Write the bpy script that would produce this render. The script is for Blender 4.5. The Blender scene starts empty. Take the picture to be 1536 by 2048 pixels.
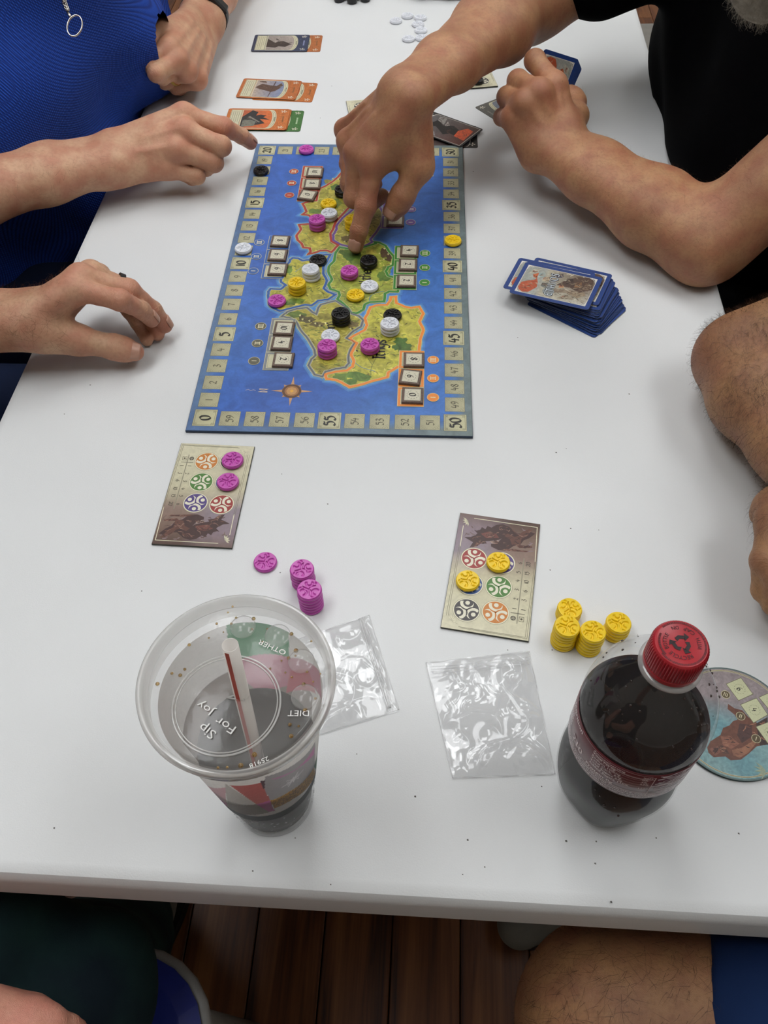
import bpy, math, random
import numpy as np
from mathutils import Vector, Matrix
rng = random.Random(7)
nrg = np.random.RandomState(11)
C = bpy.context.scene.collection
SC = bpy.context.scene
PI = math.pi
# ------------------------------------------------------------------ camera, light, exposure
TABLE = 0.74            # height of the table top above the floor
CAMH = 0.5979648        # camera height above the table top
FOC = 1692.356          # focal length in pixels of the 1536 x 2048 frame
PITCH, ROLL, YAW = 0.9121579, -0.0175244, 0.0710641
def cam_axes():
    cp, sp = math.cos(PITCH), math.sin(PITCH)
    f = np.array([0, cp, -sp]); u = np.array([0, sp, cp]); r = np.array([1., 0, 0])
    cr, sr = math.cos(ROLL), math.sin(ROLL)
    r2 = cr*r+sr*u; u2 = -sr*r+cr*u
    cy, sy = math.cos(YAW), math.sin(YAW)
    Z = np.array([[cy, -sy, 0], [sy, cy, 0], [0, 0, 1]])
    return Z@r2, Z@u2, Z@f
RX, UX, FX = cam_axes()
CAMP = np.array([0, 0, TABLE+CAMH])
camd = bpy.data.cameras.new('camera'); cam = bpy.data.objects.new('camera', camd); C.objects.link(cam)
cam.matrix_world = Matrix(((RX[0], UX[0], -FX[0], 0), (RX[1], UX[1], -FX[1], 0), (RX[2], UX[2], -FX[2], CAMP[2]), (0, 0, 0, 1)))
camd.sensor_fit = 'VERTICAL'; camd.sensor_height = 24.0; camd.lens = FOC/2048*24.0
camd.clip_start = 0.01; camd.clip_end = 50
SC.camera = cam
SC.view_settings.view_transform = 'Standard'; SC.view_settings.look = 'None'
SC.view_settings.gamma = 1; SC.view_settings.use_curve_mapping = False
SC.view_settings.exposure = 0.0
LAMP = 7.45
W = bpy.data.worlds.new('world'); SC.world = W; W.use_nodes = True
W.node_tree.nodes['Background'].inputs[0].default_value = (0.75, 0.82, 0.9, 1)
W.node_tree.nodes['Background'].inputs[1].default_value = 0.25

def at(px, py, h=0.0):
    """point at height h above the table seen at pixel (px, py) of the photograph"""
    d = RX*(px-768)/FOC - UX*(py-1024)/FOC + FX
    t = (TABLE+h-CAMP[2])/d[2]
    return CAMP+d*t
def ppm(p):
    return FOC/float((np.asarray(p)-CAMP)@FX)

# ------------------------------------------------------------------ colour, materials
def lin(c):
    if isinstance(c, str):
        c = c.lstrip('#'); c = [int(c[i:i+2], 16) for i in (0, 2, 4)]
    return tuple((v/255/12.92 if v/255 <= .04045 else ((v/255+.055)/1.055)**2.4) for v in c[:3])
def nodes(m):
    m.use_nodes = True; nt = m.node_tree
    return nt, nt.nodes, nt.links, nt.nodes['Principled BSDF']
def setin(n, k, v):
    if k in n.inputs: n.inputs[k].default_value = v
def coords(N, L, scale, obj=True, rot=(0, 0, 0)):
    tc = N.new('ShaderNodeTexCoord'); mp = N.new('ShaderNodeMapping')
    mp.inputs['Scale'].default_value = scale if hasattr(scale, '__len__') else (scale,)*3
    mp.inputs['Rotation'].default_value = rot
    L.new(tc.outputs['Object' if obj else 'Generated'], mp.inputs['Vector'])
    return mp.outputs['Vector']
def mat(name, col, rough=.5, var=.08, nscale=60, bump=.0, bscale=400, metal=0, spec=.5, coat=0, sub=0, detail=4, col2=None, trans=0):
    m = bpy.data.materials.new(name); nt, N, L, b = nodes(m)
    c = lin(col); c2 = lin(col2) if col2 else tuple(x*(1-var*2) for x in c)
    v = coords(N, L, nscale)
    no = N.new('ShaderNodeTexNoise'); no.inputs['Scale'].default_value = 1; no.inputs['Detail'].default_value = detail
    L.new(v, no.inputs['Vector'])
    cr = N.new('ShaderNodeValToRGB'); cr.color_ramp.elements[0].position = .35; cr.color_ramp.elements[1].position = .65
    cr.color_ramp.elements[0].color = (*c2, 1); cr.color_ramp.elements[1].color = (*c, 1)
    L.new(no.outputs[0], cr.inputs[0]); L.new(cr.outputs[0], b.inputs['Base Color'])
    b.inputs['Roughness'].default_value = rough; b.inputs['Metallic'].default_value = metal
    setin(b, 'Specular IOR Level', spec); setin(b, 'Coat Weight', coat); setin(b, 'Transmission Weight', trans)
    if sub:
        setin(b, 'Subsurface Weight', sub); setin(b, 'Subsurface Radius', (.01, .004, .002)); setin(b, 'Subsurface Scale', 1.0)
    if bump:
        n2 = N.new('ShaderNodeTexNoise'); n2.inputs['Scale'].default_value = 1; n2.inputs['Detail'].default_value = 3
        L.new(coords(N, L, bscale), n2.inputs['Vector'])
        bp = N.new('ShaderNodeBump'); bp.inputs['Strength'].default_value = bump; bp.inputs['Distance'].default_value = .001
        L.new(n2.outputs[0], bp.inputs['Height']); L.new(bp.outputs[0], b.inputs['Normal'])
    return m
def ink_material(name, var=.12, nscale=700, rough=.45, blot=.0, bscale=120):
    """printed surface: the inks come from the colour attribute of the print, with paper grain"""
    m = bpy.data.materials.new(name); nt, N, L, b = nodes(m)
    a = N.new('ShaderNodeAttribute'); a.attribute_name = 'ink'
    no = N.new('ShaderNodeTexNoise'); no.inputs['Scale'].default_value = 1; no.inputs['Detail'].default_value = 5
    L.new(coords(N, L, nscale), no.inputs['Vector'])
    mr = N.new('ShaderNodeMapRange'); mr.inputs[1].default_value = .3; mr.inputs[2].default_value = .7
    mr.inputs[3].default_value = 1-var; mr.inputs[4].default_value = 1+var
    L.new(no.outputs[0], mr.inputs[0])
    vm = N.new('ShaderNodeVectorMath'); vm.operation = 'SCALE'
    L.new(a.outputs['Color'], vm.inputs[0])
    last = mr.outputs[0]
    if blot:
        n2 = N.new('ShaderNodeTexNoise'); n2.inputs['Scale'].default_value = 1; n2.inputs['Detail'].default_value = 6; n2.inputs['Distortion'].default_value = 1.5
        L.new(coords(N, L, bscale), n2.inputs['Vector'])
        m2 = N.new('ShaderNodeMapRange'); m2.inputs[1].default_value = .35; m2.inputs[2].default_value = .65
        m2.inputs[3].default_value = 1-blot; m2.inputs[4].default_value = 1+blot
        L.new(n2.outputs[0], m2.inputs[0])
        mu = N.new('ShaderNodeMath'); mu.operation = 'MULTIPLY'; L.new(last, mu.inputs[0]); L.new(m2.outputs[0], mu.inputs[1]); last = mu.outputs[0]
    L.new(last, vm.inputs['Scale']); L.new(vm.outputs[0], b.inputs['Base Color'])
    b.inputs['Roughness'].default_value = rough
    return m
def clear(name, tint=(1, 1, 1), gloss=.08, rough=.05, haze=0.0, hazecol=(.9, .9, .9), bump=0, bscale=60, fres=1.45):
    """thin clear plastic: lets light through, mirrors at grazing angles, optional milky haze"""
    m = bpy.data.materials.new(name); m.use_nodes = True; nt = m.node_tree; N = nt.nodes; L = nt.links
    N.remove(N['Principled BSDF']); out = N['Material Output']
    t = N.new('ShaderNodeBsdfTransparent'); t.inputs[0].default_value = (*tint, 1)
    g = N.new('ShaderNodeBsdfGlossy'); g.inputs['Roughness'].default_value = rough
    fr = N.new('ShaderNodeLayerWeight'); fr.inputs[0].default_value = .5
    pw = N.new('ShaderNodeMath'); pw.operation = 'POWER'; pw.inputs[1].default_value = 4; L.new(fr.outputs['Facing'], pw.inputs[0])
    ad = N.new('ShaderNodeMath'); ad.operation = 'MULTIPLY_ADD'; ad.use_clamp = True; ad.inputs[1].default_value = (fres-1)*1.3; ad.inputs[2].default_value = gloss
    L.new(pw.outputs[0], ad.inputs[0])
    base = t.outputs[0]
    if haze:
        df = N.new('ShaderNodeBsdfDiffuse'); df.inputs[0].default_value = (*hazecol, 1)
        tl = N.new('ShaderNodeBsdfTranslucent'); tl.inputs[0].default_value = (*hazecol, 1)
        m1 = N.new('ShaderNodeMixShader'); m1.inputs[0].default_value = .5; L.new(df.outputs[0], m1.inputs[1]); L.new(tl.outputs[0], m1.inputs[2])
        m2 = N.new('ShaderNodeMixShader')
        no = N.new('ShaderNodeTexNoise'); no.inputs['Scale'].default_value = 1; L.new(coords(N, L, 40), no.inputs['Vector'])
        mr = N.new('ShaderNodeMapRange'); mr.inputs[3].default_value = haze*.8; mr.inputs[4].default_value = haze*1.2; L.new(no.outputs[0], mr.inputs[0]); L.new(mr.outputs[0], m2.inputs[0])
        L.new(t.outputs[0], m2.inputs[1]); L.new(m1.outputs[0], m2.inputs[2]); base = m2.outputs[0]
    mx = N.new('ShaderNodeMixShader'); L.new(ad.outputs[0], mx.inputs[0]); L.new(base, mx.inputs[1]); L.new(g.outputs[0], mx.inputs[2])
    if bump:
        n2 = N.new('ShaderNodeTexNoise'); n2.inputs['Scale'].default_value = 1; n2.inputs['Detail'].default_value = 3
        L.new(coords(N, L, bscale), n2.inputs['Vector'])
        bp = N.new('ShaderNodeBump'); bp.inputs['Strength'].default_value = bump; bp.inputs['Distance'].default_value = .002
        L.new(n2.outputs[0], bp.inputs['Height']); L.new(bp.outputs[0], g.inputs['Normal']); L.new(bp.outputs[0], fr.inputs['Normal'])
    L.new(mx.outputs[0], out.inputs[0])
    return m

# ------------------------------------------------------------------ objects
def mesh_obj(name, verts, faces, m, parent=None, smooth=False, matrix=None, inks=None):
    me = bpy.data.meshes.new(name)
    me.from_pydata([tuple(map(float, v)) for v in verts], [], [tuple(f) for f in faces])
    if m is not None:
        for mm in (m if isinstance(m, (list, tuple)) else [m]): me.materials.append(mm)
    if inks is not None:
        at_ = me.color_attributes.new('ink', 'FLOAT_COLOR', 'POINT')
        buf = np.ones((len(verts), 4), np.float32); buf[:, :3] = np.array(inks, np.float32)[:, :3]
        at_.data.foreach_set('color', buf.ravel())
    me.update()
    if smooth: me.shade_smooth()
    o = bpy.data.objects.new(name, me); C.objects.link(o)
    if parent is not None: o.parent = parent
    if matrix is not None: o.matrix_world = matrix
    return o
def tag(o, label=None, cat=None, group=None, kind=None):
    if label: o['label'] = label
    if cat: o['category'] = cat
    if group: o['group'] = group
    if kind: o['kind'] = kind
    return o
def empty(name, loc, rz=0, label=None, cat=None, group=None):
    o = bpy.data.objects.new(name, None); C.objects.link(o); o.empty_display_size = .05
    o.location = tuple(map(float, loc)); o.rotation_euler = (0, 0, rz)
    return tag(o, label, cat, group)
def copy_tree(o, parent=None):
    c = o.copy(); C.objects.link(c); c.parent = parent
    for ch in list(o.children): copy_tree(ch, c)
    return c
class MB:
    def __init__(s): s.v = []; s.f = []
    def add(s, v, f):
        n = len(s.v); s.v += [tuple(map(float, p)) for p in v]; s.f += [tuple(i+n for i in q) for q in f]; return s
    def box(s, lo, hi, bev=0.0):
        (x0, y0, z0), (x1, y1, z1) = lo, hi
        if not bev:
            return s.add([(x0, y0, z0), (x1, y0, z0), (x1, y1, z0), (x0, y1, z0), (x0, y0, z1), (x1, y0, z1), (x1, y1, z1), (x0, y1, z1)],
                         [(0, 3, 2, 1), (4, 5, 6, 7), (0, 1, 5, 4), (1, 2, 6, 5), (2, 3, 7, 6), (3, 0, 4, 7)])
        b = bev
        rings = [(z0, b), (z0+b, 0), (z1-b, 0), (z1, b)]
        vs = []
        for z, e in rings: vs += [(x0+e, y0+e, z), (x1-e, y0+e, z), (x1-e, y1-e, z), (x0+e, y1-e, z)]
        fs = [(3, 2, 1, 0), (12, 13, 14, 15)]
        for r in range(3):
            for i in range(4): fs.append((r*4+i, r*4+(i+1) % 4, r*4+4+(i+1) % 4, r*4+4+i))
        return s.add(vs, fs)
    def prism(s, poly, z0, z1):
        n = len(poly)
        return s.add([(x, y, z0) for x, y in poly]+[(x, y, z1) for x, y in poly],
                     [tuple(range(n))[::-1], tuple(range(n, 2*n))]+[(i, (i+1) % n, n+(i+1) % n, n+i) for i in range(n)])
    def lathe(s, prof, n=32, cap0=True, cap1=True, cx=0, cy=0):
        vs = []
        for r, z in prof: vs += [(cx+r*math.cos(2*PI*i/n), cy+r*math.sin(2*PI*i/n), z) for i in range(n)]
        fs = []
        for k in range(len(prof)-1):
            for i in range(n): fs.append((k*n+i, k*n+(i+1) % n, (k+1)*n+(i+1) % n, (k+1)*n+i))
        if cap0: fs.append(tuple(range(n))[::-1])
        if cap1: fs.append(tuple(range((len(prof)-1)*n, len(prof)*n)))
        return s.add(vs, fs)
    def tube(s, pts, r, n=8, caps=True, closed=False):
        pts = [np.array(p, float) for p in pts]; k = len(pts); rs = r if hasattr(r, '__len__') else [r]*k
        vs = []; up = None
        for i, p in enumerate(pts):
            a = pts[(i-1) % k] if (closed or i > 0) else p; b = pts[(i+1) % k] if (closed or i < k-1) else p
            t = b-a; t /= np.linalg.norm(t)+1e-12
            if up is None: up = np.array([0, 0, 1.]) if abs(t[2]) < .9 else np.array([1., 0, 0])
            x = np.cross(up, t); x /= np.linalg.norm(x)+1e-12; y = np.cross(t, x); up = y
            vs += [p+rs[i]*(math.cos(2*PI*j/n)*x+math.sin(2*PI*j/n)*y) for j in range(n)]
        fs = []
        for i in range(k if closed else k-1):
            i2 = (i+1) % k
            for j in range(n): fs.append((i*n+j, i*n+(j+1) % n, i2*n+(j+1) % n, i2*n+j))
        if caps and not closed: fs += [tuple(range(n))[::-1], tuple(range((k-1)*n, k*n))]
        return s.add(vs, fs)
    def build(s, name, m, parent=None, smooth=False, matrix=None):
        return mesh_obj(name, s.v, s.f, m, parent, smooth, matrix)
def frame_matrix(origin, ang, z):
    return Matrix.Translation((float(origin[0]), float(origin[1]), float(z))) @ Matrix.Rotation(ang, 4, 'Z')
def smooth_by_angle(o, deg=35):
    me = o.data
    me.shade_smooth()
    try: me.set_sharp_from_angle(angle=math.radians(deg))
    except Exception: pass

# ------------------------------------------------------------------ print: flat inks in layers on a real surface
class Ink:
    STEP = 3.5e-5
    def __init__(s, auto=False): s.v = []; s.f = []; s.c = []; s.auto = auto; s.n = 0
    def poly(s, pts, col, layer=1, flat=False):
        if s.auto and not flat and len(pts) > 3: s.n += 1; layer = layer+(s.n % 12)*.08
        cols = [lin(col)]*len(pts) if (isinstance(col, str) or not hasattr(col[0], '__len__')) else [lin(c) for c in col]
        area = sum(pts[i][0]*pts[(i+1) % len(pts)][1]-pts[(i+1) % len(pts)][0]*pts[i][1] for i in range(len(pts)))
        idx = list(range(len(pts)))
        if area < 0: idx = idx[::-1]
        n = len(s.v)
        for i in idx: s.v.append((pts[i][0], pts[i][1], layer)); s.c.append(cols[i])
        s.f.append(tuple(range(n, n+len(pts))))
    def rect(s, x0, y0, x1, y1, col, layer=1): s.poly([(x0, y0), (x1, y0), (x1, y1), (x0, y1)], col, layer)
    def circle(s, x, y, r, col, layer=1, n=28, ry=None):
        ry = ry or r
        s.poly([(x+r*math.cos(2*PI*i/n), y+ry*math.sin(2*PI*i/n)) for i in range(n)], col, layer)
    def ring(s, x, y, r0, r1, col, layer=1, n=36):
        for i in range(n):
            a, b = 2*PI*i/n, 2*PI*(i+1)/n
            s.poly([(x+r0*math.cos(a), y+r0*math.sin(a)), (x+r1*math.cos(a), y+r1*math.sin(a)), (x+r1*math.cos(b), y+r1*math.sin(b)), (x+r0*math.cos(b), y+r0*math.sin(b))], col, layer)
    def stroke(s, pts, w, col, layer=1, closed=False, nib=None, taper=False):
        pts = [np.array(p, float) for p in pts]
        P = [pts[0]]
        for p in pts[1:]:
            if np.linalg.norm(p-P[-1]) > 1e-9: P.append(p)
        if closed and np.linalg.norm(P[0]-P[-1]) < 1e-9: P.pop()
        k = len(P)
        if k < 2: return
        L_, R_ = [], []
        for i in range(k):
            a = P[i-1] if (i > 0 or closed) else None; b = P[(i+1) % k] if (i < k-1 or closed) else None
            d0 = (P[i]-a) if a is not None else (b-P[i]); d1 = (b-P[i]) if b is not None else d0
            d0 = d0/np.linalg.norm(d0); d1 = d1/np.linalg.norm(d1)
            t = d0+d1; tn = np.linalg.norm(t)
            t = t/tn if tn > .3 else d1
            n = np.array([-t[1], t[0]])
            ww = w[i] if hasattr(w, '__len__') else w
            if nib is not None: ww = ww*(.38+.75*abs(math.sin(math.atan2(t[1], t[0])-nib)))
            if taper: ww = ww*(1-.85*i/(k-1))
            m = ww/2/max(.55, float(n@np.array([-d1[1], d1[0]])))
            L_.append(P[i]+n*m); R_.append(P[i]-n*m)
        for i in range(k if closed else k-1):
            j = (i+1) % k
            s.poly([tuple(L_[i]), tuple(R_[i]), tuple(R_[j]), tuple(L_[j])], col, layer+(i % 3)*.05, True)
    def frame(s, x0, y0, x1, y1, w, col, layer=1):
        s.stroke([(x0, y0), (x1, y0), (x1, y1), (x0, y1)], w, col, layer, closed=True)
    def build(s, name, m, parent, base=0.0, smooth=False, curve=None):
        vs = [(x, y, base+l*s.STEP) for x, y, l in s.v]
        if curve: vs = [curve(*p) for p in vs]
        return mesh_obj(name, vs, s.f, m, parent, smooth, None, s.c)
def spline(pts, n=5, closed=False):
    P = [np.array(p, float) for p in pts]; k = len(P); out = []
    for i in range(k if closed else k-1):
        p0 = P[(i-1) % k] if (closed or i > 0) else P[i]; p1 = P[i]; p2 = P[(i+1) % k]; p3 = P[(i+2) % k] if (closed or i < k-2) else p2
        for j in range(n):
            t = j/n
            out.append(.5*((2*p1)+(-p0+p2)*t+(2*p0-5*p1+4*p2-p3)*t*t+(-p0+3*p1-3*p2+p3)*t**3))
    if not closed: out.append(P[-1])
    return out
GL = {
 '0': [[(.3, 1), (.1, .8), (.05, .5), (.12, .15), (.3, 0), (.48, .15), (.55, .5), (.5, .82), (.3, 1)]], '1': [[(.3, 1), (.3, 0)]],
 '2': [[(.08, .76), (.2, .97), (.42, .93), (.48, .72), (.32, .4), (.06, .06), (.2, .1), (.56, .02)]],
 '3': [[(.08, .9), (.32, 1), (.46, .8), (.22, .56), (.48, .42), (.48, .15), (.25, -.02), (.04, .08)]],
 '4': [[(.2, 1), (.08, .6), (.06, .42), (.3, .4), (.58, .44)], [(.42, .72), (.4, .3), (.34, -.05)]],
 '5': [[(.54, 1.0), (.34, .92), (.14, .95), (.12, .62)], [(.12, .62), (.36, .66), (.52, .42), (.44, .1), (.2, -.04), (.02, .06)]],
 '6': [[(.5, 1), (.24, .8), (.08, .42), (.16, .06), (.38, .02), (.52, .24), (.42, .5), (.2, .48), (.09, .3)]],
 '7': [[(.04, .95), (.3, .88), (.54, .95), (.34, .5), (.22, -.05)]],
 '8': [[(.3, .53), (.1, .74), (.3, 1), (.48, .78), (.3, .53), (.07, .26), (.3, 0), (.53, .24), (.3, .53)]],
 '9': [[(.1, 0), (.36, .2), (.52, .58), (.44, .94), (.22, .98), (.08, .76), (.18, .5), (.4, .52), (.51, .7)]],
 'I': [[(.3, 1), (.3, 0)], [(.15, 1), (.45, 1)], [(.15, 0), (.45, 0)]], 't': [[(.3, .72), (.2, .3), (.32, 0), (.5, .08)], [(.02, .66), (.3, .72), (.58, .7)]],
 'h': [[(.1, 1.15), (.12, 0)], [(.12, .45), (.35, .68), (.5, .5), (.5, .15), (.42, 0)]], 'y': [[(.08, .66), (.12, .25), (.35, .12), (.5, .3)], [(.52, .66), (.48, 0), (.3, -.35), (.05, -.28)]],
 's': [[(.5, .6), (.25, .68), (.12, .5), (.42, .28), (.4, .05), (.08, .04)]], 'e': [[(.08, .34), (.48, .4), (.4, .64), (.2, .66), (.06, .35), (.2, .02), (.48, .1)]],
 'a': [[(.1, .6), (.35, .68), (.5, .45), (.5, 0)], [(.5, .36), (.2, .38), (.08, .18), (.22, 0), (.5, .1)]], 'l': [[(.2, 1.1), (.2, .1), (.35, 0)]],
 'o': [[(.3, .66), (.08, .5), (.08, .15), (.3, 0), (.52, .15), (.52, .5), (.3, .66)]], 'n': [[(.1, .66), (.1, 0)], [(.1, .45), (.35, .68), (.5, .48), (.5, 0)]],
 'A': [[(.02, 0), (.3, 1), (.56, 0)], [(.12, .35), (.48, .35)]], 'N': [[(.08, 0), (.08, 1), (.52, 0), (.52, 1)]],
 'E': [[(.5, .95), (.2, .9), (.06, .5), (.2, .1), (.5, .05)], [(.08, .52), (.42, .52)]], 'T': [[(.02, .95), (.3, .9), (.58, .98)], [(.3, .92), (.3, 0)]],
 'H': [[(.08, 1), (.08, 0)], [(.5, 1), (.5, 0)], [(.08, .5), (.5, .5)]], 'O': [[(.3, 1), (.05, .8), (.03, .3), (.3, 0), (.56, .3), (.55, .8), (.3, 1)]],
 'S': [[(.52, .9), (.25, 1), (.1, .78), (.45, .4), (.42, .08), (.05, .05)]],
}
def glyphs(ink, text, x, y, size, ang, col, layer, w=.13, gap=.66, nib=.7, center=True):
    adv = [(.3 if ch in '1Il' else .62)+(gap-.62) if ch != ' ' else .35 for ch in text]
    tot = sum(adv); cx = -tot/2 if center else 0
    ca, sa = math.cos(ang), math.sin(ang)
    for ch, ad in zip(text, adv):
        off = -.15 if ch in '1Il' else 0
        for st in GL.get(ch, []):
            pts = spline(st, 4) if len(st) > 2 and ch not in 'AN' else st
            q = []
            for (u, v) in pts:
                a = (cx+u+off)*size; b = (v-.5)*size
                q.append((x+a*ca-b*sa, y+a*sa+b*ca))
            ink.stroke(q, w*size, col, layer, nib=(nib+ang) if nib is not None else None)
        cx += ad
_tc = {}
def text_mesh(s):
    if s in _tc: return _tc[s]
    cu = bpy.data.curves.new('txt', 'FONT'); cu.body = s; cu.size = 1; cu.resolution_u = 2
    o = bpy.data.objects.new('txt', cu); C.objects.link(o)
    dg = bpy.context.evaluated_depsgraph_get(); me = o.evaluated_get(dg).to_mesh()
    v = [(p.co.x, p.co.y) for p in me.vertices]; f = [tuple(p.vertices) for p in me.polygons]
    o.evaluated_get(dg).to_mesh_clear(); bpy.data.objects.remove(o); bpy.data.curves.remove(cu)
    w = max([p[0] for p in v]) if v else 0
    _tc[s] = (v, f, w); return _tc[s]
def text_ink(ink, s, x, y, size, ang, col, layer, center=True, sx=1.0, fn=None):
    v, f, w = text_mesh(s); ca, sa = math.cos(ang), math.sin(ang)
    n = len(ink.v); c = lin(col)
    for (a, b) in v:
        a = (a-(w/2 if center else 0))*size*sx; b = b*size
        if fn: px, py = fn(a, b)
        else: px, py = x+a*ca-b*sa, y+a*sa+b*ca
        ink.v.append((px, py, layer)); ink.c.append(c)
    ink.f += [tuple(i+n for i in q) for q in f]
def homog(src, dst):
    A = []; B = []
    for (x, y), (u, v) in zip(src, dst):
        A.append([x, y, 1, 0, 0, 0, -u*x, -u*y]); B.append(u); A.append([0, 0, 0, x, y, 1, -v*x, -v*y]); B.append(v)
    h = np.append(np.linalg.solve(np.array(A, float), np.array(B, float)), 1).reshape(3, 3)
    def fn(x, y):
        q = h@np.array([x, y, 1.]); return (q[0]/q[2], q[1]/q[2])
    return fn
DOTR = .66
def triskele(R, rot=0):
    """three dots, each hugged by a bowed arm, inside a disc of radius R: white shapes"""
    out = []
    def arc(cx, cy, r0, r1, a0, a1, n=12, tip0=False, tip1=False):
        A, B_ = [], []
        for i in range(n+1):
            t = i/n; a = a0+(a1-a0)*t; m = (r0+r1)/2; h = (r1-r0)/2
            if tip1: h *= max(.04, 1-t**3)
            if tip0: h *= max(.04, 1-(1-t)**3)
            for L_, r in ((A, m-h), (B_, m+h)):
                x, y = cx+r*math.cos(a), cy+r*math.sin(a); q = math.hypot(x, y)
                if q > .93: x, y = x*.93/q, y*.93/q
                L_.append((x*R, y*R))
        return A+B_[::-1]
    for k in range(3):
        a0 = rot+k*2*PI/3; cx, cy = DOTR*math.cos(a0), DOTR*math.sin(a0)
        out.append([((cx+.185*math.cos(t))*R, (cy+.185*math.sin(t))*R) for t in np.linspace(0, 2*PI, 15)[:-1]])
        out.append(arc(cx, cy, .35, .60, a0+PI-math.radians(112), a0+PI+math.radians(98), 18, tip1=True))
    return out
def triskele_slots(R, rot=0):
    out = []
    for k in range(3):
        a0 = rot+k*2*PI/3; cx, cy = DOTR*math.cos(a0), DOTR*math.sin(a0); A, B_ = [], []
        for i in range(11):
            t = i/10; a = a0+PI-math.radians(-8+72*t); h = .075*math.sin(PI*min(1, t*.9+.1))
            A.append(((cx+(.64-h)*math.cos(a))*R, (cy+(.64-h)*math.sin(a))*R)); B_.append(((cx+(.64+h*.6)*math.cos(a))*R, (cy+(.64+h*.6)*math.sin(a))*R))
        out.append(A+B_[::-1])
    return out
def relief(x, y, rot=PI/2):
    """groove depth 0..1 of the moulded swirl at unit coordinates"""
    g = 0.
    for k in range(3):
        a0 = rot+k*2*PI/3; cx, cy = DOTR*math.cos(a0)*.93, DOTR*math.sin(a0)*.93
        dx, dy = x-cx, y-cy; r = math.hypot(dx, dy); a = (math.atan2(dy, dx)-(a0+PI)+PI) % (2*PI)-PI
        w = max(0, 1-abs(r-.275)/.11)*min(1, max(0, (2.2-abs(a))/.5)); g = max(g, min(1, w*2.2))
        t = (-a+.14)/1.26
        if 0 < t < 1:
            w = max(0, 1-abs(r-.62)/(.12*math.sin(PI*t)+.01)); g = max(g, min(1, w*2.2))
        t = (a-1.25)/.6
        if 0 < t < 1 and math.hypot(x, y) < .9:
            w = max(0, 1-abs(r-.56)/(.07*math.sin(PI*t)+.01)); g = max(g, min(1, w*1.5)*.8)
    return g
def brush(ink, poly, cols, n, size, layer, wid=.0006):
    """short tapering paint strokes inside an outline"""
    xs = [p[0] for p in poly]; ys = [p[1] for p in poly]; k = 0; tries = 0
    while k < n and tries < n*8:
        tries += 1
        x, y = rng.uniform(min(xs), max(xs)), rng.uniform(min(ys), max(ys))
        c = False
        for i in range(len(poly)):
            x1, y1 = poly[i]; x2, y2 = poly[i-1]
            if (y1 > y) != (y2 > y) and x < (x2-x1)*(y-y1)/(y2-y1)+x1: c = not c
        if not c: continue
        a = rng.uniform(-.9, .9)+(PI if rng.random() < .5 else 0); L_ = size*rng.uniform(.5, 1.5); b = rng.uniform(-.5, .5)
        ex, ey = x+L_*math.cos(a+b), y+L_*math.sin(a+b); c = False
        for i in range(len(poly)):
            x1, y1 = poly[i]; x2, y2 = poly[i-1]
            if (y1 > ey) != (y2 > ey) and ex < (x2-x1)*(ey-y1)/(y2-y1)+x1: c = not c
        if not c: continue
        ink.stroke([(x, y), (x+L_*.5*math.cos(a), y+L_*.5*math.sin(a)), (x+L_*math.cos(a+b), y+L_*math.sin(a+b))], [wid, wid*1.4, wid*.2], rng.choice(cols), layer+(k % 10)*.1); k += 1
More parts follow.
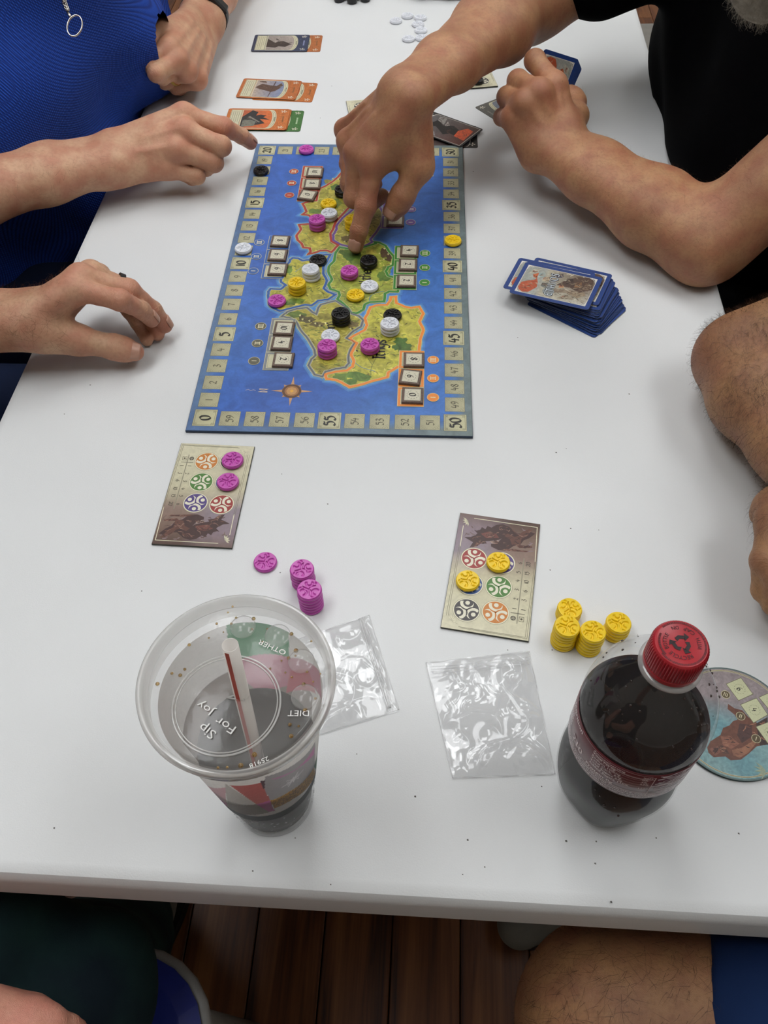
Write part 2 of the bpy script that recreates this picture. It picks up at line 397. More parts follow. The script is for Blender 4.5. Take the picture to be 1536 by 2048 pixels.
# ------------------------------------------------------------------ figures: smooth unions of tapered limbs, surfaced as one skin
def cone_d(P, a, b, ra, rb):
    ba = b-a; pa = P-a; L2 = float(ba@ba)+1e-12
    t = np.clip((pa@ba)/L2, 0, 1)
    d = pa-t[..., None]*ba
    return np.sqrt((d*d).sum(-1))-(ra+(rb-ra)*t)
class Flesh:
    """groups of tapered segments; inside a group they blend with k, groups blend with kg"""
    def __init__(s): s.g = []
    def group(s, segs, k=.004, kg=.008, level=0):
        S = [(np.array(a, float), np.array(b, float), float(ra), float(rb)) for a, b, ra, rb in segs]
        s.g.append((S, k, kg, level)); return s
    def chain(s, pts, rs, k=.004, kg=.008, level=0):
        return s.group([(pts[i], pts[i+1], rs[i], rs[i+1]) for i in range(len(pts)-1)], k, kg, level)
    @staticmethod
    def smin(a, b, k):
        h = np.clip(.5+.5*(b-a)/k, 0, 1); return b+(a-b)*h-k*h*(1-h)
    def gd(s, g, P):
        S, k, kg, lv = g; d = None
        for a, b, ra, rb in S:
            e = cone_d(P, a, b, ra, rb); d = e if d is None else s.smin(d, e, k)
        return d
    def surface(s, h, fold=None, cut=None):
        B = 8; R = B*h*.87
        lo = np.array([1e9]*3); hi = -lo
        for S, *_ in s.g:
            for a, b, ra, rb in S:
                lo = np.minimum(lo, np.minimum(a-ra, b-rb)); hi = np.maximum(hi, np.maximum(a+ra, b+rb))
        lo -= .02; hi += .02
        n = np.ceil((hi-lo)/(B*h)).astype(int)
        bi = np.stack(np.meshgrid(*[np.arange(k) for k in n], indexing='ij'), -1).reshape(-1, 3)
        cen = lo+(bi+.5)*B*h
        D = []; tot = np.full(len(cen), 9.)
        for g in s.g:
            e = s.gd(g, cen); D.append(e); tot = np.minimum(tot, e)
        keep = (tot < R+.016) & (tot > -R-.016)
        bi = bi[keep]; D = [e[keep] for e in D]; nb = len(bi)
        loc = np.stack(np.meshgrid(*[np.arange(B+1)]*3, indexing='ij'), -1).reshape(-1, 3)
        F = np.full((nb, len(loc)), 1., np.float64)
        CH = 1200
        order = sorted(range(len(s.g)), key=lambda i: s.g[i][3])
        for c0 in range(0, nb, CH):
            sl = slice(c0, min(nb, c0+CH))
            P = lo+((bi[sl]*B)[:, None, :]+loc[None])*h
            cur = np.full(P.shape[:2], 1.)
            lvl = {}
            for i in order:
                g = s.g[i]; near = np.nonzero(D[i][sl] < R+.03)[0]
                if not len(near): continue
                e = s.gd(g, P[near]); L_ = lvl.setdefault(g[3], np.full(P.shape[:2], 1.))
                L_[near] = s.smin(L_[near], e, .0012 if g[3] else g[2])
            for lv in sorted(lvl):
                kk = max(g[2] for g in s.g if g[3] == lv)
                cur = lvl[lv] if lv == 0 else s.smin(cur, lvl[lv], kk)
            if fold is not None: cur = cur+fold(P)
            if cut is not None: cur = np.maximum(cur, cut(P))
            F[sl] = cur
        F = F.reshape(nb, B+1, B+1, B+1)
        ins = F < 0
        cnt = sum(ins[:, a:B+a, b:B+b, c:B+c].astype(np.int8) for a in (0, 1) for b in (0, 1) for c in (0, 1))
        act = (cnt > 0) & (cnt < 8)
        I = np.argwhere(act)
        bb, ci = I[:, 0], I[:, 1:]
        G = bi[bb]*B+ci
        vals = np.stack([F[bb, ci[:, 0]+a, ci[:, 1]+b, ci[:, 2]+c] for a in (0, 1) for b in (0, 1) for c in (0, 1)], 1)
        cor = np.array([(a, b, c) for a in (0, 1) for b in (0, 1) for c in (0, 1)])
        acc = np.zeros((len(I), 3)); num = np.zeros(len(I))
        for i in range(8):
            for j in range(i+1, 8):
                if abs(cor[i]-cor[j]).sum() != 1: continue
                va, vb = vals[:, i], vals[:, j]; m = (va < 0) != (vb < 0)
                t = np.where(m, va/(va-vb+1e-15), 0)
                acc += np.where(m[:, None], cor[i]+(cor[j]-cor[i])*t[:, None], 0); num += m
        V = lo+(G+acc/num[:, None])*h
        dims = n*B+4
        key = lambda g: (g[:, 0]*dims[1]+g[:, 1])*dims[2]+g[:, 2]
        K = key(G); o = np.argsort(K); Ks = K[o]
        def look(g):
            k = key(g); p = np.clip(np.searchsorted(Ks, k), 0, len(Ks)-1); ok = Ks[p] == k
            return np.where(ok, o[p], -1)
        faces = []
        E = np.eye(3, dtype=int)
        for ax in range(3):
            u, w = (ax+1) % 3, (ax+2) % 3
            v0 = vals[:, 0]; v1 = vals[:, [4, 2, 1][ax]]
            m = (v0 < 0) != (v1 < 0); g = G[m]; s0 = v0[m] < 0
            q = np.stack([look(g), look(g-E[u]), look(g-E[u]-E[w]), look(g-E[w])], 1)
            ok = (q >= 0).all(1); q = q[ok]; s0 = s0[ok]
            q[~s0] = q[~s0][:, ::-1]
            faces.append(q)
        return V, np.concatenate(faces)
def fast_mesh(name, V, F, m, parent=None, flush=None, smooth=True, extra=None, joints=None):
    me = bpy.data.meshes.new(name)
    if extra is not None:
        F = np.concatenate([F, extra[1]+len(V)]); V = np.concatenate([V, extra[0]])
        if flush is not None: flush = np.concatenate([flush, np.zeros(len(extra[0]))])
    me.vertices.add(len(V)); me.vertices.foreach_set('co', np.asarray(V, np.float32).ravel())
    me.loops.add(F.size); me.loops.foreach_set('vertex_index', F.astype(np.int32).ravel())
    me.polygons.add(len(F)); me.polygons.foreach_set('loop_start', np.arange(0, F.size, 4, dtype=np.int32))
    try: me.polygons.foreach_set('loop_total', np.full(len(F), 4, np.int32))
    except Exception: pass
    me.materials.append(m); me.update(calc_edges=True)
    if flush is not None:
        a = me.attributes.new('flush', 'FLOAT', 'POINT'); a.data.foreach_set('value', flush.astype(np.float32))
    if joints:
        best = np.full(len(V), 1e9); kn = np.zeros(len(V)); VV = np.asarray(V)
        for p, d in joints:
            q = VV-p; r2 = (q*q).sum(1); mm = r2 < best; best = np.where(mm, r2, best); kn = np.where(mm, q@d, kn)
        for nm, val in (('kn', kn*1000), ('kw', np.exp(-best/(.0125**2)))):
            a = me.attributes.new(nm, 'FLOAT', 'POINT'); a.data.foreach_set('value', val.astype(np.float32))
    me.validate()
    if smooth: me.shade_smooth()
    o = bpy.data.objects.new(name, me); C.objects.link(o)
    if parent is not None:
        o.parent = parent; o.matrix_parent_inverse = Matrix.Translation(parent.location).inverted()
    return o
def adopt(o, parent):
    o.parent = parent; o.matrix_parent_inverse = Matrix.Translation(parent.location).inverted(); return o
def skin_mat(name, col, red, dark, hairy=0.0):
    m = bpy.data.materials.new(name); nt, N, L, b = nodes(m)
    def noise(sc, det=4, dist=0):
        n = N.new('ShaderNodeTexNoise'); n.inputs['Scale'].default_value = 1; n.inputs['Detail'].default_value = det; n.inputs['Distortion'].default_value = dist
        L.new(coords(N, L, sc), n.inputs['Vector']); return n.outputs[0]
    def mix(f, a, c):
        x = N.new('ShaderNodeMix'); x.data_type = 'RGBA'; L.new(f, x.inputs[0])
        for s_, v_ in ((6, a), (7, c)):
            if isinstance(v_, tuple): x.inputs[s_].default_value = (*v_, 1)
            else: L.new(v_, x.inputs[s_])
        return x.outputs[2]
    def rng_(o, a, b_, c, d):
        r = N.new('ShaderNodeMapRange'); r.inputs[1].default_value = a; r.inputs[2].default_value = b_; r.inputs[3].default_value = c; r.inputs[4].default_value = d
        L.new(o, r.inputs[0]); return r.outputs[0]
    base = mix(rng_(noise(45), .35, .65, 0, .7), lin(col), lin(red))
    base = mix(rng_(noise(13, 3), .42, .68, 0, .45), base, lin(dark))
    base = mix(rng_(noise(300, 3), .45, .7, 0, .22+hairy*.2), base, lin(dark))
    fl = N.new('ShaderNodeAttribute'); fl.attribute_name = 'flush'
    base = mix(rng_(fl.outputs['Fac'], 0, 1, 0, .85), base, lin(red))
    vo = N.new('ShaderNodeTexVoronoi'); vo.inputs['Scale'].default_value = 1; L.new(coords(N, L, 45), vo.inputs['Vector'])
    base = mix(rng_(vo.outputs['Distance'], .035, .06, .45, 0), base, lin(dark))
    L.new(base, b.inputs['Base Color'])
    b.inputs['Roughness'].default_value = .46; setin(b, 'Specular IOR Level', .42)
    setin(b, 'Subsurface Weight', .12); setin(b, 'Subsurface Radius', (.008, .003, .0015)); setin(b, 'Subsurface Scale', 1.0)
    v2 = N.new('ShaderNodeTexVoronoi'); v2.inputs['Scale'].default_value = 1; v2.feature = 'DISTANCE_TO_EDGE'; L.new(coords(N, L, (1000, 1300, 1200)), v2.inputs['Vector'])
    ad = N.new('ShaderNodeMath'); ad.operation = 'ADD'; L.new(v2.outputs[0], ad.inputs[0]); L.new(noise((140, 200, 170), 4, 1.5), ad.inputs[1])
    bp = N.new('ShaderNodeBump'); bp.inputs['Strength'].default_value = .34; bp.inputs['Distance'].default_value = .0011
    kn = N.new('ShaderNodeAttribute'); kn.attribute_name = 'kn'; kw = N.new('ShaderNodeAttribute'); kw.attribute_name = 'kw'
    m1 = N.new('ShaderNodeMath'); m1.operation = 'MULTIPLY_ADD'; m1.inputs[1].default_value = 9; L.new(noise(230, 2), m1.inputs[0]); L.new(kn.outputs['Fac'], m1.inputs[2])
    m2 = N.new('ShaderNodeMath'); m2.operation = 'MULTIPLY'; m2.inputs[1].default_value = 2.1; L.new(m1.outputs[0], m2.inputs[0])
    m3 = N.new('ShaderNodeMath'); m3.operation = 'SINE'; L.new(m2.outputs[0], m3.inputs[0])
    m4 = N.new('ShaderNodeMath'); m4.operation = 'MULTIPLY'; L.new(m3.outputs[0], m4.inputs[0]); L.new(kw.outputs['Fac'], m4.inputs[1])
    m5 = N.new('ShaderNodeMath'); m5.operation = 'MULTIPLY_ADD'; m5.inputs[1].default_value = .8; L.new(m4.outputs[0], m5.inputs[0]); L.new(ad.outputs[0], m5.inputs[2])
    L.new(m5.outputs[0], bp.inputs['Height']); L.new(bp.outputs[0], b.inputs['Normal'])
    return m
def step_to(p, px, py, length, sign):
    """next joint: on the sight line through (px,py) at the given bone length; sign +1 towards the viewer, -1 away"""
    p = np.asarray(p, float); d = at(px, py, 0)-CAMP; d /= np.linalg.norm(d)
    q = CAMP-p; b = q@d; c = q@q-length**2; disc = b*b-c
    t = -b if disc < 0 else (-b-math.sqrt(disc) if sign > 0 else -b+math.sqrt(disc))
    r = CAMP+d*t
    r[2] = max(r[2], TABLE+.006)
    return r
FINGER_R = {'index': (.0125, .0098, .0108, .0088, .0088, .0078), 'middle': (.0128, .0102, .011, .009, .009, .008),
            'ring': (.0122, .0096, .0104, .0086, .0085, .0075), 'pinky': (.0112, .0084, .0088, .0074, .0074, .0066)}
JOINTS = []
def finger(F, j, kind='index', s=1.0, tips=None):
    """j: MCP, PIP, DIP, tip"""
    j = [np.asarray(p, float) for p in j]; R = [r*s for r in FINGER_R[kind]]
    for a, b, c in ((0, 1, 2), (1, 2, 3)):
        d = j[c]-j[a]; d = d/(np.linalg.norm(d)+1e-9); JOINTS.append((j[b], d))
    pts = [j[0], j[0]*.45+j[1]*.55, j[1], j[1]*.5+j[2]*.5, j[2], j[3]]
    F.chain(pts, [R[0]*1.02, R[1], R[2], R[3], R[4]*1.03, R[5]], k=.003, kg=.0055, level=1)
    if tips is not None: tips.append((j[2], j[3], R[5], kind))
def thumb(F, j, s=1.0, tips=None):
    """j: CMC, MCP, IP, tip"""
    j = [np.asarray(p, float) for p in j]
    F.chain([j[0], j[1]], [.019*s, .0145*s], k=.006, kg=.012, level=0)
    d = j[3]-j[1]; JOINTS.append((j[2], d/np.linalg.norm(d)))
    pts = [j[1], j[1]*.5+j[2]*.5, j[2], j[2]*.5+j[3]*.5, j[3]]
    F.chain(pts, [.0138*s, .0112*s, .0124*s, .0118*s, .0088*s], k=.004, kg=.007, level=1)
    if tips is not None: tips.append((j[2], j[3], .0098*s, 'thumb'))
def palm(F, wrist, cmc, mcps, s=1.0, thick=.0125):
    w = np.asarray(wrist, float); m = [np.asarray(p, float) for p in mcps]
    side = m[0]-m[3]; side /= np.linalg.norm(side)
    rr = [.0145, .015, .0145, .0135]
    segs = []
    for i, p in enumerate(m):
        a = w+side*(.018-.012*i)*s
        segs.append((a, p, .0160*s, rr[i]*s*.93))
    n = np.cross(m[0]-w, m[3]-w); n /= np.linalg.norm(n)
    if n[2] > 0: n = -n
    c = (m[1]+m[2])/2*.55+w*.45
    segs.append((c+n*.006*s, (m[1]+m[2])/2*.85+w*.15+n*.006*s, .018*s, .014*s))
    F.group(segs, k=.010, kg=.016, level=0)
def tendons(F, wrist, mcps, s=1.0, up=None):
    w = np.asarray(wrist, float)
    m = [np.asarray(p, float) for p in mcps]
    n = np.cross(m[0]-w, m[3]-w); n /= np.linalg.norm(n)
    ref = (CAMP-w) if up is None else np.array(up, float)
    if n@ref < 0: n = -n
    segs = []
    for i, p in enumerate(m):
        side = (m[0]-m[3])/np.linalg.norm(m[0]-m[3])
        a = w+side*(.012-.008*i)*s+n*.0165*s; b = p+n*.0112*s
        segs.append((a*.55+b*.45, b, .0024*s, .0034*s))
        segs.append((p+n*.004*s, p+n*.0042*s, .0108*s, .0108*s))
    F.group(segs, k=.003, kg=.004, level=2)
def forearm(F, elbow, wrist, re=.045, rw=.029, flat=.4, k=.02):
    e = np.asarray(elbow, float); w = np.asarray(wrist, float); d = w-e; d /= np.linalg.norm(d)
    s = np.cross(d, (0, 0, 1)); s /= np.linalg.norm(s)+1e-9
    segs = []
    for q in (-1, 1):
        segs.append((e+s*q*re*.35, e*.68+w*.32+s*q*re*.32, re*.78, re*.82))
        segs.append((e*.68+w*.32+s*q*re*.32, e*.3+w*.7+s*q*rw*.42, re*.82, rw*.83))
        segs.append((e*.3+w*.7+s*q*rw*.42, w+s*q*rw*flat, rw*.83, rw*.74))
    F.group(segs, k=k, kg=.02, level=0)
def nail(tip, up, parent, m, name='fingernail'):
    dip, t, r, kind = tip
    d = t-dip; d = d/np.linalg.norm(d); up = np.asarray(up, float); up = up-d*(up@d); up /= np.linalg.norm(up); s = np.cross(d, up)
    w = r*.82; ln = r*1.45; vs = []; fs = []; nu, nv = 8, 8
    for i in range(nu+1):
        for k_ in range(nv+1):
            u = -1+2*i/nu; v = k_/nv
            ww = w*(1-.12*(2*v-1)**4)*(math.sqrt(max(0, 1-max(0, (.28-v)/.28)**2))*.999+.001 if v < .28 else 1)
            a = u*math.radians(52)
            rr = (r*.995+.0003)*(1+.07*(1-v))
            p = t-d*(ln*.78)+d*(ln*v*1.10)*1.0 + s*math.sin(a)*rr*ww/w*1.0+up*(math.cos(a)*rr-(v**3)*.0006)
            vs.append(p)
    for i in range(nu):
        for k_ in range(nv): fs.append((i*(nv+1)+k_, i*(nv+1)+k_+1, (i+1)*(nv+1)+k_+1, (i+1)*(nv+1)+k_))
    o = mesh_obj(name, vs, fs, m, None, True)
    sm = o.modifiers.new('t', 'SOLIDIFY'); sm.thickness = .0007; sm.offset = -1
    return adopt(o, parent)
def hair_on(V, Fq, sel, n, length, parent, m, name, lean=(1, 0, 0), wid=.00008, lift=.35, curl=.4):
    q = V[Fq]; nr = np.cross(q[:, 2]-q[:, 0], q[:, 3]-q[:, 1]); nr /= np.linalg.norm(nr, axis=1)[:, None]+1e-12
    c = q.mean(1); ok = np.nonzero(sel(c, nr))[0]
    if not len(ok): return None
    pick = ok[nrg.randint(0, len(ok), n)]
    vs = []; fs = []; lean = np.asarray(lean, float)
    for i in pick:
        N_ = nr[i]; a, b = nrg.rand(2)
        p = q[i, 0]*(1-a)*(1-b)+q[i, 1]*a*(1-b)+q[i, 2]*a*b+q[i, 3]*(1-a)*b
        t = lean+nrg.randn(3)*curl; t -= N_*(t@N_); t /= np.linalg.norm(t)+1e-9
        side = np.cross(N_, t); Ln = length*(.5+nrg.rand()); bend = nrg.randn()*.35
        base = len(vs)
        for k_, f in enumerate((0, .35, .7, 1)):
            pt = p+t*Ln*f+N_*Ln*lift*math.sin(f*2.2)*.9+side*bend*Ln*f*f
            w = wid*(1-f*.75); vs.append(pt+side*w); vs.append(pt-side*w)
        for k_ in range(3): fs.append((base+2*k_, base+2*k_+1, base+2*k_+3, base+2*k_+2))
    o = mesh_obj(name, vs, fs, m, None, False); o['kind'] = 'stuff'
    return adopt(o, parent)
def waves(amp, dirs):
    def f(P):
        d = 0
        for (k, ph, a) in dirs: d = d+a*np.sin(P@np.array(k, float)+ph+1.7*np.sin(P@np.array([k[1], k[2], k[0]], float)*.4))
        return amp*d
    return f
def mk_torso(F, pelvis, chest, neck, sr, sl, wide=1.0, grow=0.0, k=.06):
    p, c, n, a, b = [np.asarray(v, float) for v in (pelvis, chest, neck, sr, sl)]
    lat = (a-b); lat /= np.linalg.norm(lat)
    segs = []
    for q in (-1, 1):
        segs.append((p+lat*q*.08*wide, c+lat*q*.075*wide, .12*wide+grow, .115*wide+grow))
    segs += [(c, n, .12*wide+grow, .07+grow), (a, n, .06+grow, .07+grow), (b, n, .06+grow, .07+grow), (a, c, .06+grow, .11+grow), (b, c, .06+grow, .11+grow)]
    F.group(segs, k=k, kg=.03, level=0)
    return F
def make_head(root, center, face, skinm, hairm, hair_len='short', beard=None):
    """head with brow, nose, lips, ears and eyes, looking along face"""
    c = np.asarray(center, float); f = np.asarray(face, float); f /= np.linalg.norm(f)
    s = np.cross(f, (0, 0, 1)); s /= np.linalg.norm(s); u = np.cross(s, f)
    P = lambda x, y, z: c+s*x+f*y+u*z
    F = Flesh()
    F.group([(P(0, -.02, .03), P(0, .015, .035), .082, .076), (P(0, .02, -.03), P(0, .035, -.07), .06, .038), (P(-.03, .0, -.03), P(-.022, .045, -.075), .045, .022), (P(.03, .0, -.03), P(.022, .045, -.075), .045, .022),
             (P(-.045, .062, .03), P(.045, .062, .03), .017, .017)], k=.03, kg=.02)
    F.group([(P(0, .082, .015), P(0, .105, -.022), .007, .011), (P(-.011, .092, -.026), P(.011, .092, -.026), .0085, .0085)], k=.008, kg=.008, level=1)
    F.group([(P(-.02, .082, -.052), P(.02, .082, -.052), .006, .006), (P(-.018, .08, -.062), P(.018, .08, -.062), .0065, .0065)], k=.002, kg=.006, level=1)
    for q in (-1, 1):
        F.group([(P(q*.08, -.01, .02), P(q*.083, -.015, -.025), .013, .009), (P(q*.088, -.016, .03), P(q*.09, -.02, .0), .008, .007)], k=.006, kg=.006, level=1)
        F.group([(P(q*.033, .07, .006), P(q*.045, .06, -.02), .018, .02)], k=.006, kg=.012, level=1)
    F.group([(P(0, -.035, -.07), P(0, -.05, -.15), .056, .062)], k=.02, kg=.03)
    V, Q = F.surface(.005)
    o = None
    for q in (-1, 1):
        e = MB(); 
        vs = []; fs = []
        for i in range(9):
            for j in range(12):
                a = PI*i/8; b_ = 2*PI*j/12
                vs.append(P(q*.033, .078, .012)+.0125*(s*math.sin(a)*math.cos(b_)+u*math.sin(a)*math.sin(b_)+f*math.cos(a)))
        for i in range(8):
            for j in range(12): fs.append((i*12+j, i*12+(j+1) % 12, (i+1)*12+(j+1) % 12, (i+1)*12+j))
        adopt(mesh_obj('eye', vs, fs, MEYE, None, True), root)
    H = Flesh()
    H.group([(P(0, -.028, .045), P(0, .008, .055), .088, .078), (P(0, -.05, .0), P(0, -.045, -.03), .07, .05)], k=.02, kg=.02)
    rnd = waves(.0035, [((160, 40, 60), 0, .5), ((-50, 170, 90), 1, .5)])
    cut = lambda X: ((X-c)@f-.052-((X-c)@u-.06)*.3)
    V2, Q2 = H.surface(.006, fold=rnd, cut=cut)
    fast_mesh('hair', V2, Q2, hairm, root)
    if beard is not None:
        Bd = Flesh(); Bd.group([(P(-.045, .02, -.04), P(0, .062, -.085), .022, .026), (P(.045, .02, -.04), P(0, .062, -.085), .022, .026), (P(0, .06, -.075), P(0, .07, -.12), .03, .02)], k=.02, kg=.02)
        V3, Q3 = Bd.surface(.005, fold=rnd); fast_mesh('beard', V3, Q3, beard, root)
        hair_on(V3, Q3, lambda c_, n_: c_[:, 2] > 0, 7000, .007, root, beard, 'beard_hair', lean=tuple(-u), wid=.00012, lift=.5, curl=.7)
    return V, Q
# ------------------------------------------------------------------ materials
M_TABLE = mat('table_plastic', '#DADCDC', rough=.42, var=.015, nscale=9, bump=.12, bscale=900, spec=.3)
M_WALL = mat('wall_paint', '#C9C6BE', rough=.8, var=.03, nscale=3, bump=.1, bscale=120)
M_CEIL = mat('ceiling_tile', '#D8D8D4', rough=.9, var=.04, nscale=20, bump=.3, bscale=200)
M_SUB = mat('subfloor', '#1A120C', rough=.9, var=.1)
M_DIFF = bpy.data.materials.new('lamp_diffuser'); M_DIFF.use_nodes = True
_b = M_DIFF.node_tree.nodes['Principled BSDF']; _b.inputs['Emission Color'].default_value = (.97, .985, 1, 1); _b.inputs['Emission Strength'].default_value = LAMP
M_FRAME = mat('lamp_frame', '#E4E4E0', rough=.5, var=.02)
M_BLACK = mat('black_plastic', '#141416', rough=.4, var=.1, nscale=80, bump=.1, bscale=600)
M_RUBBER = mat('black_rubber', '#101012', rough=.55, var=.1, bump=.2, bscale=500)
M_METAL = mat('bright_metal', '#C9C6C0', rough=.22, metal=1, var=.05)
M_GOLD = mat('gold', '#E0B865', rough=.22, metal=1, var=.05)
M_GREYMET = mat('grey_painted_steel', '#77746E', rough=.45, var=.06, bump=.1)
M_SEAT = mat('chair_shell', '#1B1D22', rough=.5, var=.1, bump=.2, bscale=300)
M_EDGE_CARD = mat('card_board_edge', '#3A3C3A', rough=.8, var=.15, nscale=300)
M_PAPER_EDGE = mat('paper_edge', '#5C6A86', rough=.7, var=.2, nscale=500)
M_BOARDEDGE = mat('board_wrap', '#20344E', rough=.6, var=.15, nscale=300)
M_PBEDGE = mat('player_board_edge', '#45443A', rough=.7, var=.15, nscale=300)
M_TILEWOOD = mat('tile_brown_card', '#6E5A4D', rough=.6, var=.16, nscale=500, bump=.2, bscale=1500)
M_INK = ink_material('print_ink', var=.07, nscale=900, rough=.38)
M_PAINT = ink_material('painted_print', var=.10, nscale=450, rough=.38, blot=.16, bscale=150)
M_PBART = ink_material('board_art_print', var=.04, nscale=450, rough=.38, blot=.07, bscale=90)
M_SEA = ink_material('sea_print', var=.07, nscale=500, rough=.36, blot=.15, bscale=38)
M_LAND = ink_material('land_print', var=.12, nscale=500, rough=.38, blot=.30, bscale=70)
TOKEN_M = {'pink': mat('magenta_plastic', '#C04EAC', rough=.32, var=.03, nscale=200, bump=.05, bscale=900),
           'yellow': mat('yellow_plastic', '#EDC814', rough=.32, var=.03, nscale=200, bump=.05, bscale=900),
           'white': mat('white_plastic', '#DDE0E6', rough=.3, var=.02, nscale=200, bump=.05, bscale=900),
           'black': mat('black_token_plastic', '#050507', rough=.28, var=.05, nscale=200, bump=.05, bscale=900)}
MEYE = mat('eyeball', '#E8E4DC', rough=.15, var=.04)
def wood_mat():
    m = bpy.data.materials.new('dark_floor_wood'); nt, N, L, b = nodes(m)
    tc = N.new('ShaderNodeTexCoord'); oi = N.new('ShaderNodeObjectInfo')
    of = N.new('ShaderNodeVectorMath'); of.operation = 'ADD'
    mu = N.new('ShaderNodeVectorMath'); mu.operation = 'SCALE'; mu.inputs['Scale'].default_value = 13
    cb = N.new('ShaderNodeCombineXYZ'); L.new(oi.outputs['Random'], cb.inputs[0]); L.new(oi.outputs['Random'], cb.inputs[1]); L.new(cb.outputs[0], mu.inputs[0])
    L.new(tc.outputs['Object'], of.inputs[0]); L.new(mu.outputs[0], of.inputs[1])
    mp = N.new('ShaderNodeMapping'); mp.inputs['Scale'].default_value = (38, 2.2, 10); L.new(of.outputs[0], mp.inputs[0])
    n1 = N.new('ShaderNodeTexNoise'); n1.inputs['Scale'].default_value = 1; n1.inputs['Detail'].default_value = 6; n1.inputs['Distortion'].default_value = .8; L.new(mp.outputs[0], n1.inputs['Vector'])
    mp2 = N.new('ShaderNodeMapping'); mp2.inputs['Scale'].default_value = (260, 5, 10); L.new(of.outputs[0], mp2.inputs[0])
    n2 = N.new('ShaderNodeTexNoise'); n2.inputs['Scale'].default_value = 1; n2.inputs['Detail'].default_value = 3; L.new(mp2.outputs[0], n2.inputs['Vector'])
    ad = N.new('ShaderNodeMath'); ad.operation = 'MULTIPLY_ADD'; ad.inputs[1].default_value = .3; L.new(n2.outputs[0], ad.inputs[0]); L.new(n1.outputs[0], ad.inputs[2])
    cr = N.new('ShaderNodeValToRGB'); e = cr.color_ramp.elements
    e[0].position = .45; e[0].color = (*lin('#3A2014'), 1); e[1].position = .85; e[1].color = (*lin('#8A5A34'), 1)
    x = cr.color_ramp.elements.new(.62); x.color = (*lin('#6A3E22'), 1)
    L.new(ad.outputs[0], cr.inputs[0]); L.new(cr.outputs[0], b.inputs['Base Color']); b.inputs['Roughness'].default_value = .42
    bp = N.new('ShaderNodeBump'); bp.inputs['Strength'].default_value = .2; bp.inputs['Distance'].default_value = .001; L.new(n2.outputs[0], bp.inputs['Height']); L.new(bp.outputs[0], b.inputs['Normal'])
    return m
M_WOOD = wood_mat()

# ------------------------------------------------------------------ room
X0, X1, Y0, Y1, HC = -1.965, 1.963, -1.6, 3.75, 2.75
fl = MB().box((X0, Y0, -.06), (X1, Y1, -.012)).build('floor', M_SUB); fl['kind'] = 'structure'
PW = .0982
pm = MB().box((-PW/2+.0008, -.6+.0008, -.012), (PW/2-.0008, .6-.0008, 0), .0012)
pl0 = pm.build('plank', M_WOOD, fl)
k0 = int(round((X0+.018)/PW)); first = True
for i in range(44):
    x = -.067+PW*(i-22)
    if x < X0+PW/2 or x > X1-PW/2: continue
    off = .23+(i*.437) % .70
    for j in range(-1, 6):
        a_ = max(Y0, Y0-.6+off+1.2*j); b_ = min(Y1, Y0+.6+off+1.2*j)
        if b_-a_ < .05: continue
        if first: p = pl0; first = False
        else: p = pl0.copy(); C.objects.link(p); p.parent = fl
        p.location = (x, (a_+b_)/2, 0); p.scale = (1, (b_-a_)/1.2, 1)
for nm, lo, hi in (('wall_left', (X0-.1, Y0, 0), (X0, Y1, HC)), ('wall_right', (X1, Y0, 0), (X1+.1, Y1, HC)), ('wall_back', (X0-.1, Y1, 0), (X1+.1, Y1+.1, HC)), ('wall_front', (X0-.1, Y0-.1, 0), (X1+.1, Y0, HC))):
    MB().box(lo, hi).build(nm, M_WALL)['kind'] = 'structure'
MB().box((X0-.1, Y0-.1, HC), (X1+.1, Y1+.1, HC+.1)).build('ceiling', M_CEIL)['kind'] = 'structure'
for nm, lo, hi in (('baseboard_left', (X0, Y0, 0), (X0+.012, Y1, .09)), ('baseboard_right', (X1-.012, Y0, 0), (X1, Y1, .09)), ('baseboard_back', (X0+.012, Y1-.012, 0), (X1-.012, Y1, .09)), ('baseboard_front', (X0+.012, Y0, 0), (X1-.012, Y0+.012, .09))):
    MB().box(lo, hi, .002).build(nm, M_FRAME)['kind'] = 'structure'
lights = [(-.85, .30), (1.12, .42), (-.15, 1.6), (-1.35, 3.0), (1.35, 2.8)]
for i, (x, y) in enumerate(lights):
    e = empty('ceiling_light', (x, y, HC), 0, 'flush ceiling light panel over the room, '+('front left', 'front right', 'above the game board', 'back left', 'back right', 'behind the viewer')[i], 'ceiling light', 'ceiling light panels')
    f = MB(); w, l = .31, .61
    for lo, hi in (((-w, -l, -.02), (w, -l+.02, 0)), ((-w, l-.02, -.02), (w, l, 0)), ((-w, -l+.02, -.02), (-w+.02, l-.02, 0)), ((w-.02, -l+.02, -.02), (w, l-.02, 0))): f.box(lo, hi)
    f.build('light_frame', M_FRAME, e)
    MB().box((-w+.02, -l+.02, -.014), (w-.02, l-.02, -.004)).build('diffuser', M_DIFF, e)

# ------------------------------------------------------------------ table
TX0, TX1, TY0, TY1 = -.4205, .3255, .1385, 1.968
def rounded(x0, y0, x1, y1, r, n=6):
    out = []
    for cx, cy, a in ((x1-r, y0+r, -90), (x1-r, y1-r, 0), (x0+r, y1-r, 90), (x0+r, y0+r, 180)):
        for i in range(n+1):
            t = math.radians(a+90*i/n); out.append((cx+r*math.cos(t), cy+r*math.sin(t)))
    return out
tb = empty('folding_table', (0, 1.05, 0), 0, 'white moulded plastic folding table with rounded edges under the game', 'table')
top = MB(); prof = [(.012, -.034), (.003, -.045), (0, -.041), (0, -.012), (.0012, -.006), (.004, -.002), (.009, 0), (.012, 0)]
vs = []; n = 28
for ins, z in prof: vs += [(x, y-1.05, TABLE+z) for x, y in rounded(TX0+ins, TY0+ins, TX1-ins, TY1-ins, .045-ins)]
fs = [tuple(range(n))[::-1]]
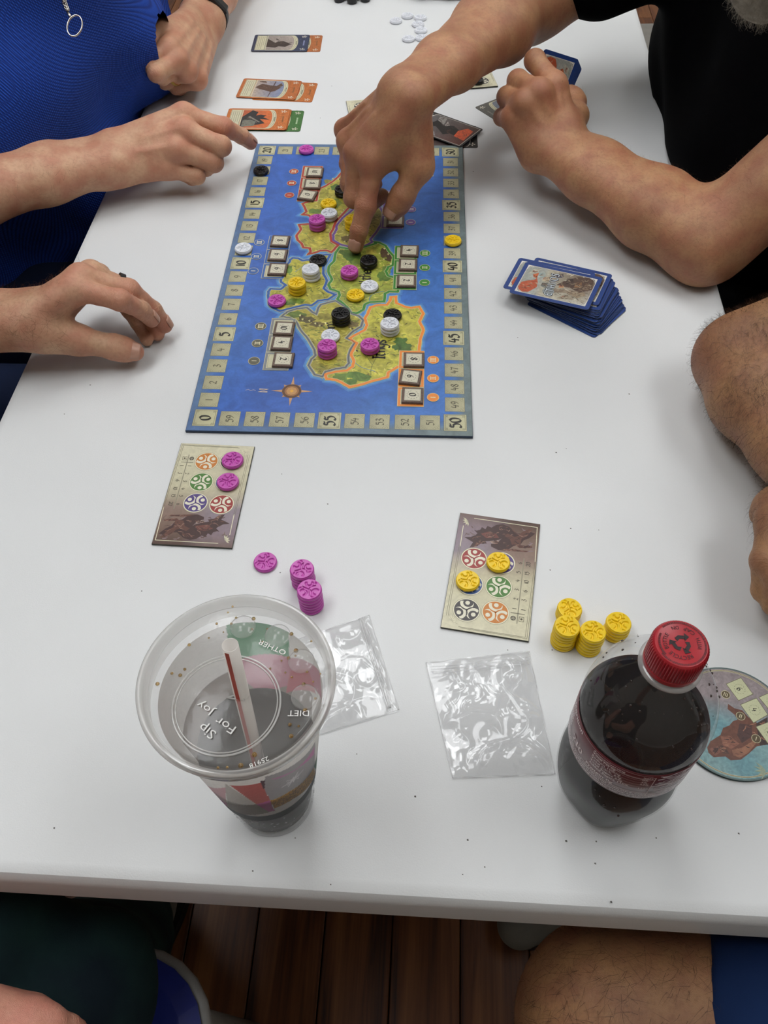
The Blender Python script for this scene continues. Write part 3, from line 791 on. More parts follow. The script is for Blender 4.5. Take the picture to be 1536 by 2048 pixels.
for k in range(len(prof)-1):
    for i in range(n): fs.append((k*n+i, k*n+(i+1) % n, (k+1)*n+(i+1) % n, (k+1)*n+i))
fs.append(tuple(range((len(prof)-1)*n, len(prof)*n)))
o = mesh_obj('tabletop', vs, fs, M_TABLE, tb); smooth_by_angle(o, 30)
MB().box((TX0+.05, TY0-1.05+.06, TABLE-.07), (TX0+.075, TY1-1.05-.06, TABLE-.036)).build('side_rail', M_GREYMET, tb)
MB().box((TX1-.075, TY0-1.05+.06, TABLE-.07), (TX1-.05, TY1-1.05-.06, TABLE-.036)).build('side_rail', M_GREYMET, tb)
for y in (.55, 1.62):
    g = MB().tube([(TX0+.09, y-1.05, TABLE-.05), (TX0+.09, y-1.05, .012)], .0125, 12).tube([(TX1-.09, y-1.05, TABLE-.05), (TX1-.09, y-1.05, .012)], .0125, 12).tube([(TX0+.09, y-1.05, .18), (TX1-.09, y-1.05, .18)], .01, 10)
    lg = g.build('leg_frame', M_GREYMET, tb, True)
    for x in (TX0+.09, TX1-.09): MB().lathe([(.016, 0), (.018, .004), (.018, .03), (.013, .034)], 16, cx=x, cy=y-1.05).build('foot_cap', M_RUBBER, lg)
# crumbs and specks of dirt on the plastic
sp = MB()
M_SPECK = mat('grit', '#7A7772', rough=.9, var=.2)
for px, py in [(283, 1182), (418, 965), (655, 1008), (563, 948), (620, 1330), (1100, 1140), (1197, 1060), (1141, 1057), (1150, 1240), (1104, 1300), (713, 1508), (590, 1676), (780, 1415), (830, 1593), (1083, 1573), (1015, 1300), (935, 1680), (1132, 1682), (1190, 1727), (1192, 1683), (1112, 905), (1132, 897), (1258, 788), (1035, 675), (250, 708), (256, 726), (128, 828), (180, 770), (1312, 1676), (1477, 1667), (1222, 1804), (505, 1742), (108, 1656), (661, 1769), (925, 1749), (969, 1734), (300, 200), (663, 172), (640, 236), (946, 343), (1160, 340), (560, 1145), (975, 1095)]:
    p = at(px+.5, py, 0); r = .0004+.0004*rng.random()
    sp.add([(p[0]-r, p[1]-r*.6, TABLE), (p[0]+r, p[1]-r, TABLE), (p[0]+r*.7, p[1]+r, TABLE), (p[0]-r, p[1]+r*.8, TABLE), (p[0], p[1], TABLE+r*.8)], [(0, 1, 4), (1, 2, 4), (2, 3, 4), (3, 0, 4), (3, 2, 1, 0)])
o = sp.build('table_grit', M_SPECK); tag(o, 'tiny dark crumbs and grit scattered over the white table', 'crumbs', None, 'stuff')

# ------------------------------------------------------------------ tokens
TH, TR = .0042, .01005
def token_mesh(name):
    b = MB().lathe([(TR*.90, 0), (TR*.90, .0005), (TR*.98, .0008), (TR, .0012), (TR, .0024), (TR*.98, .0030), (TR*.93, .0034), (TR*.93, .0041)], 96, cap0=True, cap1=False)
    n, m = 96, 28; vs = []
    for j in range(m):
        r = .93*(1-j/m)
        for i in range(n):
            x, y = r*math.cos(2*PI*i/n), r*math.sin(2*PI*i/n); vs.append((x*TR, y*TR, .0042-(.0013*relief(x/.93, y/.93) if j else .0001)))
    vs.append((0, 0, .0042-.0013*relief(0, 0)))
    b.add(vs, [(j*n+i, j*n+(i+1) % n, (j+1)*n+(i+1) % n, (j+1)*n+i) for j in range(m-1) for i in range(n)]+[((m-1)*n+i, (m-1)*n+(i+1) % n, m*n) for i in range(n)])
    return b
_tk = {}
def token(color, x, y, z, rot, label, group=None):
    if color not in _tk:
        o = token_mesh(color).build('game_token', TOKEN_M[color]); smooth_by_angle(o, 40); _tk[color] = o
    else:
        o = _tk[color].copy(); C.objects.link(o)
    o.location = (float(x), float(y), float(z)); o.rotation_euler = (0, 0, rot)
    tag(o, label, 'game token', group); return o
ORD = ['bottom', 'second from bottom', 'third from bottom', 'fourth from bottom', 'fifth from bottom', 'sixth from bottom']
def stack(color, px, py, n, desc, base=0.0, rot=None, group=None):
    """px,py: centre of the top face of the stack as seen"""
    p = at(px, py, base+n*TH)
    for i in range(n):
        r = rot if (rot is not None and i == n-1) else rng.random()*6.28
        jx, jy = (rng.uniform(-.0004, .0004), rng.uniform(-.0004, .0004)) if i < n-1 else (0, 0)
        if n == 1: lab = f'{color} disc {desc}'
        else: lab = f'{color} disc, {"top" if i == n-1 else ORD[i]} of the stack {desc}'
        token(color, p[0]+jx, p[1]+jy, TABLE+base+i*TH, r, lab, group or f'{color} discs')

# ------------------------------------------------------------------ main board
BC = np.array([-.0964, .8148]); BA = .01883; BW, BH, BT = .2764, .5270, .003
BZ = TABLE+.0004
gb = empty('game_board', (BC[0], BC[1], BZ), BA, 'large blue map board with numbered score track lying on the table', 'game board')
o = MB().box((-BW/2, -BH/2, 0), (BW/2, BH/2, BT), .0004).build('board_slab', M_BOARDEDGE, gb)
_c, _s = math.cos(BA), math.sin(BA)
def bl(px, py, h=.0036):
    p = at(px, py, h)[:2]-BC; return ((p[0]*_c+p[1]*_s)*1000, (-p[0]*_s+p[1]*_c)*1000)
b1 = lambda x, y: bl(360+x/2.56, 270+y/2.56)
class MM:      # millimetre front end for an Ink
    def __init__(s, ink): s.i = ink
MMS = .001
def mmp(pts): return [(x*MMS, y*MMS) for x, y in pts]
sea = Ink(); nx, ny = 40, 76
idx = {}
for j in range(ny+1):
    for i in range(nx+1):
        x = (-BW/2+.0004+(BW-.0008)*i/nx); y = (-BH/2+.0004+(BH-.0008)*j/ny); X, Y = x*1000, y*1000
        ed = min(X+138, 138-X, Y+263, 263-Y)
        blue = np.array([52, 94, 174.]); b2 = np.array([62, 112, 184.]); grey = np.array([118, 128, 118.]); g2 = np.array([84, 112, 150.])
        t = .5+.5*math.sin(X*.021+1.2*math.sin(Y*.013)); c = blue*(1-t)+b2*t
        edge = max(0, min(1, (19-ed)/13))
        right = max(0, min(1, (X+90)/200)) if (138-X < 20 or Y < -240 or Y > 250) else .15
        c = c*(1-edge*.9)+(grey*right+g2*(1-right))*edge*.9
        idx[i, j] = len(sea.v); sea.v.append((x, y, 1)); sea.c.append(lin(tuple(c)))
for j in range(ny):
    for i in range(nx): sea.f.append((idx[i, j], idx[i+1, j], idx[i+1, j+1], idx[i, j+1]))
sea.build('sea_print', M_SEA, gb, BT)
REG = {
 'red': [(835,185),(810,215),(780,240),(745,262),(715,275),(707,300),(700,335),(650,345),(628,352),(640,375),(648,393),(628,407),(660,412),(690,430),(680,455),(610,460),(620,484),(597,515),(602,538),(622,555),(632,577),(665,580),(668,600),(655,612),(690,603),(720,592),(750,592),(775,600),(810,565),(775,545),(770,505),(785,480),(798,445),(828,412),(865,372),(885,340),(905,290),(905,190)],
 'purple': [(870,396),(832,425),(802,465),(800,487),(784,512),(786,540),(820,560),(868,573),(905,585),(950,566),(985,548),(975,534),(1000,505),(1030,460),(1040,400),(1000,330),(950,320)],
 'green': [(817,575),(797,603),(790,645),(762,675),(760,700),(778,740),(760,768),(770,790),(812,803),(818,820),(806,840),(833,862),(857,883),(878,911),(905,913),(938,895),(946,868),(974,856),(1045,853),(1049,812),(1070,801),(1114,803),(1116,790),(1122,745),(1093,730),(1066,722),(1053,698),(1066,676),(1090,667),(1094,622),(1068,594),(1052,567),(1020,551),(997,548),(1003,556),(965,568),(900,588),(857,583)],
 'blue': [(660,640),(628,644),(604,632),(576,630),(563,640),(558,655),(548,662),(532,722),(516,742),(520,756),(542,770),(516,790),(464,788),(452,802),(452,832),(456,868),(480,888),(512,902),(548,892),(596,880),(640,870),(672,874),(708,848),(756,844),(796,818),(762,806),(736,786),(752,746),(734,710),(736,670),(756,640),(770,614),(740,614),(690,618)],
 'grey': [(520,930),(536,916),(552,905),(600,890),(650,885),(678,908),(698,918),(708,885),(722,868),(768,856),(798,850),(826,868),(862,890),(880,916),(915,927),(938,950),(926,983),(890,1003),(852,1040),(880,1052),(896,1064),(872,1100),(862,1140),(866,1168),(848,1190),(800,1197),(745,1212),(728,1238),(690,1228),(658,1180),(672,1148),(694,1128),(688,1100),(660,1052),(618,1000),(590,950),(560,936)],
 'orange': [(947,940),(962,915),(975,882),(1010,872),(1060,870),(1076,850),(1080,830),(1105,828),(1108,862),(1150,880),(1185,886),(1225,880),(1246,915),(1226,955),(1246,1000),(1230,1045),(1224,1105),(1200,1150),(1115,1188),(1068,1215),(1062,1240),(1000,1256),(940,1275),(868,1292),(835,1272),(800,1255),(752,1250),(745,1226),(795,1213),(855,1206),(884,1186),(890,1158),(876,1126),(892,1090),(906,1066),(868,1043),(902,1022),(944,1000),(958,974)]}
RC = {'red': '#A83A2C', 'purple': '#6B4C92', 'green': '#3E8436', 'blue': '#2F5C9E', 'grey': '#7E8284', 'orange': '#E88A35'}
LANDC = {'red': '#AEA444', 'purple': '#A69C48', 'green': '#98A03E', 'blue': '#B4AE44', 'grey': '#ACA246', 'orange': '#B9B446'}
regs = {k: [b1(*p) for p in v] for k, v in REG.items()}
def jag(pts, amp, n=3):
    out = []
    for i in range(len(pts)):
        a = np.array(pts[i]); b = np.array(pts[(i+1) % len(pts)])
        for j in range(n):
            t = j/n; p = a+(b-a)*t
            if j: p = p+nrg.uniform(-amp, amp, 2)
            out.append(tuple(p))
    return out
coast = Ink()
for q_, (k, pts) in enumerate(regs.items()):
    coast.stroke(mmp(pts), .011, '#4C80BE', 2+q_*.12, closed=True)
for q_, (k, pts) in enumerate(regs.items()): coast.stroke(mmp(pts), .0075, '#5E93C6', 3+q_*.12, closed=True)
for q_, (k, pts) in enumerate(regs.items()): coast.stroke(mmp(jag(pts, .8)), .0042, '#8FA870', 4+q_*.12, closed=True)
for k in range(26):
    x, y = rng.uniform(-100, 90), rng.uniform(-225, 215)
    coast.stroke(mmp([(x, y), (x+rng.uniform(4, 14), y+rng.uniform(-1, 1))]), .0004, '#35598F', 2); 
    if k % 3 == 0: coast.stroke(mmp([(x, y), (x, y-rng.uniform(4, 10))]), .0005, '#35598F', 2)
coast.build('coast_print', M_SEA, gb, BT)
land = Ink(True)
def inside(p, poly):
    x, y = p; c = False
    for i in range(len(poly)):
        x1, y1 = poly[i]; x2, y2 = poly[i-1]
        if (y1 > y) != (y2 > y) and x < (x2-x1)*(y-y1)/(y2-y1)+x1: c = not c
    return c
for k, pts in regs.items():
    land.poly(mmp(jag(pts, .5)), LANDC[k], 5)
    brush(land, mmp(pts), ['#7E8A36', '#6E7A34', '#C2BC58', '#CCC464', '#8C8238', '#A89E44', '#9AA040', '#D0C86C', '#76702E'], 170, .0055, 5.9, .0011)
def blob(cx, cy, rx, ry, n=14, w=.25, rot=0):
    out = []
    for i in range(n):
        a = 2*PI*i/n; q = 1+rng.uniform(-w, w); x, y = rx*q*math.cos(a), ry*q*math.sin(a)
        out.append((cx+x*math.cos(rot)-y*math.sin(rot), cy+x*math.sin(rot)+y*math.cos(rot)))
    return out
# painted fields, woods and hills (zoomed-photo coordinates)
for (x, y, rx, ry, c) in [(860,600,22,12,'#58702C'),(880,625,26,18,'#4E6A2A'),(1040,720,20,16,'#56742E'),(1060,690,14,12,'#6A8236'),(900,650,14,10,'#6E8238'),(800,270,16,12,'#56702E'),(760,240,14,9,'#8A8038'),(690,390,18,9,'#6A8238'),(800,350,14,18,'#7C8838'),(740,300,14,12,'#98923C'),(860,230,12,14,'#6F6A38'),(860,530,18,10,'#6E5E36'),(900,500,20,9,'#8A7C3C'),(1050,600,13,15,'#5E4A34'),(1070,630,8,12,'#4E3E2E'),(980,600,18,8,'#B2A848'),(650,760,22,9,'#BCB64C'),(560,860,18,7,'#5C7A32'),(600,850,20,8,'#6C8434'),(560,690,8,14,'#6A8838'),(700,830,20,8,'#9C983C'),(600,920,26,9,'#5E7030'),(650,945,24,9,'#5A5230'),(700,970,18,8,'#6E6034'),(740,930,16,9,'#8C8438'),(880,970,16,9,'#75663A'),(780,900,16,8,'#B2AC44'),(760,1160,20,10,'#C0BA50'),(1130,1060,16,13,'#4F7030'),(1150,1090,16,12,'#567434'),(1110,1085,10,8,'#48662C'),(900,1230,26,10,'#5C7C34'),(940,1245,22,8,'#648238'),(820,1235,18,8,'#6A8438'),(870,1265,18,7,'#608038'),(1060,970,22,12,'#C0B850'),(1150,940,20,14,'#B6B04A'),(980,1050,22,12,'#A89E42'),(940,1080,20,10,'#938438'),(1180,1000,14,20,'#B8B24C'),(980,1180,26,12,'#BEB84E'),(720,540,16,10,'#BCB04A'),(690,570,12,6,'#C2B84E'),(670,520,10,12,'#A89C3E')]:
    a = b1(x, y); s_ = .42
    land.poly(mmp(blob(a[0], a[1], rx*.42, ry*.62, 16, .3)), c, 7.4)
for (x, y) in [(850,540),(880,530),(910,540),(865,510),(900,515),(1020,600),(1050,580),(1070,610),(1040,630),(1075,655),(630,940),(660,950),(690,960),(720,975),(745,965),(620,925),(880,985),(860,960),(840,380),(860,350),(830,400),(930,1090),(900,1100),(1000,1090),(960,1060),(780,220),(815,225),(830,260)]:
    a = b1(x+rng.uniform(-6, 6), y+rng.uniform(-5, 5))
    land.poly(mmp([(a[0]-1.5, a[1]), (a[0]+2.2, a[1]+.6), (a[0]+3.2, a[1]-3), (a[0]+.3, a[1]-1.6)]), '#4B4228', 8.6)
    land.poly(mmp([(a[0]-1.8, a[1]-.2), (a[0]+.2, a[1]+1.2), (a[0]+.6, a[1]-1.8), (a[0]-.4, a[1]-2.6)]), '#D2CC8C', 9.8)
for pts in [[(590,700),(620,680),(640,660)],[(790,700),(812,735),(830,770),(855,790)],[(1045,800),(1000,810),(975,830),(970,860)],[(840,845),(850,825),(880,815)],[(740,1140),(735,1165),(800,1180),(840,1185)],[(900,1000),(935,1050),(925,1100),(960,1140),(985,1180)],[(1000,900),(1030,930),(1060,940)],[(1060,900),(1100,930),(1120,960)],[(700,790),(730,810),(740,840)],[(1010,1130),(980,1190),(978,1230)],[(640,500),(680,545),(720,540),(750,560)],[(1000,820),(1030,790),(1080,790)]]:
    land.stroke(mmp(spline([b1(*p) for p in pts], 4)), .0006, '#6F7A3E', 8.5)
for pts in [[(590,700),(620,680),(640,660)],[(1045,800),(1000,810),(972,830),(970,860)],[(890,1160),(930,1190),(1000,1210)]]:
    land.stroke(mmp(spline([b1(*p) for p in pts], 4)), .0007, '#5A7E9A', 8.7)
land.build('land_print', M_LAND, gb, BT)
bk = Ink()
for q_, (k, pts) in enumerate(regs.items()):
    j = jag(pts, .35)
    bk.stroke(mmp(j), .0040, '#C9C49A', 11+q_*.12, closed=True); bk.stroke(mmp(j), .0030, RC[k], 12+q_*.12, closed=True)
    if k in ('grey', 'green', 'blue'): bk.stroke(mmp(j), .0007, '#4A4E50' if k == 'grey' else RC[k], 13, closed=True)
def cellbox(x, y, big):
    w = 11.2 if big else 9.85; q = .001
    bk.rect((x-w)*q, (y-w)*q, (x+w)*q, (y+w)*q, '#5B5F52', 2)
    w -= .35
    c1, c2 = ('#C4C19C', '#B0AC8A') if big else ('#B4B08E', '#A5A182')
    bk.poly(mmp([(x-w, y-w), (x+w, y-w), (x+w, y+w), (x-w, y+w)]), [c2, c1, c1, c2], 3)
    if big:
        bk.frame((x-w+1.3)*q, (y-w+1.3)*q, (x+w-1.3)*q, (y+w-1.3)*q, .00035, '#6E6A50', 4)
        for sx in (-1, 1):
            for sy in (-1, 1):
                cx, cy = x+sx*(w-2.4), y+sy*(w-2.4)
                bk.frame((cx-1.2)*q, (cy-1.2)*q, (cx+1.2)*q, (cy+1.2)*q, .0003, '#6E6A50', 5)
                bk.rect((cx-.45)*q, (cy-.45)*q, (cx+.45)*q, (cy+.45)*q, '#6E6A50', 5)
    else:
        for sx in (-1, 1):
            for sy in (-1, 1):
                bk.stroke(mmp([(x+sx*(w-5), y+sy*(w-.6)), (x+sx*(w-.7), y+sy*(w-4.6))]), .0003, '#7A765C', 4)
                bk.stroke(mmp([(x+sx*(w-6.2), y+sy*(w-.6)), (x+sx*(w-6.8), y+sy*(w-1.6)), (x+sx*(w-.7), y+sy*(w-6.4))]), .00025, '#88846A', 4)
                bk.circle((x+sx*(w-1.7))*q, (y+sy*(w-1.7))*q, .0006, '#88846A', 4, 6)
for n_ in range(60):
    if n_ <= 20: x, y = -122, -246+24.65*n_
    elif n_ <= 30: x, y = -122+24.36*(n_-20), 247
    elif n_ <= 50: x, y = 121.6, 247-24.65*(n_-30)
    else: x, y = 121.6-24.36*(n_-50), -246.5
    big = n_ % 5 == 0
    cellbox(x, y, big)
    glyphs(bk, str(n_), x*.001, y*.001, .0105 if big else .0072, PI/2, '#1C1A14' if big else '#4E4B3A', 6, w=.21 if big else .15, nib=.7)
def zone(cx, ytop, col, side, rom=True):
    """three framed cells running down from ytop (mm), badges on one side"""
    for i in range(3):
        yc = ytop-13.7-27.3*i
        x0, x1, y0_, y1_ = cx-13.2, cx+13.2, yc-13.5, yc+13.5
        bk.rect(x0*.001, y0_*.001, x1*.001, y1_*.001, '#C9C49A', 14)
        bk.rect((x0+.5)*.001, (y0_+.5)*.001, (x1-.5)*.001, (y1_-.5)*.001, RC[col], 15)
        bk.rect((x0+3)*.001, (y0_+3)*.001, (x1-3)*.001, (y1_-3)*.001, '#C6C2A2', 16)
        bk.frame((x0+4.2)*.001, (y0_+4.2)*.001, (x1-4.2)*.001, (y1_-4.2)*.001, .0003, '#7A765C', 17)
        bx = cx+side*(22.2+(0 if side > 0 else 1.5))
        bk.circle(bx*.001, yc*.001, .0061, '#C9C49A', 14); bk.circle(bx*.001, yc*.001, .0056, RC[col] if col != 'grey' else '#5C5A4A', 15)
        nI = 3-i
        for q in range(nI):
            yy = yc+(q-(nI-1)/2)*2.1
            bk.rect((bx-2.5)*.001, (yy-.45)*.001, (bx+2.5)*.001, (yy+.45)*.001, '#E2DDB8', 16)
        if nI > 1:
            for e in (-2.5, 2.5): bk.rect((bx+e-.35)*.001, (yc-(nI*1.05+.3))*.001, (bx+e+.35)*.001, (yc+(nI*1.05+.3))*.001, '#E2DDB8', 16)
ZN = {'red': (-57, 209, -1), 'orange': (77.9, -144, 1)}
def zfit(pts): a = [b1(*p) for p in pts]; return sum(p[0] for p in a)/len(a), max(p[1] for p in a)
zx = {'blue': [(462,513),(570,522),(530,738),(415,735)], 'grey': [(470,938),(597,940),(553,1203),(425,1200)], 'green': [(1098,567),(1212,570),(1210,787),(1095,785)], }
for k, v in zx.items():
    a = [b1(*p) for p in v]; ZN[k] = (sum(p[0] for p in a)/4, (a[0][1]+a[1][1])/2, 1 if k == 'green' else -1)
pb_ = [b1(1032, 480), b1(1138, 483)]; ZN['purple'] = ((pb_[0][0]+pb_[1][0])/2, pb_[0][1]+82, 1)
for k, (cx, yt, sd) in ZN.items(): zone(cx, yt, k, sd)
# names of two realms, compass, scale panel
x, y = b1(950, 722); glyphs(bk, 'Althea', x*.001, y*.001, .0115, PI/2-.02, '#1A1810', 12, w=.17, gap=.56)
x, y = b1(1022, 1096); glyphs(bk, 'Ithys', x*.001, y*.001, .0120, PI/2-.02, '#1A1810', 12, w=.17, gap=.56)
x, y = b1(765, 990); glyphs(bk, 'on', x*.001, y*.001, .0115, PI/2-.02, '#1A1810', 12, w=.17, gap=.56)
x, y = b1(427, 1308); glyphs(bk, 'N', x*.001, y*.001, .0085, PI/2, '#D8C8B0', 12, w=.2)
cx, cy = b1(572, 1311)
bk.circle(cx*.001, cy*.001, .0098, '#9A6A3C', 8); bk.ring(cx*.001, cy*.001, .0072, .0094, '#5A3A20', 9); bk.circle(cx*.001, cy*.001, .0055, '#C09058', 9, 8); bk.circle(cx*.001, cy*.001, .0022, '#E0A838', 10, 4)
for i in range(8):
    a = i*PI/4; L1 = .0125 if i % 2 else .021
    if i == 4: L1 = .021
    bk.poly([(cx*.001+.0095*math.cos(a+.18), cy*.001+.0095*math.sin(a+.18)), (cx*.001+L1*math.cos(a), cy*.001+L1*math.sin(a)), (cx*.001+.0095*math.cos(a-.18), cy*.001+.0095*math.sin(a-.18))], '#C69A70', 8)
q = [b1(u, v) for u, v in ((335, 1307), (350, 1303), (362, 1309), (375, 1305), (388, 1308))]; bk.stroke(mmp(q), .0006, '#A8A8B8', 8)
x0, y0_ = bl(800, 352); x1, y1_ = bl(867, 322)
bk.rect(x0*.001, y0_*.001, x1*.001, y1_*.001, '#C8C6A8', 5); bk.rect((x1-4.5)*.001, (y0_+1)*.001, (x1-1)*.001, (y1_-1)*.001, '#4A5878', 6)
for i in range(8): bk.rect((x1-4.0)*.001, (y0_+2+i*2.3)*.001, (x1-1.5)*.001, (y0_+3.1+i*2.3)*.001, '#C8C6A8', 7)
for i in range(7): bk.rect((x1-9-i*5)*.001, (y0_+1)*.001, (x1-7-i*5)*.001, (y0_+2)*.001, '#4A5878', 7)
# runic squiggles and small marks on the map
for (u, v) in [(990, 935), (540, 800), (835, 808), (990, 1190), (710, 1205)]:
    x, y = b1(u, v)
    for r in (1.2, 2.4): bk.stroke(mmp([(x+r*math.cos(t), y+r*math.sin(t)) for t in np.linspace(-1.2, 1.9, 8)]), .0004, '#5C5430', 7)
bk.build('track_and_border_print', M_INK, gb, BT)

# glory tiles: thick brown-edged squares with a paper face
def tile(px, py, num, rot, label, zbase=BT+.0004+.0007, th=.0026):
    p = at(px, py, zbase+th)
    e = empty('value_tile', (p[0], p[1], TABLE+zbase), rot, label, 'game tile', 'square number tiles')
    w, w2 = .0106, .0101
    v = [(-w, -w, 0), (w, -w, 0), (w, w, 0), (-w, w, 0), (-w, -w, th*.7), (w, -w, th*.7), (w, w, th*.7), (-w, w, th*.7), (-w2, -w2, th), (w2, -w2, th), (w2, w2, th), (-w2, w2, th)]
    f = [(3, 2, 1, 0), (8, 9, 10, 11)]+[(r*4+i, r*4+(i+1) % 4, r*4+4+(i+1) % 4, r*4+4+i) for r in (0, 1) for i in range(4)]
    mesh_obj('tile_block', v, f, M_TILEWOOD, e)
    k = Ink(); q = .0080
    k.rect(-q-.0004, -q-.0004, q+.0004, q+.0004, '#4A3A30', 1); k.rect(-q, -q, q, q, '#CFCAB4', 2); k.frame(-q+.0007, -q+.0007, q-.0007, q-.0007, .0002, '#9A9680', 3)
    for i in range(11):
        a = PI*.62+2*PI*i/11*.9; r = .0056
        cx, cy = r*math.cos(a), r*math.sin(a)
        k.poly([(cx+.0013*math.cos(a+1.9), cy+.0013*math.sin(a+1.9)), (cx+.0004*math.cos(a+.4), cy+.0004*math.sin(a+.4)), (cx-.0013*math.cos(a+1.9), cy-.0013*math.sin(a+1.9)), (cx-.0004*math.cos(a+.4), cy-.0004*math.sin(a+.4))], '#8E8B78', 3)
    glyphs(k, num, 0, 0, .0066, -PI/2, '#221E16', 4, w=.20)
    k.build('tile_face', M_INK, e, th)
def t1(x, y): return 360+x/2.56, 270+y/2.56
for (x, y, n_, r, col, rn) in [(690, 188, '10', BA-.02, 'red', 'III'), (677, 248, '8', BA-.01, 'red', 'II'), (653, 305, '0', BA-.22, 'red', 'I'),
                           (512, 540, '8', BA-.04, 'blue', 'III'), (500, 611, '6', BA-.03, 'blue', 'II'), (500, 684, '6', BA-.03, 'blue', 'I'),
                           (533, 987, '10', BA-.03, 'grey', 'III'), (521, 1062, '4', BA-.03, 'grey', 'II'), (529, 1147, '2', BA-.02, 'grey', 'I'),
                           (1175, 590, '4', BA-.02, 'green', 'III'), (1167, 661, '2', BA-.01, 'green', 'II'), (1160, 744, '2', BA, 'green', 'I'),
                           (1198, 1147, '8', BA+.0, 'orange', 'III'), (1180, 1236, '6', BA-.12, 'orange', 'II'), (1191, 1330, '0', BA-.02, 'orange', 'I'),
                           (1103, 436, '4', BA, 'purple', 'I'), (1106, 370, '6', BA-.03, 'purple', 'II')]:
    tile(*t1(x, y), n_, r, f'brown-edged square tile showing {n_}, on the {col} frame beside the {rn} badge')
BTOP = .0004+BT+.0007
def s1(col, x, y, n_, desc, rot=None): stack(col, *t1(x, y), n_, desc, base=BTOP, rot=rot)
s1('pink', 646, 68, 1, 'on the score track cell 22 at the top edge of the board', .4)
s1('black', 414, 175, 1, 'on the score track cell 18 at the left edge of the board', .2)
s1('white', 323, 574, 1, 'on the score track cell 11 at the left edge of the board', .3)
s1('yellow', 1398, 534, 1, 'on the score track cell 38 at the right edge of the board', .1)
s1('black', 832, 272, 2, 'in the red realm beside the reaching fingers', .5)
s1('yellow', 760, 345, 1, 'in the red realm above the white stack', .9)
s1('white', 763, 394, 2, 'in the red realm beside the pink stack', .2)
s1('pink', 701, 427, 3, 'in the red realm beside the white pair', .6)
s1('yellow', 884, 427, 3, 'in the purple realm under the pointing finger', .8)
s1('black', 706, 634, 1, 'in the blue realm behind the white stack', .3)
s1('white', 668, 682, 3, 'in the blue realm', 1.4)
s1('yellow', 597, 752, 3, 'in the blue realm beside the white stack', 1.9)
s1('pink', 495, 842, 1, 'on the coast of the blue realm', 1.6)
s1('black', 966, 636, 2, 'in the green realm just below the pointing fingertip', .8)
s1('pink', 867, 690, 2, 'in the green realm', 1.6)
s1('white', 970, 768, 1, 'in the green realm touching the yellow one', .7)
s1('yellow', 898, 813, 1, 'in the green realm touching the white one', .4)
s1('black', 822, 908, 3, 'in the grey realm', .9)
s1('white', 770, 1022, 1, 'in the grey realm behind the pink stack', .5)
s1('pink', 752, 1074, 3, 'in the grey realm before the white disc', .1)
s1('black', 1088, 916, 1, 'in the orange realm behind the white stack', 2.1)
s1('white', 1074, 960, 3, 'in the orange realm before the black disc', 1.7)
s1('pink', 972, 1068, 2, 'in the orange realm beside the name lettering', .3)
# loose stacks on the table
stack('pink', 530, 1122, 1, 'lying alone on the table between the cup and the player board', rot=.5)
stack('pink', 603.5, 1137, 5, 'farther from the cup', rot=.9)
stack('pink', 618.5, 1178, 6, 'nearer to the cup', rot=.1)
stack('yellow', 1140, 1216, 3, 'farthest from the bottle', rot=1.2)
stack('yellow', 1135, 1251, 6, 'nearest the right player board', rot=.2)
stack('yellow', 1187, 1262, 6, 'middle front by the bottle', rot=.4)
stack('yellow', 1238, 1244, 4, 'nearest the bottle neck', rot=.1)
for i, (px, py) in enumerate([(792, 39), (815, 29), (841, 33), (836, 46), (842, 58), (843, 73), (817, 75)]):
    stack('white', px, py, 1, ['leftmost of the loose ones at the far end', 'farthest of the loose ones at the far end', 'far right of the loose ones at the far end', 'in the middle of the loose cluster at the far end', 'below the middle of the loose cluster at the far end', 'half under the reaching arm at the far end', 'nearest of the loose ones at the far end'][i], rot=i*1.1)
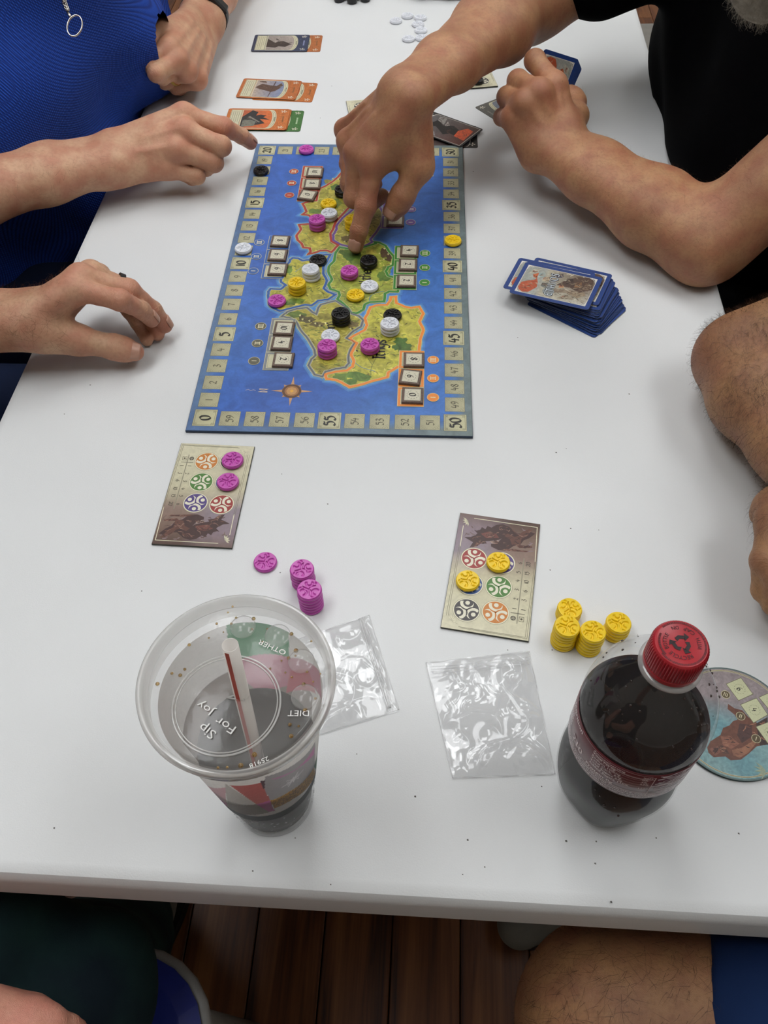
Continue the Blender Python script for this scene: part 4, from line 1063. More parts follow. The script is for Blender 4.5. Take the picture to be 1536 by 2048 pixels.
# ------------------------------------------------------------------ player boards
PW_, PH_ = .0708, .1185
def ornament(k, f, x, y, s, ang, layer):
    """small lily-like corner ornament"""
    pts = []
    ca, sa = math.cos(ang), math.sin(ang)
    T = lambda a, b: f(x+(a*ca-b*sa)*s, y+(a*sa+b*ca)*s)
    for a in (-1.1, -.45, .2, .85, 1.5):
        t = math.radians(45)+a*.8; L_ = 1.0
        k.poly([T(0, 0), T(.55*math.cos(t-.22), .55*math.sin(t-.22)), T(L_*math.cos(t), L_*math.sin(t)), T(.55*math.cos(t+.22), .55*math.sin(t+.22))], '#E4DFC0', layer)
        k.stroke([T(.1*math.cos(t), .1*math.sin(t)), T(.95*math.cos(t), .95*math.sin(t))], .0002, '#5A5440', layer+1)
def player_board(corners, label, flip, covered, partial=False, zz=.0004):
    """corners: TL, TR, BR, BL of the board as printed (picture end at the bottom), in photo pixels"""
    P4 = [at(px, py, .0024)[:2] for px, py in corners]
    c = sum(P4)/4; X = (P4[1]-P4[0]+P4[2]-P4[3]); ang = math.atan2(X[1], X[0])
    e = empty('player_board', (c[0], c[1], TABLE+zz), ang, label, 'player board', 'card player boards')
    MB().box((-PW_/2, -PH_/2, 0), (PW_/2, PH_/2, .0018), .0002).build('board_slab', M_PBEDGE, e)
    # artwork is laid out in the units of an enlarged view of the left board, then mapped to the slab
    H = homog([(318, 95), (885, 122), (705, 910), (83, 878)], [(-PW_/2+.0003, PH_/2-.0003), (PW_/2-.0003, PH_/2-.0003), (PW_/2-.0003, -PH_/2+.0003), (-PW_/2+.0003, -PH_/2+.0003)])
    g = Ink(True); w, h = PW_/2-.0003, PH_/2-.0003
    rows = [(1, '#CFCAAE'), (.45, '#C9C4A6'), (.1, '#C2BC9E'), (-.12, '#A79B84'), (-.3, '#8A7468'), (-.75, '#6E5648'), (-1, '#4A3228')]
    cols = [-1, -.3, .3, 1]
    right = {'#8A7468': '#8D8088', '#6E5648': '#84727A', '#4A3228': '#6E5850', '#A79B84': '#B0A594'}
    for (a, ca), (b, cb) in zip(rows[:-1], rows[1:]):
        for i in range(3):
            f0 = lambda cc, x: cc if x < .2 else right.get(cc, cc)
            g.poly([(cols[i]*w, b*h), (cols[i+1]*w, b*h), (cols[i+1]*w, a*h), (cols[i]*w, a*h)], [f0(cb, cols[i]), f0(cb, cols[i+1]), f0(ca, cols[i+1]), f0(ca, cols[i])], 1)
    if not partial:
        dk, md, lt = '#3E2420', '#5E3A2E', '#8A6450'
        for pts, c_ in [([(135,800),(190,760),(235,740),(270,700),(320,690),(380,650),(440,650),(490,670),(490,690),(440,700),(400,740),(430,725),(500,710),(560,700),(600,690),(620,660),(655,648),(625,690),(690,722),(640,728),(600,745),(585,760),(610,785),(590,780),(560,790),(545,812),(520,798),(500,825),(470,815),(430,840),(380,850),(330,835),(280,790),(210,790),(170,810)], dk),
                        ([(270,690),(330,700),(340,740),(380,760),(350,780),(300,760),(270,770),(240,800),(180,830),(150,830),(200,780),(250,750)], md),
                        ([(230,655),(380,650),(420,655),(330,668),(210,662)], md), ([(180,690),(280,680),(300,700),(180,702)], md),
                        ([(420,740),(520,730),(560,760),(500,780),(440,770)], '#6B3A30'), ([(370,680),(400,700),(385,735),(345,700)], '#B09A88'), ([(420,700),(470,690),(500,708),(430,722)], '#A89284'),
                        ([(300,790),(370,795),(430,810),(400,835),(340,830)], lt), ([(520,690),(600,680),(610,745),(540,720)], '#4A2C26'), ([(560,640+50),(600,660),(640,650),(600,700)], md)]:
            g.poly([H(*p) for p in pts], c_, 2)
            brush(g, [H(*p) for p in pts], ['#2E1A18', '#4A2C24', '#6E4636', '#7E584A', '#3A221E', '#8E6C5A'], 14, .004, 3.2, .00045)
        brush(g, [H(180, 640), H(700, 660), H(680, 860), H(130, 840)], ['#8A767A', '#6E5850', '#7E6C70', '#5E463C'], 60, .005, 1.2, .0007)
    else:
        pass
    g.build('board_painting', M_PBART, e, .0018)
    k = Ink()
    FR = [H(336, 113), H(868, 143), H(690, 890), H(110, 850)]
    k.stroke([H(336, 113), H(770, 134)], .0003, '#6E6A54', 5); k.stroke([H(336, 113), H(175, 600)], .0003, '#6E6A54', 5); k.stroke([H(326, 106), H(760, 128)], .0003, '#6E6A54', 5); k.stroke([H(326, 106), H(165, 600)], .0003, '#6E6A54', 5)
    k.stroke([H(835, 190), H(720, 660)], .0003, '#6E6A54', 5); k.stroke([H(848, 190), H(730, 660)], .0003, '#6E6A54', 5)
    k.stroke([H(178, 590), H(110, 850), H(600, 876)], .0006, '#E4DFC0', 5); k.stroke([H(725, 650), H(690, 810)], .0006, '#E4DFC0', 5)
    ornament(k, lambda a, b: H(a, b), 815, 160, 42, math.radians(80), 6); ornament(k, lambda a, b: H(a, b), 650, 850, 46, math.radians(-80), 6)
    ics = [((513, 238), '#C47A30'), ((708, 235), '#3E3A3A'), ((470, 398), '#4A7A34'), ((672, 398), '#38558E'), ((425, 560), '#4E3C7A'), ((628, 572), '#96302C')]
    R = .0107
    for (cx, cy), col in ics:
        x, y = H(cx, cy)
        k.circle(x, y, R+.0007, '#8A8468', 5, 36); k.circle(x, y, R+.0004, '#DDD9BE', 6, 36); k.circle(x, y, R-.0005, col, 7, 36)
        for q in triskele(R*.97, -PI/2): k.poly([(x+a, y+b) for a, b in q], '#DDD9C4', 8)
        for q in triskele_slots(R*.97, -PI/2): k.poly([(x+a, y+b) for a, b in q], col, 9)
    k.stroke([H(378, 185), H(255, 608)], .0008, '#8E8A74', 5); k.stroke([H(315, 242), H(410, 248)], .0008, '#8E8A74', 5)
    x, y = H(343, 213); k.frame(x-.0019, y-.0021, x+.0019, y+.0021, .00035, '#5A5440', 6); k.circle(x, y, .001, '#5A5440', 6, 8)
    x, y = H(398, 215); k.circle(x, y, .0022, '#4A4438', 6, 14); [k.poly([(x+a, y+b) for a, b in q], '#A8A48C', 7) for q in triskele(.0019, 0)]
    for n_, p1_, p2_ in (('1', (380, 273), (320, 270)), ('2', (360, 333), (305, 330)), ('3', (344, 392), (288, 388)), ('4', (328, 452), (268, 448)), ('5', (313, 508), (253, 506)), ('6', (292, 572), (232, 568))):
        m = {'1': '1', '2': '3', '3': '6', '4': '10', '5': '15', '6': '20'}[n_]
        x, y = H(*p1_); glyphs(k, n_, x, y, .0034, -PI/2, '#3A362A', 6, w=.15)
        x, y = H(*p2_); glyphs(k, m, x, y, .0036, -PI/2, '#3A362A', 6, w=.15)
    k.build('board_printing', M_INK, e, .0018)
    return e, H
PBL = [(362.8, 884.7), (510.5, 891.8), (463.6, 1097), (301.6, 1088.6)]
PBR = [(1059.2, 1283.4), (881, 1255), (920.3, 1024.3), (1079.6, 1047.4)]
player_board(PBL, 'player board with two pink discs on it, left of the table centre', False, ())
player_board(PBR, 'player board with two yellow discs on it, in front of the clear bags', True, ())
# two more across the table, mostly behind the reaching arm
def pb_from_world(c, ang, label, z=.0004):
    ca, sa = math.cos(ang), math.sin(ang)
    def px(u, v):
        w = np.array([c[0]+u*ca-v*sa, c[1]+u*sa+v*ca, TABLE+.0024]); d = w-CAMP; z_ = d@FX
        return 768+FOC*(d@RX)/z_, 1024-FOC*(d@UX)/z_
    w, h = PW_/2, PH_/2
    return player_board([px(-w, h), px(w, h), px(w, -h), px(-w, -h)], label, False, (), False, z)
# far left one: its far-left corner shows, long side running right
TLc = np.array([-.1294, 1.1984]); a = math.atan2(1.2056-1.1984, -.0912+.1294)+.0
d1 = np.array([math.cos(a), math.sin(a)]); d2 = np.array([d1[1], -d1[0]])
cc = TLc+d1*PH_/2+d2*PW_/2
pb_from_world(cc, a+PI/2, 'beige player board partly hidden under the reaching forearm and hand', .0004)
BRc = np.array([.0881, 1.2504]); a = math.atan2(1.2504-1.2396, .0881-.0351)
d1 = np.array([math.cos(a), math.sin(a)]); d2 = np.array([-d1[1], d1[0]])
cc = BRc-d1*PH_/2+d2*PW_/2
pb_from_world(cc, a-PI/2, 'beige player board beyond the reaching forearm with a black disc on it', .0004)
stack('black', 954, 158, 1, 'on the far player board beyond the reaching forearm', base=.0030, rot=.3)
stack('pink', 464.5, 918, 1, 'on the farther circle of the left player board', base=.0030, rot=.55)
stack('pink', 455, 961, 1, 'on the nearer circle of the left player board', base=.0030, rot=.15)
stack('yellow', 997, 1122, 1, 'on the purple circle of the right player board', base=.0030, rot=.0)
stack('yellow', 936, 1159, 1, 'on the blue circle of the right player board', base=.0030, rot=.4)

# ------------------------------------------------------------------ cards
CW, CH, CT = .0875, .0575, .00032      # long side along x
def round_rect(w, h, r, n=4):
    return rounded(-w/2, -h/2, w/2, h/2, r, n)
def card_slab(name='card_stock', m=None):
    return MB().prism(round_rect(CW, CH, .0035), 0, CT)
def card_at(c, ang, z, label, group, edge, art, tilt=None, name='playing_card'):
    e = empty(name, (c[0], c[1], TABLE+z), ang, label, 'card', group)
    if tilt is not None: e.rotation_euler = (tilt[0], tilt[1], ang)
    card_slab().build('card_stock', edge, e)
    art(e)
    return e
def squig(k, x0, y0, x1, y1, w, col, layer, n=9):
    """a line of tiny unreadable lettering"""
    x0, y0, x1, y1 = map(float, (x0, y0, x1, y1)); L_ = math.hypot(x1-x0, y1-y0); ux, uy = (x1-x0)/L_, (y1-y0)/L_
    t = 0
    while t < L_:
        s_ = rng.uniform(.0006, .0022); e = min(L_, t+s_)
        k.stroke([(x0+ux*t, y0+uy*t), (x0+ux*e, y0+uy*e)], w, col, layer); t = e+.0004
def front_art(border, scene, small=False, tint='#C9C4A6'):
    """face of a card lying with its title end towards +x"""
    def f(e):
        w, h = CW/2, CH/2; k = Ink(); P = Ink(True)
        P.poly(round_rect(CW-.0004, CH-.0004, .0033), border, 1)
        for i in range(40):
            x, y = rng.uniform(.021, w-.002), rng.uniform(-h+.002, h-.002)
            P.stroke([(x, y), (x+rng.uniform(-.003, .003), y+rng.uniform(.002, .005))], .0004, scene[4], 2)
        k.poly([(-w+.005, -h+.0035), (-w+.0205, -h+.0035), (-w+.0205, h-.0035), (-w+.005, h-.0035)], tint, 3)
        k.frame(-w+.0058, -h+.0043, -w+.0197, h-.0043, .0004, '#5A5844', 4)
        for i in range(4):
            x = -w+.0085+i*.0028; squig(k, x, h-.008, x, -h+.008-(i == 3)*-.012, .0006, '#6A6650', 5)
        bx = 31; arc = [(.0185-.0, h-.0032)]+[(.0185+.0085*math.cos(t)*1.0, (h-.0032)*math.sin(t)) for t in np.linspace(PI/2, -PI/2, 12)]+[(.0185, -h+.0032)]
        k.poly([(-w+.021, -h+.0032)]+[(x, y) for x, y in arc[::-1]]+[(-w+.021, h-.0032)], tint, 3)
        arc2 = [(.0135+.0075*math.cos(t), (h-.0045)*math.sin(t)) for t in np.linspace(PI/2, -PI/2, 12)]
        P.poly([(-w+.0222, -h+.0045)]+arc2[::-1]+[(-w+.0222, h-.0045)], [scene[0]]+[scene[1]]*12+[scene[0]], 5)
        for pts, c_ in scene[2]:
            pp_ = [(-w+.0222+u*.0425, (v-.5)*(CH-.010)) for u, v in pts]; P.poly(pp_, c_, 6); brush(P, pp_, ['#2A1C18', '#4A352C', '#6A5244', '#1C1614', '#86705E'], 10, .004, 7.2, .0005)
        k.stroke([(.0185+.0072*math.cos(t), (h-.006)*math.sin(t)) for t in np.linspace(PI*.42, -PI*.42, 10)], .0004, '#6A6650', 5)
        k.stroke([(.0158+.0072*math.cos(t), (h-.006)*math.sin(t)) for t in np.linspace(PI*.42, -PI*.42, 10)], .0004, '#6A6650', 5)
        squig(k, .0245, .006, .0245, -.006, .0012, '#57543E', 6)
        for sy in (-1, 1):
            cx, cy = w-.0085, sy*(h-.0072)
            for a in (0, 1.3, 2.6, 4.1, 5.2):
                k.poly([(cx, cy), (cx+.0042*math.cos(a-.3), cy+.003*math.sin(a-.3)), (cx+.0046*math.cos(a+.2), cy+.0036*math.sin(a+.2))], '#E6E0CC', 5)
        squig(k, w-.0075, .0085, w-.0075, -.0085, .0022, scene[3], 5)
        P.build('card_painting', M_PAINT, e, CT); k.build('card_lettering', M_INK, e, CT)
    return f
FIG1 = [([(.0,.2),(.35,.15),(.45,.25),(.7,.2),(.8,.3),(.95,.38),(.8,.42),(.98,.52),(.78,.5),(.6,.62),(.4,.6),(.3,.5),(.0,.8)], '#33241F'), ([(.3,.75),(.6,.55),(.5,.62),(.32,.82)], '#3A2A24'), ([(.25,.4),(.35,.55),(.3,.62)], '#B0A49A'), ([(.5,.5),(.6,.45),(.55,.6)], '#8A7A70')]
FIG2 = [([(.0,.55),(.2,.45),(.5,.35),(.6,.3),(.75,.4),(.9,.62),(.7,.7),(.5,.72),(.2,.8)], '#553A2C'), ([(.55,.02),(.58,.02),(.66,.98),(.62,.98)], '#4A3026'), ([(.6,.5),(.95,.72),(.85,.9)], '#5E4436'), ([(.1,.9),(.35,.85),(.3,.98),(.05,.98)], '#6E5548')]
FIG3 = [([(.0,.6),(.3,1),(.5,.9),(.45,.7),(.6,.75),(.8,.7),(.7,.6),(.95,.45),(.6,.5),(.8,.25),(.5,.15),(.0,.05)], '#1E1A1C'), ([(.05,.05),(.45,.1),(.5,.35),(.3,.45),(.05,.4)], '#6E7064'), ([(.2,.6),(.6,.3),(.63,.33),(.25,.66)], '#7A746A'), ([(.0,.0),(.15,.0),(.1,.12)], '#7A2A22')]
SC1 = ('#8C827C', '#A0938A', FIG1, '#8C93B8', '#4A5070'); SC2 = ('#A8988A', '#77809A', FIG2, '#8A5A34', '#8E4A1E'); SC3 = ('#A84E2C', '#C8662E', FIG3, '#8A5A34', '#9A5420'); SC4 = ('#A84E2C', '#7E3424', FIG3, '#B0C8A0', '#3A6A2C')
M_CE = mat('card_edge_dark', '#23262E', rough=.7, var=.1, nscale=400); M_CO = mat('card_edge_orange', '#7E4526', rough=.7, var=.1, nscale=400); M_CG = mat('card_edge_green', '#20401C', rough=.7, var=.1, nscale=400)
c1 = (np.array([-.2933, 1.4078])+[-.2057, 1.4106]+[-.2012, 1.3516]+[-.2891, 1.3487])/4; a1 = .03
card_at(c1+[.0200, .0015], a1, 0, 'orange-titled card sticking out from under the navy card', 'cards laid out on the left', M_CO, front_art('#A8602E', SC2))
card_at(c1, a1, .0011, 'navy-bordered card with a dark horned figure, farthest of the left cards', 'cards laid out on the left', M_CE, front_art('#27304C', SC1))
c2 = (np.array([-.2877, 1.2634])+[-.1998, 1.2580]+[-.2019, 1.1990]+[-.2889, 1.2040])/4; a2 = -.06
card_at(c2+[.0240, -.0040], a2+.01, 0, 'orange card sticking out from under the centaur-like archer card', 'cards laid out on the left', M_CO, front_art('#B4662C', SC3))
card_at(c2, a2, .0011, 'orange-bordered card with a brown archer on a pale sky', 'cards laid out on the left', M_CO, front_art('#B0622C', SC2))
c3 = (np.array([-.2960, 1.1687])+[-.2065, 1.1700]+[-.2042, 1.1139]+[-.2898, 1.1162])/4; a3 = .012
card_at(c3+[.0195, .0005], a3, 0, 'green-titled card sticking out from under the fiery orange card', 'cards laid out on the left', M_CG, front_art('#3A6A30', SC4))
card_at(c3+[.0015, .0020], a3-.015, .0011, 'orange card almost hidden beneath the fiery orange card', 'cards laid out on the left', M_CO, front_art('#B4662C', SC3))
card_at(c3, a3, .0022, 'orange-bordered card with a fiery picture, by the pointing finger', 'cards laid out on the left', M_CO, front_art('#BC6A2E', SC3))
# dark dragon cards by the board corner
def dragon_art(flipx=1):
    def f(e):
        w, h = CW/2, CH/2; P = Ink(True); k = Ink()
        P.poly(round_rect(CW-.0004, CH-.0004, .0033), '#1C1A1A', 1)
        q = [(-w+.019, -h+.003), (w-.0035, -h+.003), (w-.0035, h-.003), (-w+.019, h-.003)]
        k.poly([(-w+.0185+.006*math.cos(t)-.004, (h-.0025)*math.sin(t)) for t in np.linspace(PI/2, PI*1.5, 10)]+[(w-.003, -h+.0025), (w-.003, h-.0025)], '#C8C2B8', 2)
        P.poly([(-w+.019+.005*math.cos(t)-.004, (h-.0033)*math.sin(t)) for t in np.linspace(PI/2, PI*1.5, 10)]+[(w-.0038, -h+.0033), (w-.0038, h-.0033)], ['#5E5A5A']*10+['#5A2A1E', '#43281F'], 4)
        for pts, c_ in [([(.0,.3),(.2,.45),(.5,.2),(.6,.35),(.9,.3),(.75,.6),(.5,.75),(.3,.6),(.1,.8)], '#1A1514'), ([(.72,.3),(.98,.25),(.95,.8),(.8,.85),(.68,.6)], '#C2502A'), ([(.8,.45),(.96,.4),(.9,.7)], '#E0703A'), ([(.1,.75),(.3,.65),(.22,.98),(.05,.95)], '#8A8680'), ([(.0,.0),(.4,.02),(.3,.18),(.1,.3)], '#8C8A88'), ([(.35,.5),(.42,.7),(.3,.85)], '#A49C94'), ([(.4,.3),(.6,.45),(.5,.6)], '#4A2A20')]:
            pp_ = [(-w+.017+u*.066, (v-.5)*(CH-.008)) for u, v in pts]; P.poly(pp_, c_, 5); brush(P, pp_, [c_, '#141010', '#3A2620', '#2A1A18', '#6E4638'], 9, .005, 6.2, .0006)
        for sy in (-1, 1):
            cx, cy = -w+.0075, sy*(h-.009)
            for a in (0, 1.6, 3.0, 4.4): k.poly([(cx, cy), (cx+.004*math.cos(a-.3), cy+.004*math.sin(a-.3)), (cx+.0045*math.cos(a+.3), cy+.0045*math.sin(a+.3))], '#D8D2C6', 4)
        squig(k, -w+.0075, .008, -w+.0075, -.008, .002, '#8A857C', 4)
        P.build('card_painting', M_PAINT, e, CT); k.build('card_lettering', M_INK, e, CT)
    return f
def wpt(px, py, h=0): return at(px, py, h)[:2]
# lower one, square to the board: near right corner at (955,296)
cr = wpt(955, 297); a = PI+.02
card_at(cr+np.array([-CW/2, CH/2])+[0, .0000]+[.0, .0], PI*0+.02+PI, 0, 'black dragon card lying square to the top edge of the board', 'black cards by the board corner', M_CE, dragon_art())
R_ = wpt(968, 261, .002); B_ = wpt(919, 299, .002); v = R_-B_; ang = math.atan2(v[1], v[0])
dshort = v/np.linalg.norm(v); dl = np.array([-dshort[1], dshort[0]])
cc = (R_+B_)/2+dl*CW/2
card_at(cc, math.atan2(-dl[1], -dl[0]), .0040, 'black dragon card lying askew on the other black card', 'black cards by the board corner', M_CE, dragon_art(), name='playing_card')
# grey cards under the hand that holds the cards
Lc = wpt(949, 215); v = wpt(999, 246)-Lc; v /= np.linalg.norm(v); dl = np.array([-v[1], v[0]])
cc = Lc+v*CH/2+dl*CW/2
card_at(cc, math.atan2(-dl[1], -dl[0]), 0, 'grey-bordered card showing left of the hand holding cards', 'grey cards under the hand', M_CE, front_art('#5A5852', ('#8C8A88', '#6E7480', FIG1, '#8E8A80', '#45433E')))
Rc = wpt(1176, 250); v2 = np.array([math.cos(.35), math.sin(.35)]); n2 = np.array([-v2[1], v2[0]])
card_at(Rc-v2*CW/2+n2*CH/2, .35, .0011, 'dark-edged card corner showing right of the wrist holding cards', 'grey cards under the hand', M_CE, front_art('#4A3630', ('#8C7468', '#6E5A50', FIG2, '#8E8A80', '#35241E')))

# card backs: blue border and a painted battle
BACKV = []
def back_print():
    w, h = CW/2, CH/2; P = Ink(True); k = Ink()
    k.poly(round_rect(CW-.0004, CH-.0004, .0033), '#284484', 1)
    for i in range(140):
        x, y = rng.uniform(-w+.001, w-.001), rng.choice([-1, 1])*rng.uniform(h-.0045, h-.001)
        k.stroke([(x, y), (min(x+rng.uniform(.001, .004), w-.0006), y+rng.uniform(-.0004, .0004))], .0004, '#20386E', 2)
    k.rect(-w+.0048, -h+.0048, w-.0048, h-.0048, '#D8D6CC', 3)
    x0, x1, y0, y1 = -w+.0054, w-.0054, -h+.0054, h-.0054
    N_ = 12
    def colr(u, v):
        a = np.array([150, 160, 160.]); b = np.array([176, 170, 150.]); c_ = np.array([92, 74, 62.]); d = np.array([196, 192, 176.])
        t = min(1, max(0, (u-.35)/.5)); top_ = b*(1-t)+c_*t; low = b*(1-t)+d*t
        q = (1-v)*1.0; r = top_*(v)+low*(1-v); 
        if u < .3: r = r*.4+a*.6
        return lin(tuple(r))
    for i in range(N_):
        for j in range(8):
            us = [i/N_, (i+1)/N_]; vs_ = [j/8, (j+1)/8]
            n = len(P.v)
            for (u, v) in ((us[0], vs_[0]), (us[1], vs_[0]), (us[1], vs_[1]), (us[0], vs_[1])):
                P.v.append((x0+(x1-x0)*u, y0+(y1-y0)*v, 4)); P.c.append(colr(u, v))
            P.f.append((n, n+1, n+2, n+3))
    U = lambda u, v: (x0+(x1-x0)*u, y0+(y1-y0)*v)
    for pts, c_ in [([(.0,.05),(.06,.0),(.18,.05),(.26,.28),(.24,.45),(.2,.6),(.17,.5),(.1,.45),(.02,.35)], '#B4583A'), ([(.14,.62),(.2,.58),(.19,.8),(.12,.7)], '#C2683F'), ([(.05,.7),(.15,.75),(.2,.95),(.1,.9)], '#B8B6A4'), ([(.2,.62),(.3,.72),(.27,.85),(.2,.8)], '#9FB0AC'), ([(.3,.35),(.4,.3),(.38,.5),(.3,.48)], '#6A706C'),
                    ([(.28,.55),(.5,.6),(.45,.78),(.3,.7)], '#B8A68A'), ([(.5,.5),(.6,.75),(.75,.95),(.95,.98),(1,.6),(.85,.4),(.7,.5)], '#57443A'), ([(.62,.6),(.72,.68),(.68,.85),(.6,.8)], '#3A2E2A'), ([(.75,.55),(.85,.6),(.82,.78),(.74,.72)], '#8A6648'), ([(.86,.55),(.95,.5),(.97,.75),(.88,.78)], '#6A5446'),
                    ([(.4,.1),(.55,.25),(.7,.3),(.85,.45),(.7,.42),(.5,.35)], '#8C7C6A'), ([(.6,.05),(.8,.1),(.82,.25),(.66,.22)], '#A09480'), ([(.7,.3),(.85,.2),(.95,.35),(.9,.48)], '#9C8A72'), ([(.45,.75),(.55,.8),(.52,.95),(.44,.9)], '#4E4A58'), ([(.35,.2),(.45,.15),(.42,.3)], '#7A7468'), ([(.55,.42),(.62,.45),(.6,.55),(.54,.52)], '#C09468')]:
        P.poly([U(*p) for p in pts], c_, 5); brush(P, [U(*p) for p in pts], [c_, '#4A3A32', '#8E7C66', '#A89A82', c_, '#5A463A' if c_[1] < 'A' else '#8E3A28'], 14, .005, 6.3, .0006)
    brush(P, [U(.3, 0), U(1, 0), U(1, 1), U(.3, 1)], ['#4A3A30', '#A89C84', '#D2CCB4', '#6E5C4C', '#8C8070', '#9C9078'], 80, .005, 5.2, .0006)
    for sx in (-1, 1):
        for sy in (-1, 1):
            cx, cy = sx*(w-.0052), sy*(h-.0052)
            k.poly([(cx, cy), (cx-sx*.0085, cy), (cx-sx*.006, cy-sy*.0018), (cx-sx*.0028, cy-sy*.0032), (cx-sx*.0016, cy-sy*.006), (cx, cy-sy*.0085)], '#E0DED4', 7)
            k.stroke([(cx-sx*.007, cy-sy*.0008), (cx-sx*.002, cy-sy*.0022), (cx-sx*.0008, cy-sy*.007)], .0004, '#55524A', 8)
            k.stroke([(cx-sx*.0045, cy-sy*.0006), (cx-sx*.0012, cy-sy*.0045)], .0004, '#55524A', 8)
    # title running across the card
    tx = x0+(x1-x0)*.44
    k.circle(tx, y0+(y1-y0)*.22, .0062, '#8C9494', 6, 20)
    glyphs(k, 'ETHNOS', tx, 0, .0084, PI/2+.06, '#22262C', 8.5, w=.36, gap=.80)
    glyphs(k, 'ETHNOS', tx, 0, .0084, PI/2+.06, '#C8D2D8', 10, w=.14, gap=.80)
    return P, k
PBK, KBK = back_print()
M_CB = mat('card_edge_blue', '#56607A', rough=.6, var=.3, nscale=900)
def back_card(loc, rot, label, group):
    e = empty('playing_card', loc, 0, label, 'card', group); e.rotation_euler = rot
    card_slab().build('card_stock', M_CB, e); PBK.build('card_painting', M_PAINT, e, CT); KBK.build('card_lettering', M_INK, e, CT)
    return e
# the draw pile: cards spilled to the left on top of a lower, squarer pile
tpc = np.array([[.1080, .8053], [.1849, .7753], [.1672, .7207], [.0867, .7531]]).mean(0)
btc = np.array([(.11+.2177)/2, (.7623+.7655)/2-.004])
P0 = back_card((tpc[0], tpc[1], TABLE+.0218), (.03, -.05, -.372), 'topmost card of the messy blue-backed draw pile, shifted to the left', 'blue-backed draw pile')
def dup_card(loc, rot, label, group='blue-backed draw pile'):
    c = copy_tree(P0); c.location = loc; c.rotation_euler = rot; c['label'] = label; c['group'] = group; return c
dup_card((tpc[0]-.0065, tpc[1]+.0095, TABLE+.0205), (.02, -.05, -.36), 'second card of the draw pile, peeking out on the left behind the top card')
dup_card((tpc[0]+.012, tpc[1]+.011, TABLE+.0196), (.01, -.03, -.37), 'third card of the draw pile, peeking out behind the top card')
base_ang = -.50
for i in range(40):
    f = i/39; z = .0002+i*.00047
    ang = -.66+.29*f**1.1+rng.uniform(-.035, .035)
    cx = .1630-.014*f+rng.uniform(-.0022, .0022); cy = .7570+.012*f+rng.uniform(-.0022, .0022)
    if i == 0: cx -= .003; cy -= .005
    lab = 'blue-backed card in the fanned lower part of the draw pile' if i else 'lowest card of the draw pile, its near edge sticking out on the table'
    dup_card((cx, cy, TABLE+z), (0, 0, ang), lab)
# cards held in the hand
hd = at(1108, 150, .13)
HR = (math.radians(24), math.radians(4), -1.0)
def card_in_hand():
    TRp = at(1158, 119, .105); TL = step_to(TRp, 1089, 97, CH, 1)
    y = (TL-TRp)/np.linalg.norm(TL-TRp)
    d = at(1120, 220, 0)-CAMP; d /= np.linalg.norm(d)
    t = ((TRp-CAMP)@y)/(d@y); X = CAMP+d*t
    x = (X-TRp); x /= np.linalg.norm(x)
    n = np.cross(x, y)
    if n@(CAMP-TRp) < 0: x, y, n, = x, y, -n
    return TRp, TL, x, y, n
TRp, TLp, hx, hy, hn = card_in_hand()
# right-handed axes: long side towards the wrist
rx_ = hx; ry_ = np.cross(hn, rx_)
ctr = (TRp+TLp)/2+hx*CW/2
Mh = Matrix(((rx_[0], ry_[0], hn[0], ctr[0]), (rx_[1], ry_[1], hn[1], ctr[1]), (rx_[2], ry_[2], hn[2], ctr[2]), (0, 0, 0, 1)))
if np.linalg.det(np.array(Mh)[:3, :3]) < 0: print('LEFT HANDED')
labs = ['front blue-backed card of the hand held by the person in black', 'second blue-backed card of the hand held by the person in black']
for i in range(9):
    c = copy_tree(P0)
    off = Vector(tuple(-hn*(.00045*i)+ry_*(.0011*i)*(1 if i else 0)+rx_*(.0006*i)))
    c.matrix_world = Matrix.Translation(off) @ Mh @ Matrix.Rotation(-.012*i, 4, 'Z')
    c['label'] = labs[i] if i < 2 else ('blue-backed card fanned behind the front ones in the held hand of cards' if i < 8 else 'rearmost blue-backed card of the hand held by the person in black')
    c['group'] = 'cards held in the left hand'

# ------------------------------------------------------------------ paper cup with lid and straw
CB = at(549, 1594, 0); CB[2] = TABLE
cup = empty('drink_cup', CB, 0, 'large plastic drink cup with translucent lid and striped straw', 'cup')
CUPH = .178
M_CUPCLR = clear('cup_plastic', (.96, .96, .96), gloss=.03, rough=.08, haze=.03, fres=1.15)
M_LID = clear('lid_plastic', (.97, .97, .97), gloss=.03, rough=.16, haze=.22, hazecol=(.96, .96, .94), bump=.15, bscale=120)
M_LIDRIM = clear('lid_rim_plastic', (.97, .97, .96), gloss=.07, rough=.12, haze=.36, hazecol=(.92, .92, .90))
M_COLA = mat('cola', '#180C09', rough=.35, var=.2, nscale=50, spec=.2, col2='#0A0504')
M_ICE = mat('bubbles_on_plastic', '#B9B9BC', rough=.2, var=.1)
def cup_ink():
    m = ink_material('cup_ink', .05, 500, .3); nt = m.node_tree; N = nt.nodes; L = nt.links; b = N['Principled BSDF']
    tl = N.new('ShaderNodeBsdfTranslucent'); src = b.inputs['Base Color'].links[0].from_socket; L.new(src, tl.inputs[0])
    mx = N.new('ShaderNodeMixShader'); mx.inputs[0].default_value = .6; L.new(b.outputs[0], mx.inputs[1]); L.new(tl.outputs[0], mx.inputs[2]); L.new(mx.outputs[0], N['Material Output'].inputs[0])
    return m
def cup_r(h): return .0275+(.0462-.0275)*min(1, h/CUPH)
b = MB().lathe([(.0005, .004), (.0255, .004), (.0268, .0), (.0278, .0), (cup_r(.01), .01), (cup_r(.06), .06), (cup_r(.12), .12), (cup_r(CUPH-.004), CUPH-.004), (.0478, CUPH-.002), (.048, CUPH)], 64, cap0=False, cap1=False)
b.build('cup_wall', M_CUPCLR, cup, True)
